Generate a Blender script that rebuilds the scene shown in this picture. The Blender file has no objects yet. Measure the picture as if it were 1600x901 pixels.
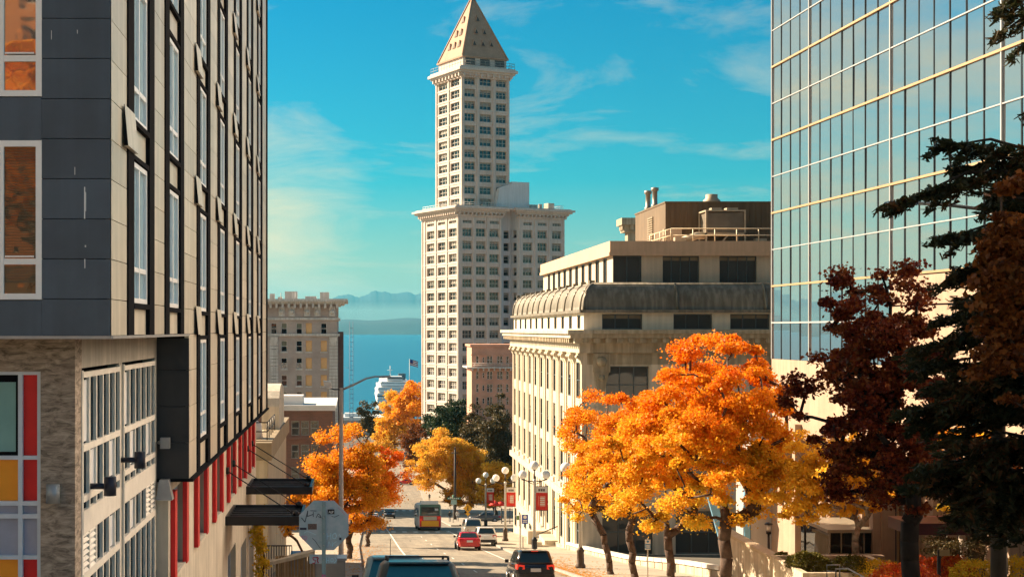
import bpy, math, random
import numpy as np
from mathutils import Vector, Matrix
C = bpy.context.scene.collection
R = math.radians
F, HX, HY = 2200.0, 550.0, 515.0          # focal length in photo pixels, street vanishing point


def X_at(px, Y): return (px - HX) / F * Y
def Z_at(py, Y): return (HY - py) / F * Y


# ------------------------------------------------------------------ terrain profile
_gy = [-200, -60, 0, 21, 30, 67, 116, 160, 195, 235, 290, 350, 420, 560, 700]
_gz = [14, 6, -1.8, -5.2, -6.6, -12.2, -18.1, -22.9, -27.0, -31.2, -36.2, -38.6, -40, -41.5, -43]


def g0(y):
    return float(np.interp(y, _gy, _gz))


_ny = np.arange(-200, 702, 2.0)
_raw = np.interp(_ny, _gy, _gz)
_k = np.ones(9) / 9
_sm = np.convolve(np.pad(_raw, 4, mode='edge'), _k, mode='valid')


def g(y):
    return float(np.interp(y, _ny, _sm))


def slope(y):
    return (g(y + 2) - g(y - 2)) / 4


# ------------------------------------------------------------------ materials
def newmat(name):
    m = bpy.data.materials.new(name)
    m.use_nodes = True
    nt = m.node_tree
    return m, nt, nt.nodes['Principled BSDF']


def hexc(r, g_, b): return (r, g_, b, 1)


def pm(name, c, rough=.6, metal=0, var=.12, scale=.8, bump=0, bscale=20, spec=.5, streak=0, c2=None, coat=0, isl=0):
    m, nt, b = newmat(name)
    N, L = nt.nodes, nt.links
    tc = N.new('ShaderNodeTexCoord')
    c = tuple(c)
    lo = tuple(max(0, v * (1 - var)) for v in c) if c2 is None else tuple(c2)
    hi = tuple(min(1, v * (1 + var)) for v in c)
    n = N.new('ShaderNodeTexNoise'); n.inputs['Scale'].default_value = scale
    n.inputs['Detail'].default_value = 6; n.inputs['Roughness'].default_value = .65
    L.new(tc.outputs['Object'], n.inputs['Vector'])
    rp = N.new('ShaderNodeValToRGB')
    rp.color_ramp.elements[0].position = .3; rp.color_ramp.elements[1].position = .7
    rp.color_ramp.elements[0].color = (*lo, 1); rp.color_ramp.elements[1].color = (*hi, 1)
    L.new(n.outputs['Fac'], rp.inputs['Fac'])
    col = rp.outputs['Color']
    if streak:
        mp = N.new('ShaderNodeMapping'); mp.inputs['Scale'].default_value = (2.2, 2.2, .12)
        L.new(tc.outputs['Object'], mp.inputs['Vector'])
        s = N.new('ShaderNodeTexNoise'); s.inputs['Scale'].default_value = 1.6; s.inputs['Detail'].default_value = 8
        L.new(mp.outputs['Vector'], s.inputs['Vector'])
        r2 = N.new('ShaderNodeValToRGB')
        r2.color_ramp.elements[0].position = .42; r2.color_ramp.elements[1].position = .62
        r2.color_ramp.elements[0].color = (1 - streak, 1 - streak, 1 - streak * 1.1, 1); r2.color_ramp.elements[1].color = (1, 1, 1, 1)
        L.new(s.outputs['Fac'], r2.inputs['Fac'])
        mx = N.new('ShaderNodeMix'); mx.data_type = 'RGBA'; mx.blend_type = 'MULTIPLY'; mx.inputs[0].default_value = 1
        L.new(col, mx.inputs[6]); L.new(r2.outputs['Color'], mx.inputs[7])
        col = mx.outputs[2]
    if isl:      # every separate board or panel has its own tone
        ge = N.new('ShaderNodeNewGeometry'); mi_ = N.new('ShaderNodeMapRange'); mi_.inputs[3].default_value = 1 - isl; mi_.inputs[4].default_value = 1 + isl
        L.new(ge.outputs['Random Per Island'], mi_.inputs[0])
        hv = N.new('ShaderNodeHueSaturation'); L.new(mi_.outputs[0], hv.inputs['Value']); L.new(col, hv.inputs['Color']); col = hv.outputs['Color']
    L.new(col, b.inputs['Base Color'])
    b.inputs['Roughness'].default_value = rough
    b.inputs['Metallic'].default_value = metal
    b.inputs['Specular IOR Level'].default_value = spec
    if coat: b.inputs['Coat Weight'].default_value = coat; b.inputs['Coat Roughness'].default_value = .05
    if bump:
        bn = N.new('ShaderNodeTexNoise'); bn.inputs['Scale'].default_value = bscale; bn.inputs['Detail'].default_value = 8
        L.new(tc.outputs['Object'], bn.inputs['Vector'])
        bb = N.new('ShaderNodeBump'); bb.inputs['Strength'].default_value = bump; bb.inputs['Distance'].default_value = .02
        L.new(bn.outputs['Fac'], bb.inputs['Height']); L.new(bb.outputs['Normal'], b.inputs['Normal'])
    return m


def brickmat(name, c1, c2, mortar, w=.5, h=.18, bump=.3):
    m, nt, b = newmat(name)
    N, L = nt.nodes, nt.links
    tc = N.new('ShaderNodeTexCoord')
    # wrap the pattern round corners: (x + y, z)
    sx = N.new('ShaderNodeSeparateXYZ'); L.new(tc.outputs['Object'], sx.inputs[0])
    ad = N.new('ShaderNodeMath'); L.new(sx.outputs[0], ad.inputs[0]); L.new(sx.outputs[1], ad.inputs[1])
    cx = N.new('ShaderNodeCombineXYZ'); L.new(ad.outputs[0], cx.inputs[0]); L.new(sx.outputs[2], cx.inputs[1])
    t = N.new('ShaderNodeTexBrick'); L.new(cx.outputs[0], t.inputs['Vector'])
    t.inputs['Scale'].default_value = 1
    t.inputs['Brick Width'].default_value = w; t.inputs['Row Height'].default_value = h
    t.inputs['Mortar Size'].default_value = .012; t.inputs['Color1'].default_value = (*c1, 1)
    t.inputs['Color2'].default_value = (*c2, 1); t.inputs['Mortar'].default_value = (*mortar, 1)
    n = N.new('ShaderNodeTexNoise'); n.inputs['Scale'].default_value = .35; n.inputs['Detail'].default_value = 8
    L.new(tc.outputs['Object'], n.inputs['Vector'])
    r2 = N.new('ShaderNodeValToRGB'); r2.color_ramp.elements[0].position = .3; r2.color_ramp.elements[1].position = .75
    r2.color_ramp.elements[0].color = (.72, .7, .68, 1); r2.color_ramp.elements[1].color = (1, 1, 1, 1)
    L.new(n.outputs['Fac'], r2.inputs['Fac'])
    mx = N.new('ShaderNodeMix'); mx.data_type = 'RGBA'; mx.blend_type = 'MULTIPLY'; mx.inputs[0].default_value = 1
    L.new(t.outputs['Color'], mx.inputs[6]); L.new(r2.outputs['Color'], mx.inputs[7])
    L.new(mx.outputs[2], b.inputs['Base Color'])
    b.inputs['Roughness'].default_value = .85
    return m


def leafmat(name, cols, scale=.6, trans=.45, rough=.55, zr=None):
    """leaves: hue by slow noise through the crown plus one random step per leaf"""
    m, nt, b = newmat(name)
    N, L = nt.nodes, nt.links
    tc = N.new('ShaderNodeTexCoord'); geo = N.new('ShaderNodeNewGeometry')
    n = N.new('ShaderNodeTexNoise'); n.inputs['Scale'].default_value = scale; n.inputs['Detail'].default_value = 3
    L.new(tc.outputs['Object'], n.inputs['Vector'])
    mr = N.new('ShaderNodeMapRange'); mr.inputs[1].default_value = .28; mr.inputs[2].default_value = .72
    L.new(n.outputs['Fac'], mr.inputs[0])
    ma = N.new('ShaderNodeMix'); ma.data_type = 'FLOAT'; ma.inputs[0].default_value = .48
    L.new(mr.outputs[0], ma.inputs[2]); L.new(geo.outputs['Random Per Island'], ma.inputs[3])
    fac = ma.outputs[0]
    if zr:      # outer, upper leaves turn red first: hue also follows the height in the crown
        sz = N.new('ShaderNodeSeparateXYZ'); L.new(tc.outputs['Object'], sz.inputs[0])
        mz = N.new('ShaderNodeMapRange'); mz.inputs[1].default_value = zr[0]; mz.inputs[2].default_value = zr[1]; mz.inputs[3].default_value = 1; mz.inputs[4].default_value = 0
        L.new(sz.outputs[2], mz.inputs[0])
        mb_ = N.new('ShaderNodeMix'); mb_.data_type = 'FLOAT'; mb_.inputs[0].default_value = .45; L.new(fac, mb_.inputs[2]); L.new(mz.outputs[0], mb_.inputs[3]); fac = mb_.outputs[0]
    rp = N.new('ShaderNodeValToRGB')
    els = rp.color_ramp.elements
    while len(els) < len(cols): els.new(.5)
    for i, c in enumerate(cols):
        els[i].position = i / (len(cols) - 1) * .8 + .1; els[i].color = (*c, 1)
    L.new(fac, rp.inputs['Fac'])
    L.new(rp.outputs['Color'], b.inputs['Base Color'])
    b.inputs['Roughness'].default_value = rough; b.inputs['Specular IOR Level'].default_value = .25
    tr = N.new('ShaderNodeBsdfTranslucent'); L.new(rp.outputs['Color'], tr.inputs['Color'])
    ms = N.new('ShaderNodeMixShader'); ms.inputs[0].default_value = trans
    L.new(b.outputs[0], ms.inputs[1]); L.new(tr.outputs[0], ms.inputs[2])
    L.new(ms.outputs[0], N['Material Output'].inputs['Surface'])
    return m


def glassmat(name, c=(.015, .02, .025), rough=.03, spec=.6, metal=0, wob=.0, wscale=.6):
    m, nt, b = newmat(name)
    N, L = nt.nodes, nt.links
    b.inputs['Base Color'].default_value = (*c, 1); b.inputs['Roughness'].default_value = rough
    b.inputs['Specular IOR Level'].default_value = spec; b.inputs['Metallic'].default_value = metal
    if wob:
        tc = N.new('ShaderNodeTexCoord')
        n = N.new('ShaderNodeTexNoise'); n.inputs['Scale'].default_value = wscale; n.inputs['Detail'].default_value = 1
        L.new(tc.outputs['Object'], n.inputs['Vector'])
        bb = N.new('ShaderNodeBump'); bb.inputs['Strength'].default_value = wob; bb.inputs['Distance'].default_value = .05
        L.new(n.outputs['Fac'], bb.inputs['Height']); L.new(bb.outputs['Normal'], b.inputs['Normal'])
    return m


# ------------------------------------------------------------------ mesh builder
class MB:
    def __init__(s): s.v, s.f, s.m, s.s = [], [], [], []

    def poly(s, pts, mi=0, sm=False):
        n = len(s.v); s.v.extend([tuple(p) for p in pts]); s.f.append(tuple(range(n, n + len(pts)))); s.m.append(mi); s.s.append(sm)
        return s

    def box(s, x0, x1, y0, y1, z0, z1, mi=0):
        n = len(s.v)
        s.v.extend([(x0, y0, z0), (x1, y0, z0), (x1, y1, z0), (x0, y1, z0), (x0, y0, z1), (x1, y0, z1), (x1, y1, z1), (x0, y1, z1)])
        for q in ((0, 3, 2, 1), (4, 5, 6, 7), (0, 1, 5, 4), (1, 2, 6, 5), (2, 3, 7, 6), (3, 0, 4, 7)):
            s.f.append(tuple(n + i for i in q)); s.m.append(mi); s.s.append(False)
        return s

    def hull8(s, a, b, mi=0):
        """prism between two quads a, b (4 points each, same winding)"""
        n = len(s.v); s.v.extend([tuple(p) for p in a] + [tuple(p) for p in b])
        for q in ((3, 2, 1, 0), (4, 5, 6, 7), (0, 1, 5, 4), (1, 2, 6, 5), (2, 3, 7, 6), (3, 0, 4, 7)):
            s.f.append(tuple(n + i for i in q)); s.m.append(mi); s.s.append(False)
        return s

    def loft(s, rings, mi=0, sm=True, cap=True, closed=True):
        n0 = len(s.v); k = len(rings[0])
        for r in rings: s.v.extend([tuple(p) for p in r])
        for i in range(len(rings) - 1):
            for j in range(k if closed else k - 1):
                a = n0 + i * k + j; b = n0 + i * k + (j + 1) % k
                s.f.append((a, b, b + k, a + k)); s.m.append(mi); s.s.append(sm)
        if cap:
            s.f.append(tuple(n0 + j for j in range(k))[::-1]); s.m.append(mi); s.s.append(False)
            e = n0 + (len(rings) - 1) * k
            s.f.append(tuple(e + j for j in range(k))); s.m.append(mi); s.s.append(False)
        return s

    def tube(s, pts, r, k=8, mi=0):
        pts = [Vector(p) for p in pts]
        rs = r if isinstance(r, (list, tuple)) else [r] * len(pts)
        rings = []
        for i, p in enumerate(pts):
            d = (pts[min(i + 1, len(pts) - 1)] - pts[max(i - 1, 0)]).normalized()
            a = d.cross(Vector((0, 0, 1)) if abs(d.z) < .9 else Vector((1, 0, 0))).normalized(); b = d.cross(a)
            rings.append([p + (a * math.cos(2 * math.pi * j / k) + b * math.sin(2 * math.pi * j / k)) * rs[i] for j in range(k)])
        return s.loft(rings, mi)

    def lathe(s, prof, o=(0, 0, 0), k=16, mi=0, ax='z'):
        rings = []
        for r, h in prof:
            ring = []
            for j in range(k):
                a = 2 * math.pi * j / k; c, d = r * math.cos(a), r * math.sin(a)
                ring.append({'z': (o[0] + c, o[1] + d, o[2] + h), 'x': (o[0] + h, o[1] + c, o[2] + d), 'y': (o[0] + d, o[1] + h, o[2] + c)}[ax])
            rings.append(ring)
        return s.loft(rings, mi)

    def ball(s, o, r, k=12, mi=0, sq=(1, 1, 1)):
        rings = []
        n = max(4, k // 2)
        for i in range(n + 1):
            t = math.pi * i / n; rr = max(.001, math.sin(t)) * r
            rings.append([(o[0] + rr * math.cos(2 * math.pi * j / k) * sq[0], o[1] + rr * math.sin(2 * math.pi * j / k) * sq[1], o[2] - r * math.cos(t) * sq[2]) for j in range(k)])
        return s.loft(rings, mi)

    def prism(s, poly, z0, z1, mi=0):
        n = len(s.v); k = len(poly)
        s.v.extend([(p[0], p[1], z0) for p in poly] + [(p[0], p[1], z1) for p in poly])
        s.f.append(tuple(range(n, n + k))[::-1]); s.f.append(tuple(range(n + k, n + 2 * k)))
        s.m += [mi, mi]; s.s += [False, False]
        for j in range(k):
            s.f.append((n + j, n + (j + 1) % k, n + k + (j + 1) % k, n + k + j)); s.m.append(mi); s.s.append(False)
        return s

    def facade(s, O, u, nrm, W, H, ops, depth=.2, mi=0, mr=None):
        """a wall W x H from O along u (outward nrm) with rectangular openings and their reveals"""
        O, u, nrm = Vector(O), Vector(u), Vector(nrm); up = Vector((0, 0, 1))
        mr = mi if mr is None else mr
        xs = sorted({0, W} | {o[0] for o in ops} | {o[1] for o in ops}); zs = sorted({0, H} | {o[2] for o in ops} | {o[3] for o in ops})
        xs = [x for x in xs if 0 <= x <= W]; zs = [z for z in zs if 0 <= z <= H]
        P = lambda a, b, d=0: O + u * a + up * b - nrm * d
        flip = u.cross(up).dot(nrm) < 0
        def q(pts, m): s.poly(pts[::-1] if flip else pts, m)
        for i in range(len(xs) - 1):
            # merge runs of solid cells in a column
            run = None
            for j in range(len(zs)):
                solid = False
                if j < len(zs) - 1:
                    cx, cz = (xs[i] + xs[i + 1]) / 2, (zs[j] + zs[j + 1]) / 2
                    solid = not any(o[0] < cx < o[1] and o[2] < cz < o[3] for o in ops)
                if solid and run is None: run = zs[j]
                if not solid and run is not None:
                    q([P(xs[i], run), P(xs[i + 1], run), P(xs[i + 1], zs[j]), P(xs[i], zs[j])], mi); run = None
        for a0, a1, b0, b1 in ops:
            q([P(a0, b0), P(a0, b0, depth), P(a0, b1, depth), P(a0, b1)][::-1], mr)
            q([P(a1, b0), P(a1, b0, depth), P(a1, b1, depth), P(a1, b1)], mr)
            q([P(a0, b0), P(a1, b0), P(a1, b0, depth), P(a0, b0, depth)][::-1], mr)
            q([P(a0, b1), P(a1, b1), P(a1, b1, depth), P(a0, b1, depth)], mr)
        return s

    def mesh(s, name, mats, o=(0, 0, 0)):
        me = bpy.data.meshes.new(name)
        me.from_pydata([(a - o[0], b - o[1], c - o[2]) for a, b, c in s.v], [], s.f)
        for m in (mats if isinstance(mats, (list, tuple)) else [mats]): me.materials.append(m)
        me.polygons.foreach_set('material_index', s.m); me.polygons.foreach_set('use_smooth', s.s)
        me.update()
        return me

    def build(s, name, mats, parent=None, o=None):
        if o is None: o = tuple(parent.get('_o', (0, 0, 0))) if parent is not None else (0, 0, 0)
        ob = bpy.data.objects.new(name, s.mesh(name, mats, o)); C.objects.link(ob)
        if parent is not None: ob.parent = parent; ob['_o'] = o
        return ob


def split_build(mb, name, mats, parent, o=None):
    """one object per connected piece of the builder"""
    n = len(mb.v); par = list(range(n))
    def find(i):
        while par[i] != i: par[i] = par[par[i]]; i = par[i]
        return i
    for f in mb.f:
        r = find(f[0])
        for i in f[1:]: par[find(i)] = r
    groups = {}
    for k, f in enumerate(mb.f): groups.setdefault(find(f[0]), []).append(k)
    for ks in groups.values():
        q = MB(); mp = {}
        for k in ks:
            fv = []
            for i in mb.f[k]:
                if i not in mp: mp[i] = len(q.v); q.v.append(mb.v[i])
                fv.append(mp[i])
            q.f.append(tuple(fv)); q.m.append(mb.m[k]); q.s.append(mb.s[k])
        q.build(name, mats, parent, o)


def tag(o, label=None, cat=None, group=None, kind=None):
    if label: o['label'] = label
    if cat: o['category'] = cat
    if group: o['group'] = group
    if kind: o['kind'] = kind
    return o


def thing(name, label, cat, loc=(0, 0, 0), rz=0, group=None, world=False):
    """an Empty at the thing's base; world=True: parts are given in world coordinates"""
    o = bpy.data.objects.new(name, None); C.objects.link(o); o.empty_display_size = .3
    o.location = loc; o.rotation_euler = (0, 0, rz)
    o['_o'] = tuple(loc) if world else (0.0, 0.0, 0.0)
    return tag(o, label, cat, group)


def struct(name, mb, m):
    o = mb.build(name, m); return tag(o, kind='structure')


def single(name, mb, m, label, cat, loc, group=None, rz=0):
    """a thing of one mesh, vertices given relative to its base"""
    o = mb.build(name, m); o.location = loc; o.rotation_euler = (0, 0, rz)
    return tag(o, label, cat, group)


def put(name, me, parent, loc, rz=0):
    o = bpy.data.objects.new(name, me); C.objects.link(o); o.parent = parent; o.location = loc; o.rotation_euler = (0, 0, rz)
    o['_o'] = (0.0, 0.0, 0.0)
    return o


def dup(root, loc, rot=None, label=None):
    r = root.copy(); C.objects.link(r); r.location = loc
    if rot is not None: r.rotation_euler = rot
    if label: r['label'] = label
    for ch in list(root.children):
        c = ch.copy(); C.objects.link(c); c.parent = r
        for gg in list(ch.children):
            d = gg.copy(); C.objects.link(d); d.parent = c
    return r


def win_mesh(w, h, nx=2, ny=2, bar=.07, fd=.07, mats=None, name='window', pane=True, split=None, blind=0):
    """window in the plane y=0 facing -y, origin bottom centre; material 0 frame, 1 pane, 2 blind"""
    b = MB()
    b.box(-w / 2, w / 2, -.0, fd, 0, bar); b.box(-w / 2, w / 2, 0, fd, h - bar, h)
    b.box(-w / 2, -w / 2 + bar, 0, fd, bar, h - bar); b.box(w / 2 - bar, w / 2, 0, fd, bar, h - bar)
    for i in range(1, nx):
        x = -w / 2 + w * i / nx; b.box(x - bar / 2, x + bar / 2, .004, fd, bar, h - bar)
    zs = split or [h * j / ny for j in range(1, ny)]
    for z in zs: b.box(-w / 2 + bar, w / 2 - bar, .012, fd, z - bar / 2, z + bar / 2)
    if pane:
        y = fd * .7; b.poly([(-w / 2 + .01, y, .01), (w / 2 - .01, y, .01), (w / 2 - .01, y, h - .01), (-w / 2 + .01, y, h - .01)], 1)
        if blind:
            zb = h * (1 - blind); b.poly([(-w / 2 + .02, y - .004, zb), (w / 2 - .02, y - .004, zb), (w / 2 - .02, y - .004, h - .02), (-w / 2 + .02, y - .004, h - .02)], 2)
    return b.mesh(name, mats)


def place_windows(parent, items, cap=100):
    """items: (mesh, loc, rz, size); the 100 largest are parts, the rest one stuff part"""
    items = sorted(items, key=lambda t: -t[3])
    for me, loc, rz, _ in items[:cap]: put('window', me, parent, loc, rz)
    rest = items[cap:]
    if rest:
        mb = MB(); mats = list(rest[0][0].materials)
        for me, loc, rz, _ in rest:
            M = Matrix.Translation(loc) @ Matrix.Rotation(rz, 4, 'Z'); n = len(mb.v)
            mb.v.extend([tuple(M @ v.co) for v in me.vertices])
            for p in me.polygons: mb.f.append(tuple(n + i for i in p.vertices)); mb.m.append(p.material_index); mb.s.append(False)
        o = mb.build('window_grid', mats, parent, (0, 0, 0)); o['kind'] = 'stuff'


# ------------------------------------------------------------------ foliage
def mesh_np(name, verts, k, mats):
    n = len(verts) // k
    me = bpy.data.meshes.new(name)
    me.vertices.add(len(verts)); me.vertices.foreach_set('co', verts.astype(np.float32).ravel())
    me.loops.add(n * k); me.loops.foreach_set('vertex_index', np.arange(n * k, dtype=np.int32))
    me.polygons.add(n); me.polygons.foreach_set('loop_start', np.arange(0, n * k, k, dtype=np.int32))
    for m in mats: me.materials.append(m)
    me.update(calc_edges=True); me.validate()
    return me


LEAF = np.array([(0, -.5), (.32, -.32), (.5, .05), (.2, .16), (0, .55), (-.2, .16), (-.5, .05), (-.32, -.32)])
KITE = np.array([(0, -.5), (.36, .02), (0, .5), (-.36, .02)])
NEEDLE = np.array([(-.07, -.5), (.07, -.5), (.03, .5), (-.03, .5)])


def scatter_leaves(pos, size, rng, shape=KITE, up=.5, dirs=None):
    n = len(pos)
    nr = rng.normal(size=(n, 3)); nr /= np.linalg.norm(nr, axis=1)[:, None]
    nr[:, 2] += up; nr /= np.linalg.norm(nr, axis=1)[:, None]
    if dirs is None:
        t = rng.normal(size=(n, 3)); t[:, 2] -= .5
    else: t = dirs + rng.normal(size=(n, 3)) * .35
    b = np.cross(nr, t); b /= np.linalg.norm(b, axis=1)[:, None] + 1e-9
    t = np.cross(b, nr)
    s = (size * rng.uniform(.65, 1.3, n))[:, None, None]
    k = len(shape)
    P = pos[:, None, :] + s * (shape[None, :, 0:1] * b[:, None, :] + shape[None, :, 1:2] * t[:, None, :])
    P = P + (np.abs(shape[None, :, 0:1]) * s * -.25) * np.array([0, 0, 1])[None, None, :]
    return P.reshape(-1, 3), k


def skeleton(mb, base, top, r0, targets, rng, bend=.15, rmin=.012, fork=None, k=6):
    """trunk from base to top and branches out to every target, each joined to the nearest wood already grown"""
    nodes = [np.array(base, float)]; par = [-1]
    base, top = np.array(base, float), np.array(top, float)
    nseg = 5
    for i in range(1, nseg + 1):
        p = base + (top - base) * i / nseg
        if i < nseg: p = p + rng.normal(size=3) * bend * .35 * np.array([1, 1, 0])
        nodes.append(p); par.append(len(nodes) - 2)
    axis_n = len(nodes)
    d0 = np.linalg.norm(targets - top, axis=1)
    for ti in np.argsort(d0):
        t = targets[ti]
        A = np.array(nodes)
        v = t - A; d = np.linalg.norm(v, axis=1)
        pen = d + np.maximum(0, A[:, 2] - t[2] + .15 * d) * 1.2
        pen[:max(1, int(axis_n * .55))] += 5
        j = int(np.argmin(pen)); a = A[j]
        L = np.linalg.norm(t - a); n = 2 if L < 1.2 else 3
        prev = j
        for q in range(1, n + 1):
            f = q / n
            p = a + (t - a) * f
            if q < n: p = p + np.array([0, 0, 1]) * L * .10 * math.sin(math.pi * f) + rng.normal(size=3) * .06 * L
            nodes.append(p); par.append(prev); prev = len(nodes) - 1
    n = len(nodes); cnt = np.zeros(n)
    ch = [0] * n
    for i in range(n - 1, 0, -1):
        if ch[i] == 0: cnt[i] = 1
        cnt[par[i]] += cnt[i]; ch[par[i]] += 1
    rad = r0 * (cnt / cnt[0]) ** .46
    rad = np.maximum(rad, rmin)
    rad[0] = r0 * 1.25
    for i in range(1, axis_n): rad[i] = max(rad[i], r0 * (1 - .5 * i / axis_n))
    for i in range(1, n):
        p = par[i]; ra = min(rad[p], rad[i] * 1.5)
        mb.tube([nodes[p], nodes[i]], [ra, rad[i]], k if rad[i] > .05 else 4)
    return nodes


def crown_points(c, rad, n, rng, lump=.25, shell=.45, zcut=-.75):
    out = []
    ph = rng.uniform(0, 6.28, 6)
    while len(out) < n:
        d = rng.normal(size=3); d /= np.linalg.norm(d)
        if d[2] < zcut: continue
        r = rng.uniform(0, 1) ** shell
        l = 1 + lump * (math.sin(3 * math.atan2(d[1], d[0]) + ph[0]) * .4 + math.sin(5 * d[2] + ph[1]) * .4 + math.sin(7 * d[0] + 4 * d[2] + ph[2]) * .35)
        out.append(np.array(c) + d * np.array(rad) * r * l)
    return np.array(out)


def tree(name, label, base, fork_h, r0, cc, rad, n_cl, cl_r, n_leaf, leaf, lm, bark, seed, group=None, shape=KITE, lump=.25, shell=.45, flat=.55, zcut=-.85, cat='tree', up=.6, extra=None, wisp=.12, lean=.35, bend=.15):
    """base in world; cc and rad of the crown relative to the base"""
    rng = np.random.default_rng(seed)
    t = thing(name, label, cat, base, 0, group)
    pts = crown_points(cc, rad, n_cl, rng, lump, shell, zcut)
    if extra is not None: pts = np.concatenate([pts, np.array(extra)])
    mb = MB()
    skeleton(mb, (0, 0, -.3), (cc[0] * lean, cc[1] * lean, fork_h), r0, pts, rng, bend)
    mb.build('trunk', bark, t, (0, 0, 0))
    P = []
    for p in pts:
        m = int(n_leaf * rng.uniform(.5, 1.4)); rr = cl_r * rng.uniform(.6, 1.3)
        d = rng.normal(size=(m, 3)); d /= np.linalg.norm(d, axis=1)[:, None]
        q = d * (rng.uniform(0, 1, m) ** .5)[:, None] * rr
        far = rng.uniform(size=m) < wisp; q[far] *= 1.5
        q[:, 2] = q[:, 2] * flat - .12 * (q[:, 0] ** 2 + q[:, 1] ** 2) / max(rr, .1)
        P.append(p + q)
    v, k = scatter_leaves(np.concatenate(P), leaf, rng, shape, up)
    me = mesh_np('crown', v, k, [lm])
    o = bpy.data.objects.new('crown', me); C.objects.link(o); o.parent = t
    return t


def bush(name, label, loc, rad, n, leaf, lm, seed, group=None, cat='shrub', boxy=False, stems=None, rz=0, shape=KITE):
    rng = np.random.default_rng(seed)
    t = thing(name, label, cat, loc, rz, group)
    d = rng.normal(size=(n, 3)); d /= np.linalg.norm(d, axis=1)[:, None]
    if boxy:
        d = np.sign(d) * np.abs(d) ** .45; d /= np.max(np.abs(d), axis=1)[:, None] ** .8
    r = rng.uniform(.55, 1, n) ** .5
    l = 1 + .13 * np.sin(9 * d[:, 0] + seed) * np.cos(7 * d[:, 1] + 2 * seed) + .06 * np.sin(17 * d[:, 2])
    p = d * (r * l)[:, None] * np.array(rad); p[:, 2] = np.abs(p[:, 2] + rad[2] * .9) * 1.0
    v, k = scatter_leaves(p, leaf, rng, shape, .5)
    me = mesh_np('foliage', v, k, [lm]); o = bpy.data.objects.new('foliage', me); C.objects.link(o); o.parent = t
    mb = MB()
    for i in range(7):
        a = rng.uniform(0, 6.28); q = rng.uniform(.3, .8)
        mb.tube([(0, 0, -.05), (math.cos(a) * rad[0] * q * .5, math.sin(a) * rad[1] * q * .5, rad[2] * .8), (math.cos(a) * rad[0] * q, math.sin(a) * rad[1] * q, rad[2] * 1.6)], [.03, .02, .008], 5)
    mb.build('stem', stems or BARK, t, (0, 0, 0))
    return t
SUN_STR, SKY_STR, EXPOSURE = 5.0, .078, 1.6
SKY_T0, SKY_T1, SKY_T2 = (.52, .46, .30, 1), (.04, .42, .43, 1), (.0, .37, .47, 1)
CLOUD_DIR, CLOUD_COL = (-.055, .99, .065), (4.4, 3.7, 2.2, 1)
# ================================================================== MATERIALS
ASPHALT, nt, b = newmat('asphalt')
_N, _L = nt.nodes, nt.links
tc = _N.new('ShaderNodeTexCoord')
def _noise(scale, det, mscale=(1, 1, 1)):
    mp = _N.new('ShaderNodeMapping'); mp.inputs['Scale'].default_value = mscale; _L.new(tc.outputs['Object'], mp.inputs[0])
    n = _N.new('ShaderNodeTexNoise'); n.inputs['Scale'].default_value = scale; n.inputs['Detail'].default_value = det; n.inputs['Roughness'].default_value = .7; _L.new(mp.outputs[0], n.inputs['Vector']); return n.outputs['Fac']
def _ramp(src, p0, c0, p1, c1):
    r = _N.new('ShaderNodeValToRGB'); r.color_ramp.elements[0].position = p0; r.color_ramp.elements[1].position = p1
    r.color_ramp.elements[0].color = (*c0, 1); r.color_ramp.elements[1].color = (*c1, 1); _L.new(src, r.inputs[0]); return r.outputs[0]
def _mul(a, b_):
    x = _N.new('ShaderNodeMix'); x.data_type = 'RGBA'; x.blend_type = 'MULTIPLY'; x.inputs[0].default_value = 1; _L.new(a, x.inputs[6]); _L.new(b_, x.inputs[7]); return x.outputs[2]
_c = _ramp(_noise(.35, 8), .3, (.25, .215, .165), .7, (.38, .33, .25))
_c = _mul(_c, _ramp(_noise(1.0, 6, (1.3, .05, 1)), .38, (.72, .72, .74), .6, (1, 1, 1)))     # tyre and oil tracks down the lanes
vo = _N.new('ShaderNodeTexVoronoi'); vo.feature = 'DISTANCE_TO_EDGE'; vo.inputs['Scale'].default_value = .16; _L.new(tc.outputs['Object'], vo.inputs['Vector'])
_c = _mul(_c, _ramp(vo.outputs['Distance'], .004, (.45, .45, .45), .012, (1, 1, 1)))           # tar-sealed cracks
_c = _mul(_c, _ramp(_noise(40, 3), .35, (.82, .82, .82), .7, (1, 1, 1)))
_L.new(_c, b.inputs['Base Color']); b.inputs['Roughness'].default_value = .85
PAVING = pm('pavement', (.36, .31, .24), .85, 0, .2, .7, .3, 30)
KERB = pm('kerb', (.33, .31, .28), .8, 0, .2, 2, .3, 30)
PAINT = pm('road_paint', (.7, .68, .62), .7, 0, .25, 2.5)
EARTH = pm('earth', (.11, .095, .075), .95, 0, .3, .3, .4, 8)
BARK = pm('bark', (.085, .055, .04), .9, 0, .4, 6, .8, 25)
BARKW = pm('pale_bark', (.36, .3, .24), .85, 0, .4, 5, .6, 20, c2=(.12, .09, .07))
BLACK = pm('black_metal', (.012, .012, .014), .45, .0, .2, 4)
STEEL = pm('galvanised_steel', (.36, .37, .38), .5, .6, .12, 3)
WHITEP = pm('white_paint', (.72, .72, .7), .5, 0, .06, 3)
CONC = pm('concrete', (.30, .27, .235), .9, 0, .22, 1.2, .4, 14, streak=.25)

# ------------------------------------------------------------------ ground, road, pavement
def XL(y): return float(np.interp(y, [-200, 120, 230, 330, 700], [.5, .6, 2.2, 4, 10]))
def XR(y): return float(np.interp(y, [-200, 60, 85, 121, 152, 230, 330, 700], [11.8, 11.8, 11.8, 12.5, 12.8, 13.6, 16, 26]))


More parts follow.
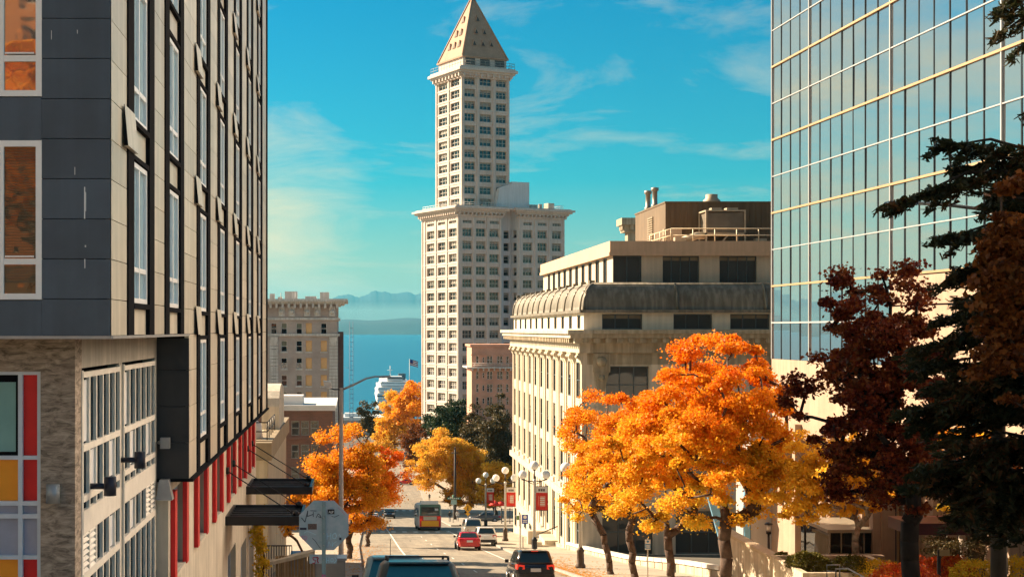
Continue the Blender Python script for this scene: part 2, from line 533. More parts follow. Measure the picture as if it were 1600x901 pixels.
def strip(mb, xa, xb, y0, y1, dz, n=1):
    """a sheet between the lines xa(y), xb(y), laid dz above the ground profile"""
    ys = [y0] + [float(v) for v in _ny if y0 < v < y1] + [y1]
    fa = xa if callable(xa) else (lambda y, c=xa: c); fb = xb if callable(xb) else (lambda y, c=xb: c)
    for a, b in zip(ys[:-1], ys[1:]):
        mb.poly([(fa(a), a, g(a) + dz), (fb(a), a, g(a) + dz), (fb(b), b, g(b) + dz), (fa(b), b, g(b) + dz)])
    return mb


def side(mb, xf, y0, y1, z0, z1):
    ys = [y0] + [float(v) for v in _ny if y0 < v < y1] + [y1]
    for a, b in zip(ys[:-1], ys[1:]):
        mb.poly([(xf(a), a, g(a) + z0), (xf(b), b, g(b) + z0), (xf(b), b, g(b) + z1), (xf(a), a, g(a) + z1)])


m = MB(); strip(m, -900, 900, -200, 640, -.05)
m.poly([(-900, 640, g(640) - .05), (900, 640, g(640) - .05), (900, 641, -46), (-900, 641, -46)])
struct('ground', m, EARTH)
m = MB(); strip(m, lambda y: XL(y) - .02, lambda y: XR(y) + .02, -60, 420, 0)
struct('road', m, ASPHALT)
m = MB()
strip(m, lambda y: XR(y), 70, 163, 187, .004)
struct('side_road', m, ASPHALT)
m = MB()
for (a, b) in ((-60, 420),):
    strip(m, -8.5, lambda y: XL(y) - .16, a, b, .15)
struct('pavement', m, PAVING)
m = MB()
for (a, b) in ((-60, 163), (187, 420)):
    strip(m, lambda y: XR(y) + .16, lambda y: 17.6 if y < 188 else 46, a, b, .15)
struct('pavement', m, PAVING)
m = MB()
strip(m, lambda y: XL(y) - .165, lambda y: XL(y), -60, 420, .152); side(m, XL, -60, 420, -.02, .152)
struct('kerb', m, KERB)
m = MB()
for (a, b) in ((-60, 163), (187, 420)):
    strip(m, lambda y: XR(y), lambda y: XR(y) + .165, a, b, .152); side(m, XR, a, b, -.02, .152)
struct('kerb', m, KERB)
m = MB(); strip(m, 17.6, 60, -30, 78, .1)
struct('plaza', m, PAVING)
m = MB()
# lane lines, stop line and crossing bars
def lane(x0, y0, x1, y1, w=.13):
    f = lambda y: x0 + (x1 - x0) * (y - y0) / (y1 - y0)
    strip(m, lambda y: f(y) - w / 2, lambda y: f(y) + w / 2, y0, y1, .008)
lane(3.7, 40, 4.3, 196);
lane(10.1, 40, 11.1, 163)
y = 44
while y < 150:
    lane(7.1, y, 7.12, y + 2.4, .1); y += 9
for i in range(8):
    x = 3.2 + i * 1.25; strip(m, x, x + .5, 158, 161, .008)
for i in range(9):
    x = 4.2 + i * 1.3; strip(m, x, x + .6, 262, 266, .008)
tag(struct('road_markings', m, PAINT), kind='structure')

# ------------------------------------------------------------------ sea, hills, haze, sky
sm_, nt, b = newmat('sea_water')
b.inputs['Base Color'].default_value = (.008, .115, .20, 1); b.inputs['Roughness'].default_value = .32
tc = nt.nodes.new('ShaderNodeTexCoord'); mp = nt.nodes.new('ShaderNodeMapping'); mp.inputs['Scale'].default_value = (.05, .02, .05)
nz = nt.nodes.new('ShaderNodeTexNoise'); nz.inputs['Scale'].default_value = 1; nz.inputs['Detail'].default_value = 6
nt.links.new(tc.outputs['Object'], mp.inputs[0]); nt.links.new(mp.outputs[0], nz.inputs['Vector'])
bb = nt.nodes.new('ShaderNodeBump'); bb.inputs['Strength'].default_value = .5; bb.inputs['Distance'].default_value = 2
nt.links.new(nz.outputs['Fac'], bb.inputs['Height']); nt.links.new(bb.outputs['Normal'], b.inputs['Normal'])
m = MB(); m.poly([(-19000, 630, -45), (19000, 630, -45), (19000, 27500, -45), (-19000, 27500, -45)])
struct('sea', m, sm_)

FOG, nt, b = newmat('fog_bank'); nt.nodes.remove(b)
vol = nt.nodes.new('ShaderNodeVolumePrincipled'); vol.inputs['Density'].default_value = 1.0e-4; vol.inputs['Color'].default_value = (.5, .78, .75, 1)
nt.links.new(vol.outputs[0], nt.nodes['Material Output'].inputs['Volume'])
m = MB().box(-18500, 18500, 15000, 21500, -44.5, 300)
o = m.build('mist', FOG); o['kind'] = 'stuff'
HILL = pm('hill_forest', (.016, .045, .06), .95, 0, .3, .002)
PH0 = [.7 * i for i in range(8)]
def ridge(name, D, prof, depth, seed, mat, x0=-17000, x1=15000, step=150, zb=-46, rough=.05):
    rng = random.Random(seed); m = MB()
    xs = np.arange(x0, x1 + 1, step); rows = []
    hs = np.array([prof(HX + F * x_ / D, x_, PH0) for x_ in xs]); kk = max(3, int(900 / step)); hs = np.convolve(np.pad(hs, kk, mode='edge'), np.ones(2 * kk + 1) / (2 * kk + 1), mode='valid')
    smooth = lambda px_: float(np.interp((px_ - HX) / F * D, xs, hs))
    ph = [rng.uniform(0, 6.28) for _ in range(8)]
    for q, fr in ((0, 0), (.2, .55), (.5, 1), (1, .25)):
        row = []
        for x in xs:
            px = HX + F * x / D
            h = prof(px, x, ph) if fr == 1 else smooth(px)
            j = (math.sin(x * .004 + ph[0] + q * 5) + math.sin(x * .0093 + ph[1] - q * 3) + .6 * math.sin(x * .021 + ph[2])) * rough * abs(h + 45) * (1 if 0 < fr < 1 else .5 * fr) + (0 if fr != .55 else 0)
            row.append((x, D + depth * q, zb + (h - zb) * fr + j))
        rows.append(row)
    m.loft(rows, sm=True, cap=False, closed=False)
    return struct(name, m, mat)
def p_hill(px, x, ph):
    py = 498.5 + 1.5 * math.sin(px * .02 + ph[3]) + 1.0 * math.sin(px * .071 + ph[4])
    return (HY - py) / F * 13500
ridge('hills', 13000, p_hill, 1200, 3, HILL, step=60, rough=.03)
_mp = [(-900, 462), (-700, 450), (-500, 466), (-300, 452), (-100, 462), (100, 455), (300, 466), (440, 470), (500, 470), (520, 465), (535, 459), (550, 461), (563, 465), (579, 457.6), (591, 453.8), (612, 457.6), (625, 460), (637, 455.6), (655, 459), (720, 452), (800, 460), (1000, 455), (1300, 462)]
def p_mtn(px, x, ph):
    py = float(np.interp(px, [p[0] for p in _mp], [p[1] for p in _mp])) + .9 * math.sin(px * .31 + ph[3]) + .35 * math.sin(px * .83) + .15 * math.sin(px * 1.7 + 1)
    return (HY - py) / F * 23500
ridge('mountains', 22000, p_mtn, 3000, 9, HILL, step=25, rough=.012)

hz, nt, b = newmat('haze_air'); nt.nodes.remove(b)
vol = nt.nodes.new('ShaderNodeVolumePrincipled'); vol.inputs['Density'].default_value = 3.4e-5
vol.inputs['Color'].default_value = (.12, .60, .85, 1); vol.inputs['Anisotropy'].default_value = .1
nt.links.new(vol.outputs[0], nt.nodes['Material Output'].inputs['Volume'])
m = MB().box(-20000, 20000, -400, 28500, -47.5, 760)
o = m.build('haze', hz); o['kind'] = 'stuff'

SUN_AZ, SUN_EL = R(-58), R(30)      # azimuth from +Y towards +X
w = bpy.data.worlds.new('World'); bpy.context.scene.world = w; w.use_nodes = True
nt = w.node_tree; N, L = nt.nodes, nt.links; bg = N['Background']
sky = N.new('ShaderNodeTexSky'); sky.sky_type = 'NISHITA'; sky.sun_disc = False
sky.sun_elevation = SUN_EL; sky.sun_rotation = SUN_AZ % (2 * math.pi); sky.altitude = 50; sky.air_density = 1.0; sky.dust_density = .6; sky.ozone_density = 2.5
tc = N.new('ShaderNodeTexCoord'); sx = N.new('ShaderNodeSeparateXYZ'); L.new(tc.outputs['Generated'], sx.inputs[0])
# air colour: deeper teal blue high up, pale greenish near the horizon
mr = N.new('ShaderNodeMapRange'); mr.inputs[1].default_value = .0; mr.inputs[2].default_value = .26; L.new(sx.outputs[2], mr.inputs[0])
tint = N.new('ShaderNodeValToRGB'); e = tint.color_ramp.elements
e[0].position = 0; e[0].color = SKY_T0; e[1].position = 1; e[1].color = SKY_T2
e.new(.4).color = SKY_T1
L.new(mr.outputs[0], tint.inputs[0])
mx = N.new('ShaderNodeMix'); mx.data_type = 'RGBA'; mx.blend_type = 'MULTIPLY'; mx.inputs[0].default_value = 1
L.new(sky.outputs[0], mx.inputs[6]); L.new(tint.outputs[0], mx.inputs[7])
# thin clouds on a plane overhead
zz = N.new('ShaderNodeMath'); zz.operation = 'ADD'; zz.inputs[1].default_value = .16; L.new(sx.outputs[2], zz.inputs[0])
dv = N.new('ShaderNodeVectorMath'); dv.operation = 'DIVIDE'; cz = N.new('ShaderNodeCombineXYZ')
for i in range(3): L.new(zz.outputs[0], cz.inputs[i])
L.new(tc.outputs['Generated'], dv.inputs[0]); L.new(cz.outputs[0], dv.inputs[1])
mp = N.new('ShaderNodeMapping'); mp.inputs['Scale'].default_value = (1.6, 1.9, 0); mp.inputs['Rotation'].default_value = (0, 0, R(18)); mp.inputs['Location'].default_value = (3.1, 1.7, 0)
L.new(dv.outputs[0], mp.inputs[0])
n1 = N.new('ShaderNodeTexNoise'); n1.inputs['Scale'].default_value = 1.1; n1.inputs['Detail'].default_value = 9; n1.inputs['Roughness'].default_value = .62; n1.inputs['Distortion'].default_value = .5
L.new(mp.outputs[0], n1.inputs['Vector'])
# thicker bank low on the left of the street
vl = N.new('ShaderNodeVectorMath'); vl.operation = 'SUBTRACT'; vl.inputs[1].default_value = CLOUD_DIR; L.new(tc.outputs['Generated'], vl.inputs[0])
vm = N.new('ShaderNodeVectorMath'); vm.operation = 'MULTIPLY'; vm.inputs[1].default_value = (2.0, .3, 1.6); L.new(vl.outputs[0], vm.inputs[0])
ln = N.new('ShaderNodeVectorMath'); ln.operation = 'LENGTH'; L.new(vm.outputs[0], ln.inputs[0])
bk = N.new('ShaderNodeMapRange'); bk.inputs[1].default_value = .16; bk.inputs[2].default_value = .0; bk.inputs[3].default_value = -.02; bk.inputs[4].default_value = .42; L.new(ln.outputs['Value'], bk.inputs[0])
lf = N.new('ShaderNodeMapRange'); lf.inputs[1].default_value = -.12; lf.inputs[2].default_value = -.36; lf.inputs[3].default_value = 0; lf.inputs[4].default_value = .28; L.new(sx.outputs[0], lf.inputs[0])
a2 = N.new('ShaderNodeMath'); a2.operation = 'ADD'; L.new(bk.outputs[0], a2.inputs[0]); L.new(lf.outputs[0], a2.inputs[1])
ad = N.new('ShaderNodeMath'); ad.operation = 'ADD'; L.new(n1.outputs['Fac'], ad.inputs[0]); L.new(a2.outputs[0], ad.inputs[1])
cr = N.new('ShaderNodeValToRGB'); cr.color_ramp.elements[0].position = .50; cr.color_ramp.elements[1].position = 1.0
cr.color_ramp.elements[0].color = (0, 0, 0, 1); cr.color_ramp.elements[1].color = (.92, .92, .92, 1)
L.new(ad.outputs[0], cr.inputs[0])
mc = N.new('ShaderNodeMix'); mc.data_type = 'RGBA'; L.new(cr.outputs[0], mc.inputs[0]); L.new(mx.outputs[2], mc.inputs[6]); mc.inputs[7].default_value = CLOUD_COL
L.new(mc.outputs[2], bg.inputs[0]); bg.inputs[1].default_value = SKY_STR

sl = bpy.data.lights.new('sun', 'SUN'); sl.energy = SUN_STR; sl.angle = R(.5); sl.color = (1, .775, .54)
so = bpy.data.objects.new('sun', sl); C.objects.link(so)
sd = Vector((math.sin(SUN_AZ) * math.cos(SUN_EL), math.cos(SUN_AZ) * math.cos(SUN_EL), math.sin(SUN_EL)))
so.rotation_euler = sd.to_track_quat('Z', 'Y').to_euler(); so.location = sd * 60

cam = bpy.data.cameras.new('camera'); co = bpy.data.objects.new('camera', cam); C.objects.link(co)
cam.sensor_width = 36; cam.lens = 36 * F / 1600; cam.shift_x = (800 - HX) / 1600; cam.shift_y = (HY - 450.5) / 1600
cam.clip_start = .2; cam.clip_end = 80000; co.rotation_euler = (R(90), 0, 0)
sc = bpy.context.scene; sc.camera = co
sc.view_settings.view_transform = 'Standard'; sc.view_settings.look = 'None'; sc.view_settings.exposure = EXPOSURE; sc.view_settings.gamma = 1
sc.view_settings.use_curve_mapping = False
sc.cycles.use_denoising = True; sc.cycles.max_bounces = 7; sc.cycles.diffuse_bounces = 3; sc.cycles.glossy_bounces = 3; sc.cycles.transmission_bounces = 2; sc.cycles.transparent_max_bounces = 4
sc.cycles.volume_bounces = 0; sc.cycles.caustics_reflective = True; sc.cycles.blur_glossy = .3; sc.cycles.sample_clamp_indirect = 0
sc.cycles.use_adaptive_sampling = True; sc.cycles.adaptive_threshold = .02
# ================================================================== LEFT APARTMENT BUILDING
WFRAME = pm('window_white', (.88, .88, .88), .4, 0, .05, 3)
DARKP = pm('charcoal_panel', (.066, .100, .142), .5, .1, .14, 1.2, .08, 4, streak=.14, isl=.12)
TANP = pm('silver_tan_panel', (.66, .60, .49), .42, .15, .1, .9, .08, 3, streak=.16, isl=.10)
FIN = pm('black_fin', (.010, .010, .012), .95, 0, .2, 2, spec=.05)
PANE = glassmat('dark_pane', (.012, .016, .02), .02, .9, 0, .12, .8)
PANEB = glassmat('sky_pane', (.40, .60, .70), .05, .8, 0, .15, .5)  # light blue sky reflection put into the base colour
PANED = glassmat('shaded_pane', (.022, .03, .038), .7, .0)
PANEM = glassmat('front_pane', (.42, .36, .30), .03, .5, .75, .05, 2.5)
PANEK = glassmat('blind_pane', (.20, .15, .10), .04, .5, .75, .12, 3)
BLINDD = pm('slat_blind', (.10, .085, .05), .6, 0, .2, 4)
BLIND = pm('blind', (.2, .2, .14), .7, 0, .15, 4)
TEAL = pm('teal_blind', (.20, .40, .38), .6, 0, .08, 2)
RED = pm('red_panel', (.70, .008, .010), .5, 0, .08, 2)
ORANGE = pm('orange_panel', (.95, .34, .015), .55, 0, .08, 2)
GREYP = pm('grey_blue_panel', (.36, .38, .48), .55, 0, .08, 2)
FRAMEG = pm('frame_grey', (.62, .68, .76), .5, .0, .08, 3)
CREAM = pm('cream_wall', (.72, .64, .52), .8, 0, .12, .9, .15, 20, streak=.2)

A = thing('apartment_building', 'dark metal and tan panel apartment block with projecting black fins over a concrete base', 'building', (-9, 24, g(24)), 0, None, True)
ZR, ZB, ZB2, YF, YE, XS = 16.6, -.1, -3.65, 23.3, 66.2, -4.0
starts = [25.7, 30.7, 36.9, 42.5, 48.3, 54.1, 59.9]; ww = 1.95
m = MB()   # the carcass behind the cladding
m.box(-24, XS - .14, YF + .12, YE, ZB, ZR); m.box(-24, XS - .14, 34.62, YE - .01, ZB2, ZB - .001)
m.box(-24, -4.9, 34.5, YE - .3, g(YE) - 1, ZB2 - .001)
m.box(-24, -5.15, 24.62, 34.49, g(24) - 2, ZB - .04)
m.build('wall', FIN, A)
# front cladding in boards .65 high, with open joints
m = MB(); x0, x1 = -12, -5.22
z = ZB
k = 0
zs = []
z0 = (HY - 467) / F * YF
joints = [z0 + .6625 * i for i in range(-1, 26)]
joints[0] = ZB
for a, b in zip(joints[:-1], joints[1:]):
    if b > ZR: b = ZR
    if b - a < .05: continue
    m.box(-5.135, XS, YF, YF + .1, a + .006, b - .006)
    z_in = (a + b) / 2
    m.box(-5.84 + .7 + .01, -5.14, YF + .01, YF + .09, a + .006, b - .006)
# spandrels between the front windows
for k in range(0, 5):
    t = .5 + 3.36 * k
    m.box(-12, -5.14, YF + .004, YF + .1, max(ZB, t - .74), t - .02)
m.build('cladding', DARKP, A)
m = MB()
for px, y0, y1, w_ in ((131.5, 292, 342, 1.6), (133.5, 300, 330, .9), (132, 404, 419, 1.2), (116.5, 261, 273, .9), (120.5, 47, 53, .8), (80, 48, 62, .7), (132.5, 383, 386, 2)):
    x = (px - HX) / F * YF; m.box(x, x + w_ * .0106, YF - .003, YF - .0005, (HY - y1) / F * YF, (HY - y0) / F * YF)
m.build('paint_drip', WFRAME, A)
# street cladding
m = MB(); fins = MB()
solid = []
prev = YF
for s in starts:
    solid.append((prev, s - .68)); fins.box(XS - .13, XS + .03, s - .68, s - .005, ZB2 if s > 34 else ZB, ZR + .2)
    fins.box(XS - .13, XS + .03, s + ww + .005, s + ww + .68, ZB2 if s > 34 else ZB, ZR + .2); prev = s + ww + .68
solid.append((prev, YE - .7)); fins.box(XS - .13, XS + .03, YE - .7, YE + .1, ZB2, ZR + .2)
hz_ = [ZB2] + [ZB2 + .887 * i for i in range(1, 5)]
hz_[-1] = ZB
jt = hz_[:-1] + [ZB] + joints[1:]
for (a, b) in solid:
    zj = [z for z in jt if (z >= ZB or b > 35)]
    for c, d in zip(zj[:-1], zj[1:]):
        d = min(d, ZR)
        if d - c < .05: continue
        m.box(XS - .1, XS, max(a, 34.5 if d <= ZB + .01 else a) + .008, b - .008, c + .007, d - .007)
lines = MB()
for s in starts:
    for k in range(-1 if s > 34 else 0, 5):
        top, nxt = .5 + 3.36 * k + 2.62, .5 + 3.36 * (k + 1)
        if top > ZR: continue
        m.box(XS - .12, XS - .05, s + .005, s + ww - .005, top + .09, min(nxt - .11, ZR))
        lines.box(XS - .1, XS + .02, s - .002, s + ww + .002, top, top + .085); lines.box(XS - .1, XS + .035, s - .002, s + ww + .002, nxt - .105, nxt - .01)
    if s <= 34: m.box(XS - .12, XS - .05, s + .005, s + ww - .005, ZB + .01, .39); lines.box(XS - .1, XS + .035, s, s + ww, .395, .49)
    else: m.box(XS - .12, XS - .05, s + .005, s + ww - .005, ZB2 + .01, -2.97); lines.box(XS - .1, XS + .035, s, s + ww, -2.965, -2.865)
m.build('cladding', TANP, A)
split_build(fins, 'fin', FIN, A)
split_build(lines, 'sill_band', FIN, A)
# tilted hopper panels in the floor bands beside the fins
hop = None
for i, s in enumerate(starts):
    for k in range(-1 if s > 34 else 0, 4):
        if (i == 1) or (i == 0 and k != 0): continue
        z0, z1 = .5 + 3.36 * k + 2.70, .5 + 3.36 * (k + 1) + .02
        if k == -1: z0, z1 = -.12, .56
        if hop is None:
            h = MB(); L_ = 1.2
            h.hull8([(0, 0, 0), (.075, 0, 0), (.075, L_, 0), (0, L_, 0)], [(0, 0, .72), (.01, 0, .72), (.01, L_, .72), (0, L_, .72)])
            h.f.pop(); h.m.pop(); h.s.pop()
            hop = h.mesh('tilted_panel', [TANP]); 
        put('tilted_panel', hop, A, (XS + .035 - A['_o'][0], s - 1.22 - A['_o'][1], z0 - A['_o'][2]), 0)
# near side cheeks of the tilted panels: their shade painted on as black faces
chk = MB(); chk.poly([(0, -.004, 0), (.075, -.004, 0), (.01, -.004, .72), (0, -.004, .72)]); chkm = chk.mesh('cheek_shade', [FIN])
for o in [c for c in A.children if c.name.startswith('tilted_panel')]: put('cheek_shade', chkm, o, (0, 0, 0))
# windows of the street face: frame > pane
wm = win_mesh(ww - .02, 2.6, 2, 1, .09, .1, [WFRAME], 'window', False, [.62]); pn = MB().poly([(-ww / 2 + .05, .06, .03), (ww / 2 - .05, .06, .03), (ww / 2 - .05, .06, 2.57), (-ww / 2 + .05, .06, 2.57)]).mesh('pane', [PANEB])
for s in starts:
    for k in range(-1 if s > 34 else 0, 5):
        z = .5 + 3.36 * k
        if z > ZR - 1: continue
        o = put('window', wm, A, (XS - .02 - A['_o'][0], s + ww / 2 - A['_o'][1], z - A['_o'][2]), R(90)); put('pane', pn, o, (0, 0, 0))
# front windows: tall casement over a square light
for k in range(-1, 5):
    for xc in (-5.5, -6.25, -7.0):
        z = .5 + 3.36 * k
        if k < 0: continue
        f = win_mesh(.73, 2.63, 1, 1, .10, .1, [WFRAME], 'window', False, [.63])
        o = put('window', f, A, (xc - A['_o'][0], YF + .0 - A['_o'][1], z - A['_o'][2]))
        p = MB().poly([(-.3, .05, .05), (.3, .05, .05), (.3, .05, 2.58), (-.3, .05, 2.58)]); put('pane', p.mesh('pane', [PANEM if k != 0 else PANEK]), o, (0, 0, 0))
        if k == 0:
            q = MB()
            for i in range(72): q.box(-.265, .265, .0455, .049, .74 + i * .0255, .74 + i * .0255 + .011)
            for i in range(11): q.box(-.265, .265, .0455, .049, .28 + i * .026, .28 + i * .026 + .019)
            put('blind', q.mesh('blind', [BLINDD]), o, (0, 0, 0))
        sb = MB().box(-.24, .24, -.02, .0, .70, .725); put('sill', sb.mesh('sill', [WFRAME]), o, (0, 0, 0))
# drip trim and soffit under the overhang
m = MB(); m.box(-12, XS + .02, YF - .03, YF + .05, ZB - .05, ZB); m.box(XS - .02, XS + .03, YF + .05, 34.5, ZB - .05, ZB)
m.build('drip_trim', STEEL, A)
m = MB().box(-12, XS - .03, YF + .06, 34.49, ZB - .03, ZB - .004); m.build('soffit', FIN, A)
# the dark return box where the upper storeys come down
m = MB()
for a, b in zip(hz_[:-1], hz_[1:]): m.box(-5.14, XS, 34.5, 34.6, a + .006, b - .006 - (.1 if b == ZB else 0))
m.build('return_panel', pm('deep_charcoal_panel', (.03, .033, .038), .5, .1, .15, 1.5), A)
m = MB().box(-5.14, XS + .1, 34.5, YE, ZB2 - .07, ZB2 - .002); m.build('soffit', FIN, A)
# board-marked concrete base
BOARD, nt, b = newmat('board_marked_concrete')
tc = nt.nodes.new('ShaderNodeTexCoord'); mp = nt.nodes.new('ShaderNodeMapping'); mp.inputs['Scale'].default_value = (2.6, 2.6, 9)
n = nt.nodes.new('ShaderNodeTexNoise'); n.inputs['Scale'].default_value = 1.3; n.inputs['Detail'].default_value = 10; n.inputs['Roughness'].default_value = .7; n.inputs['Distortion'].default_value = .7
nt.links.new(tc.outputs['Object'], mp.inputs[0]); nt.links.new(mp.outputs[0], n.inputs['Vector'])
rp = nt.nodes.new('ShaderNodeValToRGB'); rp.color_ramp.elements[0].position = .36; rp.color_ramp.elements[1].position = .62
rp.color_ramp.elements[0].color = (.13, .10, .075, 1); rp.color_ramp.elements[1].color = (.50, .40, .31, 1)
nt.links.new(n.outputs['Fac'], rp.inputs[0]); nt.links.new(rp.outputs[0], b.inputs['Base Color']); b.inputs['Roughness'].default_value = .9
bb = nt.nodes.new('ShaderNodeBump'); bb.inputs['Strength'].default_value = .6; bb.inputs['Distance'].default_value = .02
nt.links.new(n.outputs['Fac'], bb.inputs['Height']); nt.links.new(bb.outputs['Normal'], b.inputs['Normal'])
YC, XC = 24.3, -4.78
gz = g(24) - .2
m = MB()
m.box(-5.375, XC, YC, YC + .6, gz, ZB - .035); m.box(-12, -5.375, YC, YC + .5, (HY - 580) / F * YC, ZB - .035)
m.build('concrete_pier', BOARD, A)
m = MB()
m.box(XC - .3, XC - .004, YC + .6, 24.86, gz, ZB - .035); m.box(XC - .3, XC - .004, 24.86, 34.1, -.68, ZB - .035)
m.box(XC - .3, XC - .002, 34.1, 34.49, gz, ZB - .035); m.box(XC - .25, XC - .02, 28.98, 29.38, gz, -.68)
m.build('concrete_pier', pm('smooth_concrete', (.46, .41, .34), .85, 0, .15, 1.5, .2, 15, streak=.2), A)
# front window wall: grey frame, red and orange panels, teal blind
zf = lambda py: (HY - py) / F * YC
xf = lambda px: (px - HX) / F * YC
yq = YC + .16
m = MB()
for a, b in ((580, 585.5), (712, 718), (783, 790), (803, 810), (868, 874), (945, 952)): m.box(-12, -5.376, YC + .06, yq + .05, zf(b), zf(a))
for a, b in ((57, 63), (27, 34), (-63, -57)):
    m.box(xf(a), xf(b), YC + .055, yq + .045, zf(1010), zf(580))
m.build('window_frame', FRAMEG, A)
def fp(name, mat, a, b, c, d, dy=.02): MB().box(xf(a), xf(b), yq - dy, yq + .04 - dy, zf(d), zf(c)).build(name, mat, A)
fp('red_panel', RED, 34, 57, 585.5, 712); fp('red_panel', RED, 34, 57, 718, 783); fp('red_panel', RED, 34, 57, 874, 945)
fp('orange_panel', ORANGE, -57, 27, 718, 783); fp('orange_panel', ORANGE, -57, 27, 874, 945)
fp('grey_panel', GREYP, -57, 27, 810, 868); fp('grey_panel', GREYP, 34, 57, 810, 868); fp('grey_panel', GREYP, -200, 57, 790, 803, 0)
w_ = MB().box(xf(-57), xf(27), yq - .03, yq + .02, zf(712), zf(585.5)).build('window', FIN, A)
MB().box(xf(-52), xf(22), yq - .036, yq - .031, zf(706), zf(597)).build('blind', TEAL, w_)
# side window wall, two bays between concrete piers
TERR = pm('pale_mullion', (.88, .82, .72), .5, 0, .08, 3)
for (a, b) in ((24.87, 28.97), (29.39, 34.09)):
    m = MB(); n_ = 6
    zrow = [-.72, -2.1, -2.95, -3.1, -3.5, -3.6, -4.35, -6.3]
    for z, h in ((-.80, .1), (-2.1, .12), (-3.0, .12), (-3.42, .42), (-4.4, .14), (-6.3, .12)):
        m.box(XC - .05, XC + .03, a + .05, b - .05, z - h / 2, z + h / 2)
    m.box(XC - .05, XC + .02, a, a + .1, -6.3, -.72); m.box(XC - .05, XC + .02, b - .1, b, -6.3, -.72)
    for i in range(1, n_):
        y = a + (b - a) * i / n_; m.box(XC - .05, XC + .025, y - .045, y + .045, -6.2, -.8)
    wo = m.build('window_frame', TERR, A)
    MB().poly([(XC - .04, a, -6.3), (XC - .04, b, -6.3), (XC - .04, b, -.75), (XC - .04, a, -.75)]).build('pane', PANED, wo)
    q = MB()
    for i in (1, 4):
        y = a + (b - a) * (i + .5) / n_
        for z0, z1 in ((-2.9, -2.2), (-4.3, -3.7)): q.box(XC - .038, XC - .022, y - .3, y + .3, z0, z1)
    q.box(XC - .038, XC - .022, a + .1, a + .6, -2.0, -.9)
    q.build('white_panel', WFRAME, wo)
    lv = MB(); s0 = a if a < 26 else b - 1.5
    for i in range(7): lv.hull8([(XC - .03, s0 + .1, -4.3 + i * .11), (XC + .02, s0 + .1, -4.34 + i * .11), (XC + .02, s0 + 1.4, -4.34 + i * .11), (XC - .03, s0 + 1.4, -4.3 + i * .11)], [(XC - .03, s0 + .1, -4.28 + i * .11), (XC + .02, s0 + .1, -4.32 + i * .11), (XC + .02, s0 + 1.4, -4.32 + i * .11), (XC - .03, s0 + 1.4, -4.28 + i * .11)])
    lv.build('louvre', TERR, wo)
# cream wall below the overhang with red-edged windows
XW = -4.6
red = [(35.1, 37.6), (40.3, 42.9), (45.5, 48.0), (50.7, 53.3), (55.9, 58.7), (61.2, 63.6)]
ops = [(a - 34.5, b - 34.5, 9.85, 12.0) for a, b in red] + [(41.2 - 34.5, 44.0 - 34.5, 4.4, 7.0), (46.6 - 34.5, 49.6 - 34.5, 3.4, 7.2), (51 - 34.5, 54.5 - 34.5, 3.4, 7.8), (57 - 34.5, 60 - 34.5, 3.4, 7.2), (61.5 - 34.5, 64.5 - 34.5, 3.4, 7.2)]
m = MB(); ZW = -16.0
m.facade((XW + .1, 34.5, ZW), (0, 1, 0), (1, 0, 0), YE - 34.7, ZB2 - .08 - ZW, ops, .25)
m.poly([(XW + .1, YE - .2, ZW), (XW - 6, YE - .2, ZW), (XW - 6, YE - .2, ZB2), (XW + .1, YE - .2, ZB2)])
m.poly([(XC - .3, 34.495, ZW), (XW + .1, 34.495, ZW), (XW + .1, 34.495, ZB2 - .08), (XC - .3, 34.495, ZB2 - .08)])
m.build('base_wall', CREAM, A)
for a, b in red:
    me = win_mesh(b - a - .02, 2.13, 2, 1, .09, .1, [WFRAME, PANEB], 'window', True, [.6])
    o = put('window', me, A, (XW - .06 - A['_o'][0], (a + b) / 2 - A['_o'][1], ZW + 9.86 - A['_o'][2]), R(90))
    for s in (-1, 1):
        t = MB().box((b - a) / 2 * s - .22, (b - a) / 2 * s + .22, -.28, -.165, -.05, 2.14); put('red_trim', t.mesh('red_trim', [RED]), o, (0, 0, 0))
    t = MB().box(-(b - a) / 2 + .23, (b - a) / 2 - .23, -.25, -.17, -.12, -.01); put('sill', t.mesh('sill', [CREAM]), o, (0, 0, 0))
for (a, b, c, d) in ops[6:]:
    me = win_mesh(b - a - .02, d - c - .02, 3, 2, .08, .1, [FRAMEG, PANE], 'window')
    put('window', me, A, (XW - .1 - A['_o'][0], 34.5 + (a + b) / 2 - A['_o'][1], ZW + c + .01 - A['_o'][2]), R(90))
# entrance canopies hung on rods
for i, (ya, yb, z, xr) in enumerate(((50.0, 53.4, -6.78, -1.75), (59.8, 63.2, -6.82, -1.7))):
    t = thing('entrance_canopy', ['nearer flat black steel canopy hung on rods over the base of the apartment block', 'farther flat black steel canopy hung on rods near the far end of the apartment block'][i], 'canopy', (XW + .1, ya, z), 0, 'black canopies over the pavement')
    W_, D = xr - XW - .1, yb - ya
    m = MB(); m.box(0, W_, 0, .1, -.16, .16); m.box(0, W_, D - .1, D, -.16, .16); m.box(0, .1, .1, D - .1, -.16, .16); m.box(W_ - .1, W_, .1, D - .1, -.16, .16); m.build('rim', BLACK, t)
    m = MB().box(.1, W_ - .1, .1, D - .1, -.02, .03)
    for q in range(5): m.box(.1, W_ - .1, .35 + q * .65, .42 + q * .65, .03, .09)
    m.build('deck', pm('canopy_deck', (.06, .06, .06), .7, 0, .3, 3), t)
    for y in (.35, D - .35):
        MB().tube([(.02, y, 1.75), (W_ - .25, y, .16)], .022, 6).build('rod', BLACK, t)
        MB().lathe([(.13, 0), (.13, .1)], (.0, y, 1.75), 10, ax='x').build('anchor', BLACK, t)
        MB().ball((W_ - .25, y, .2), .13, 8).build('anchor', BLACK, t)
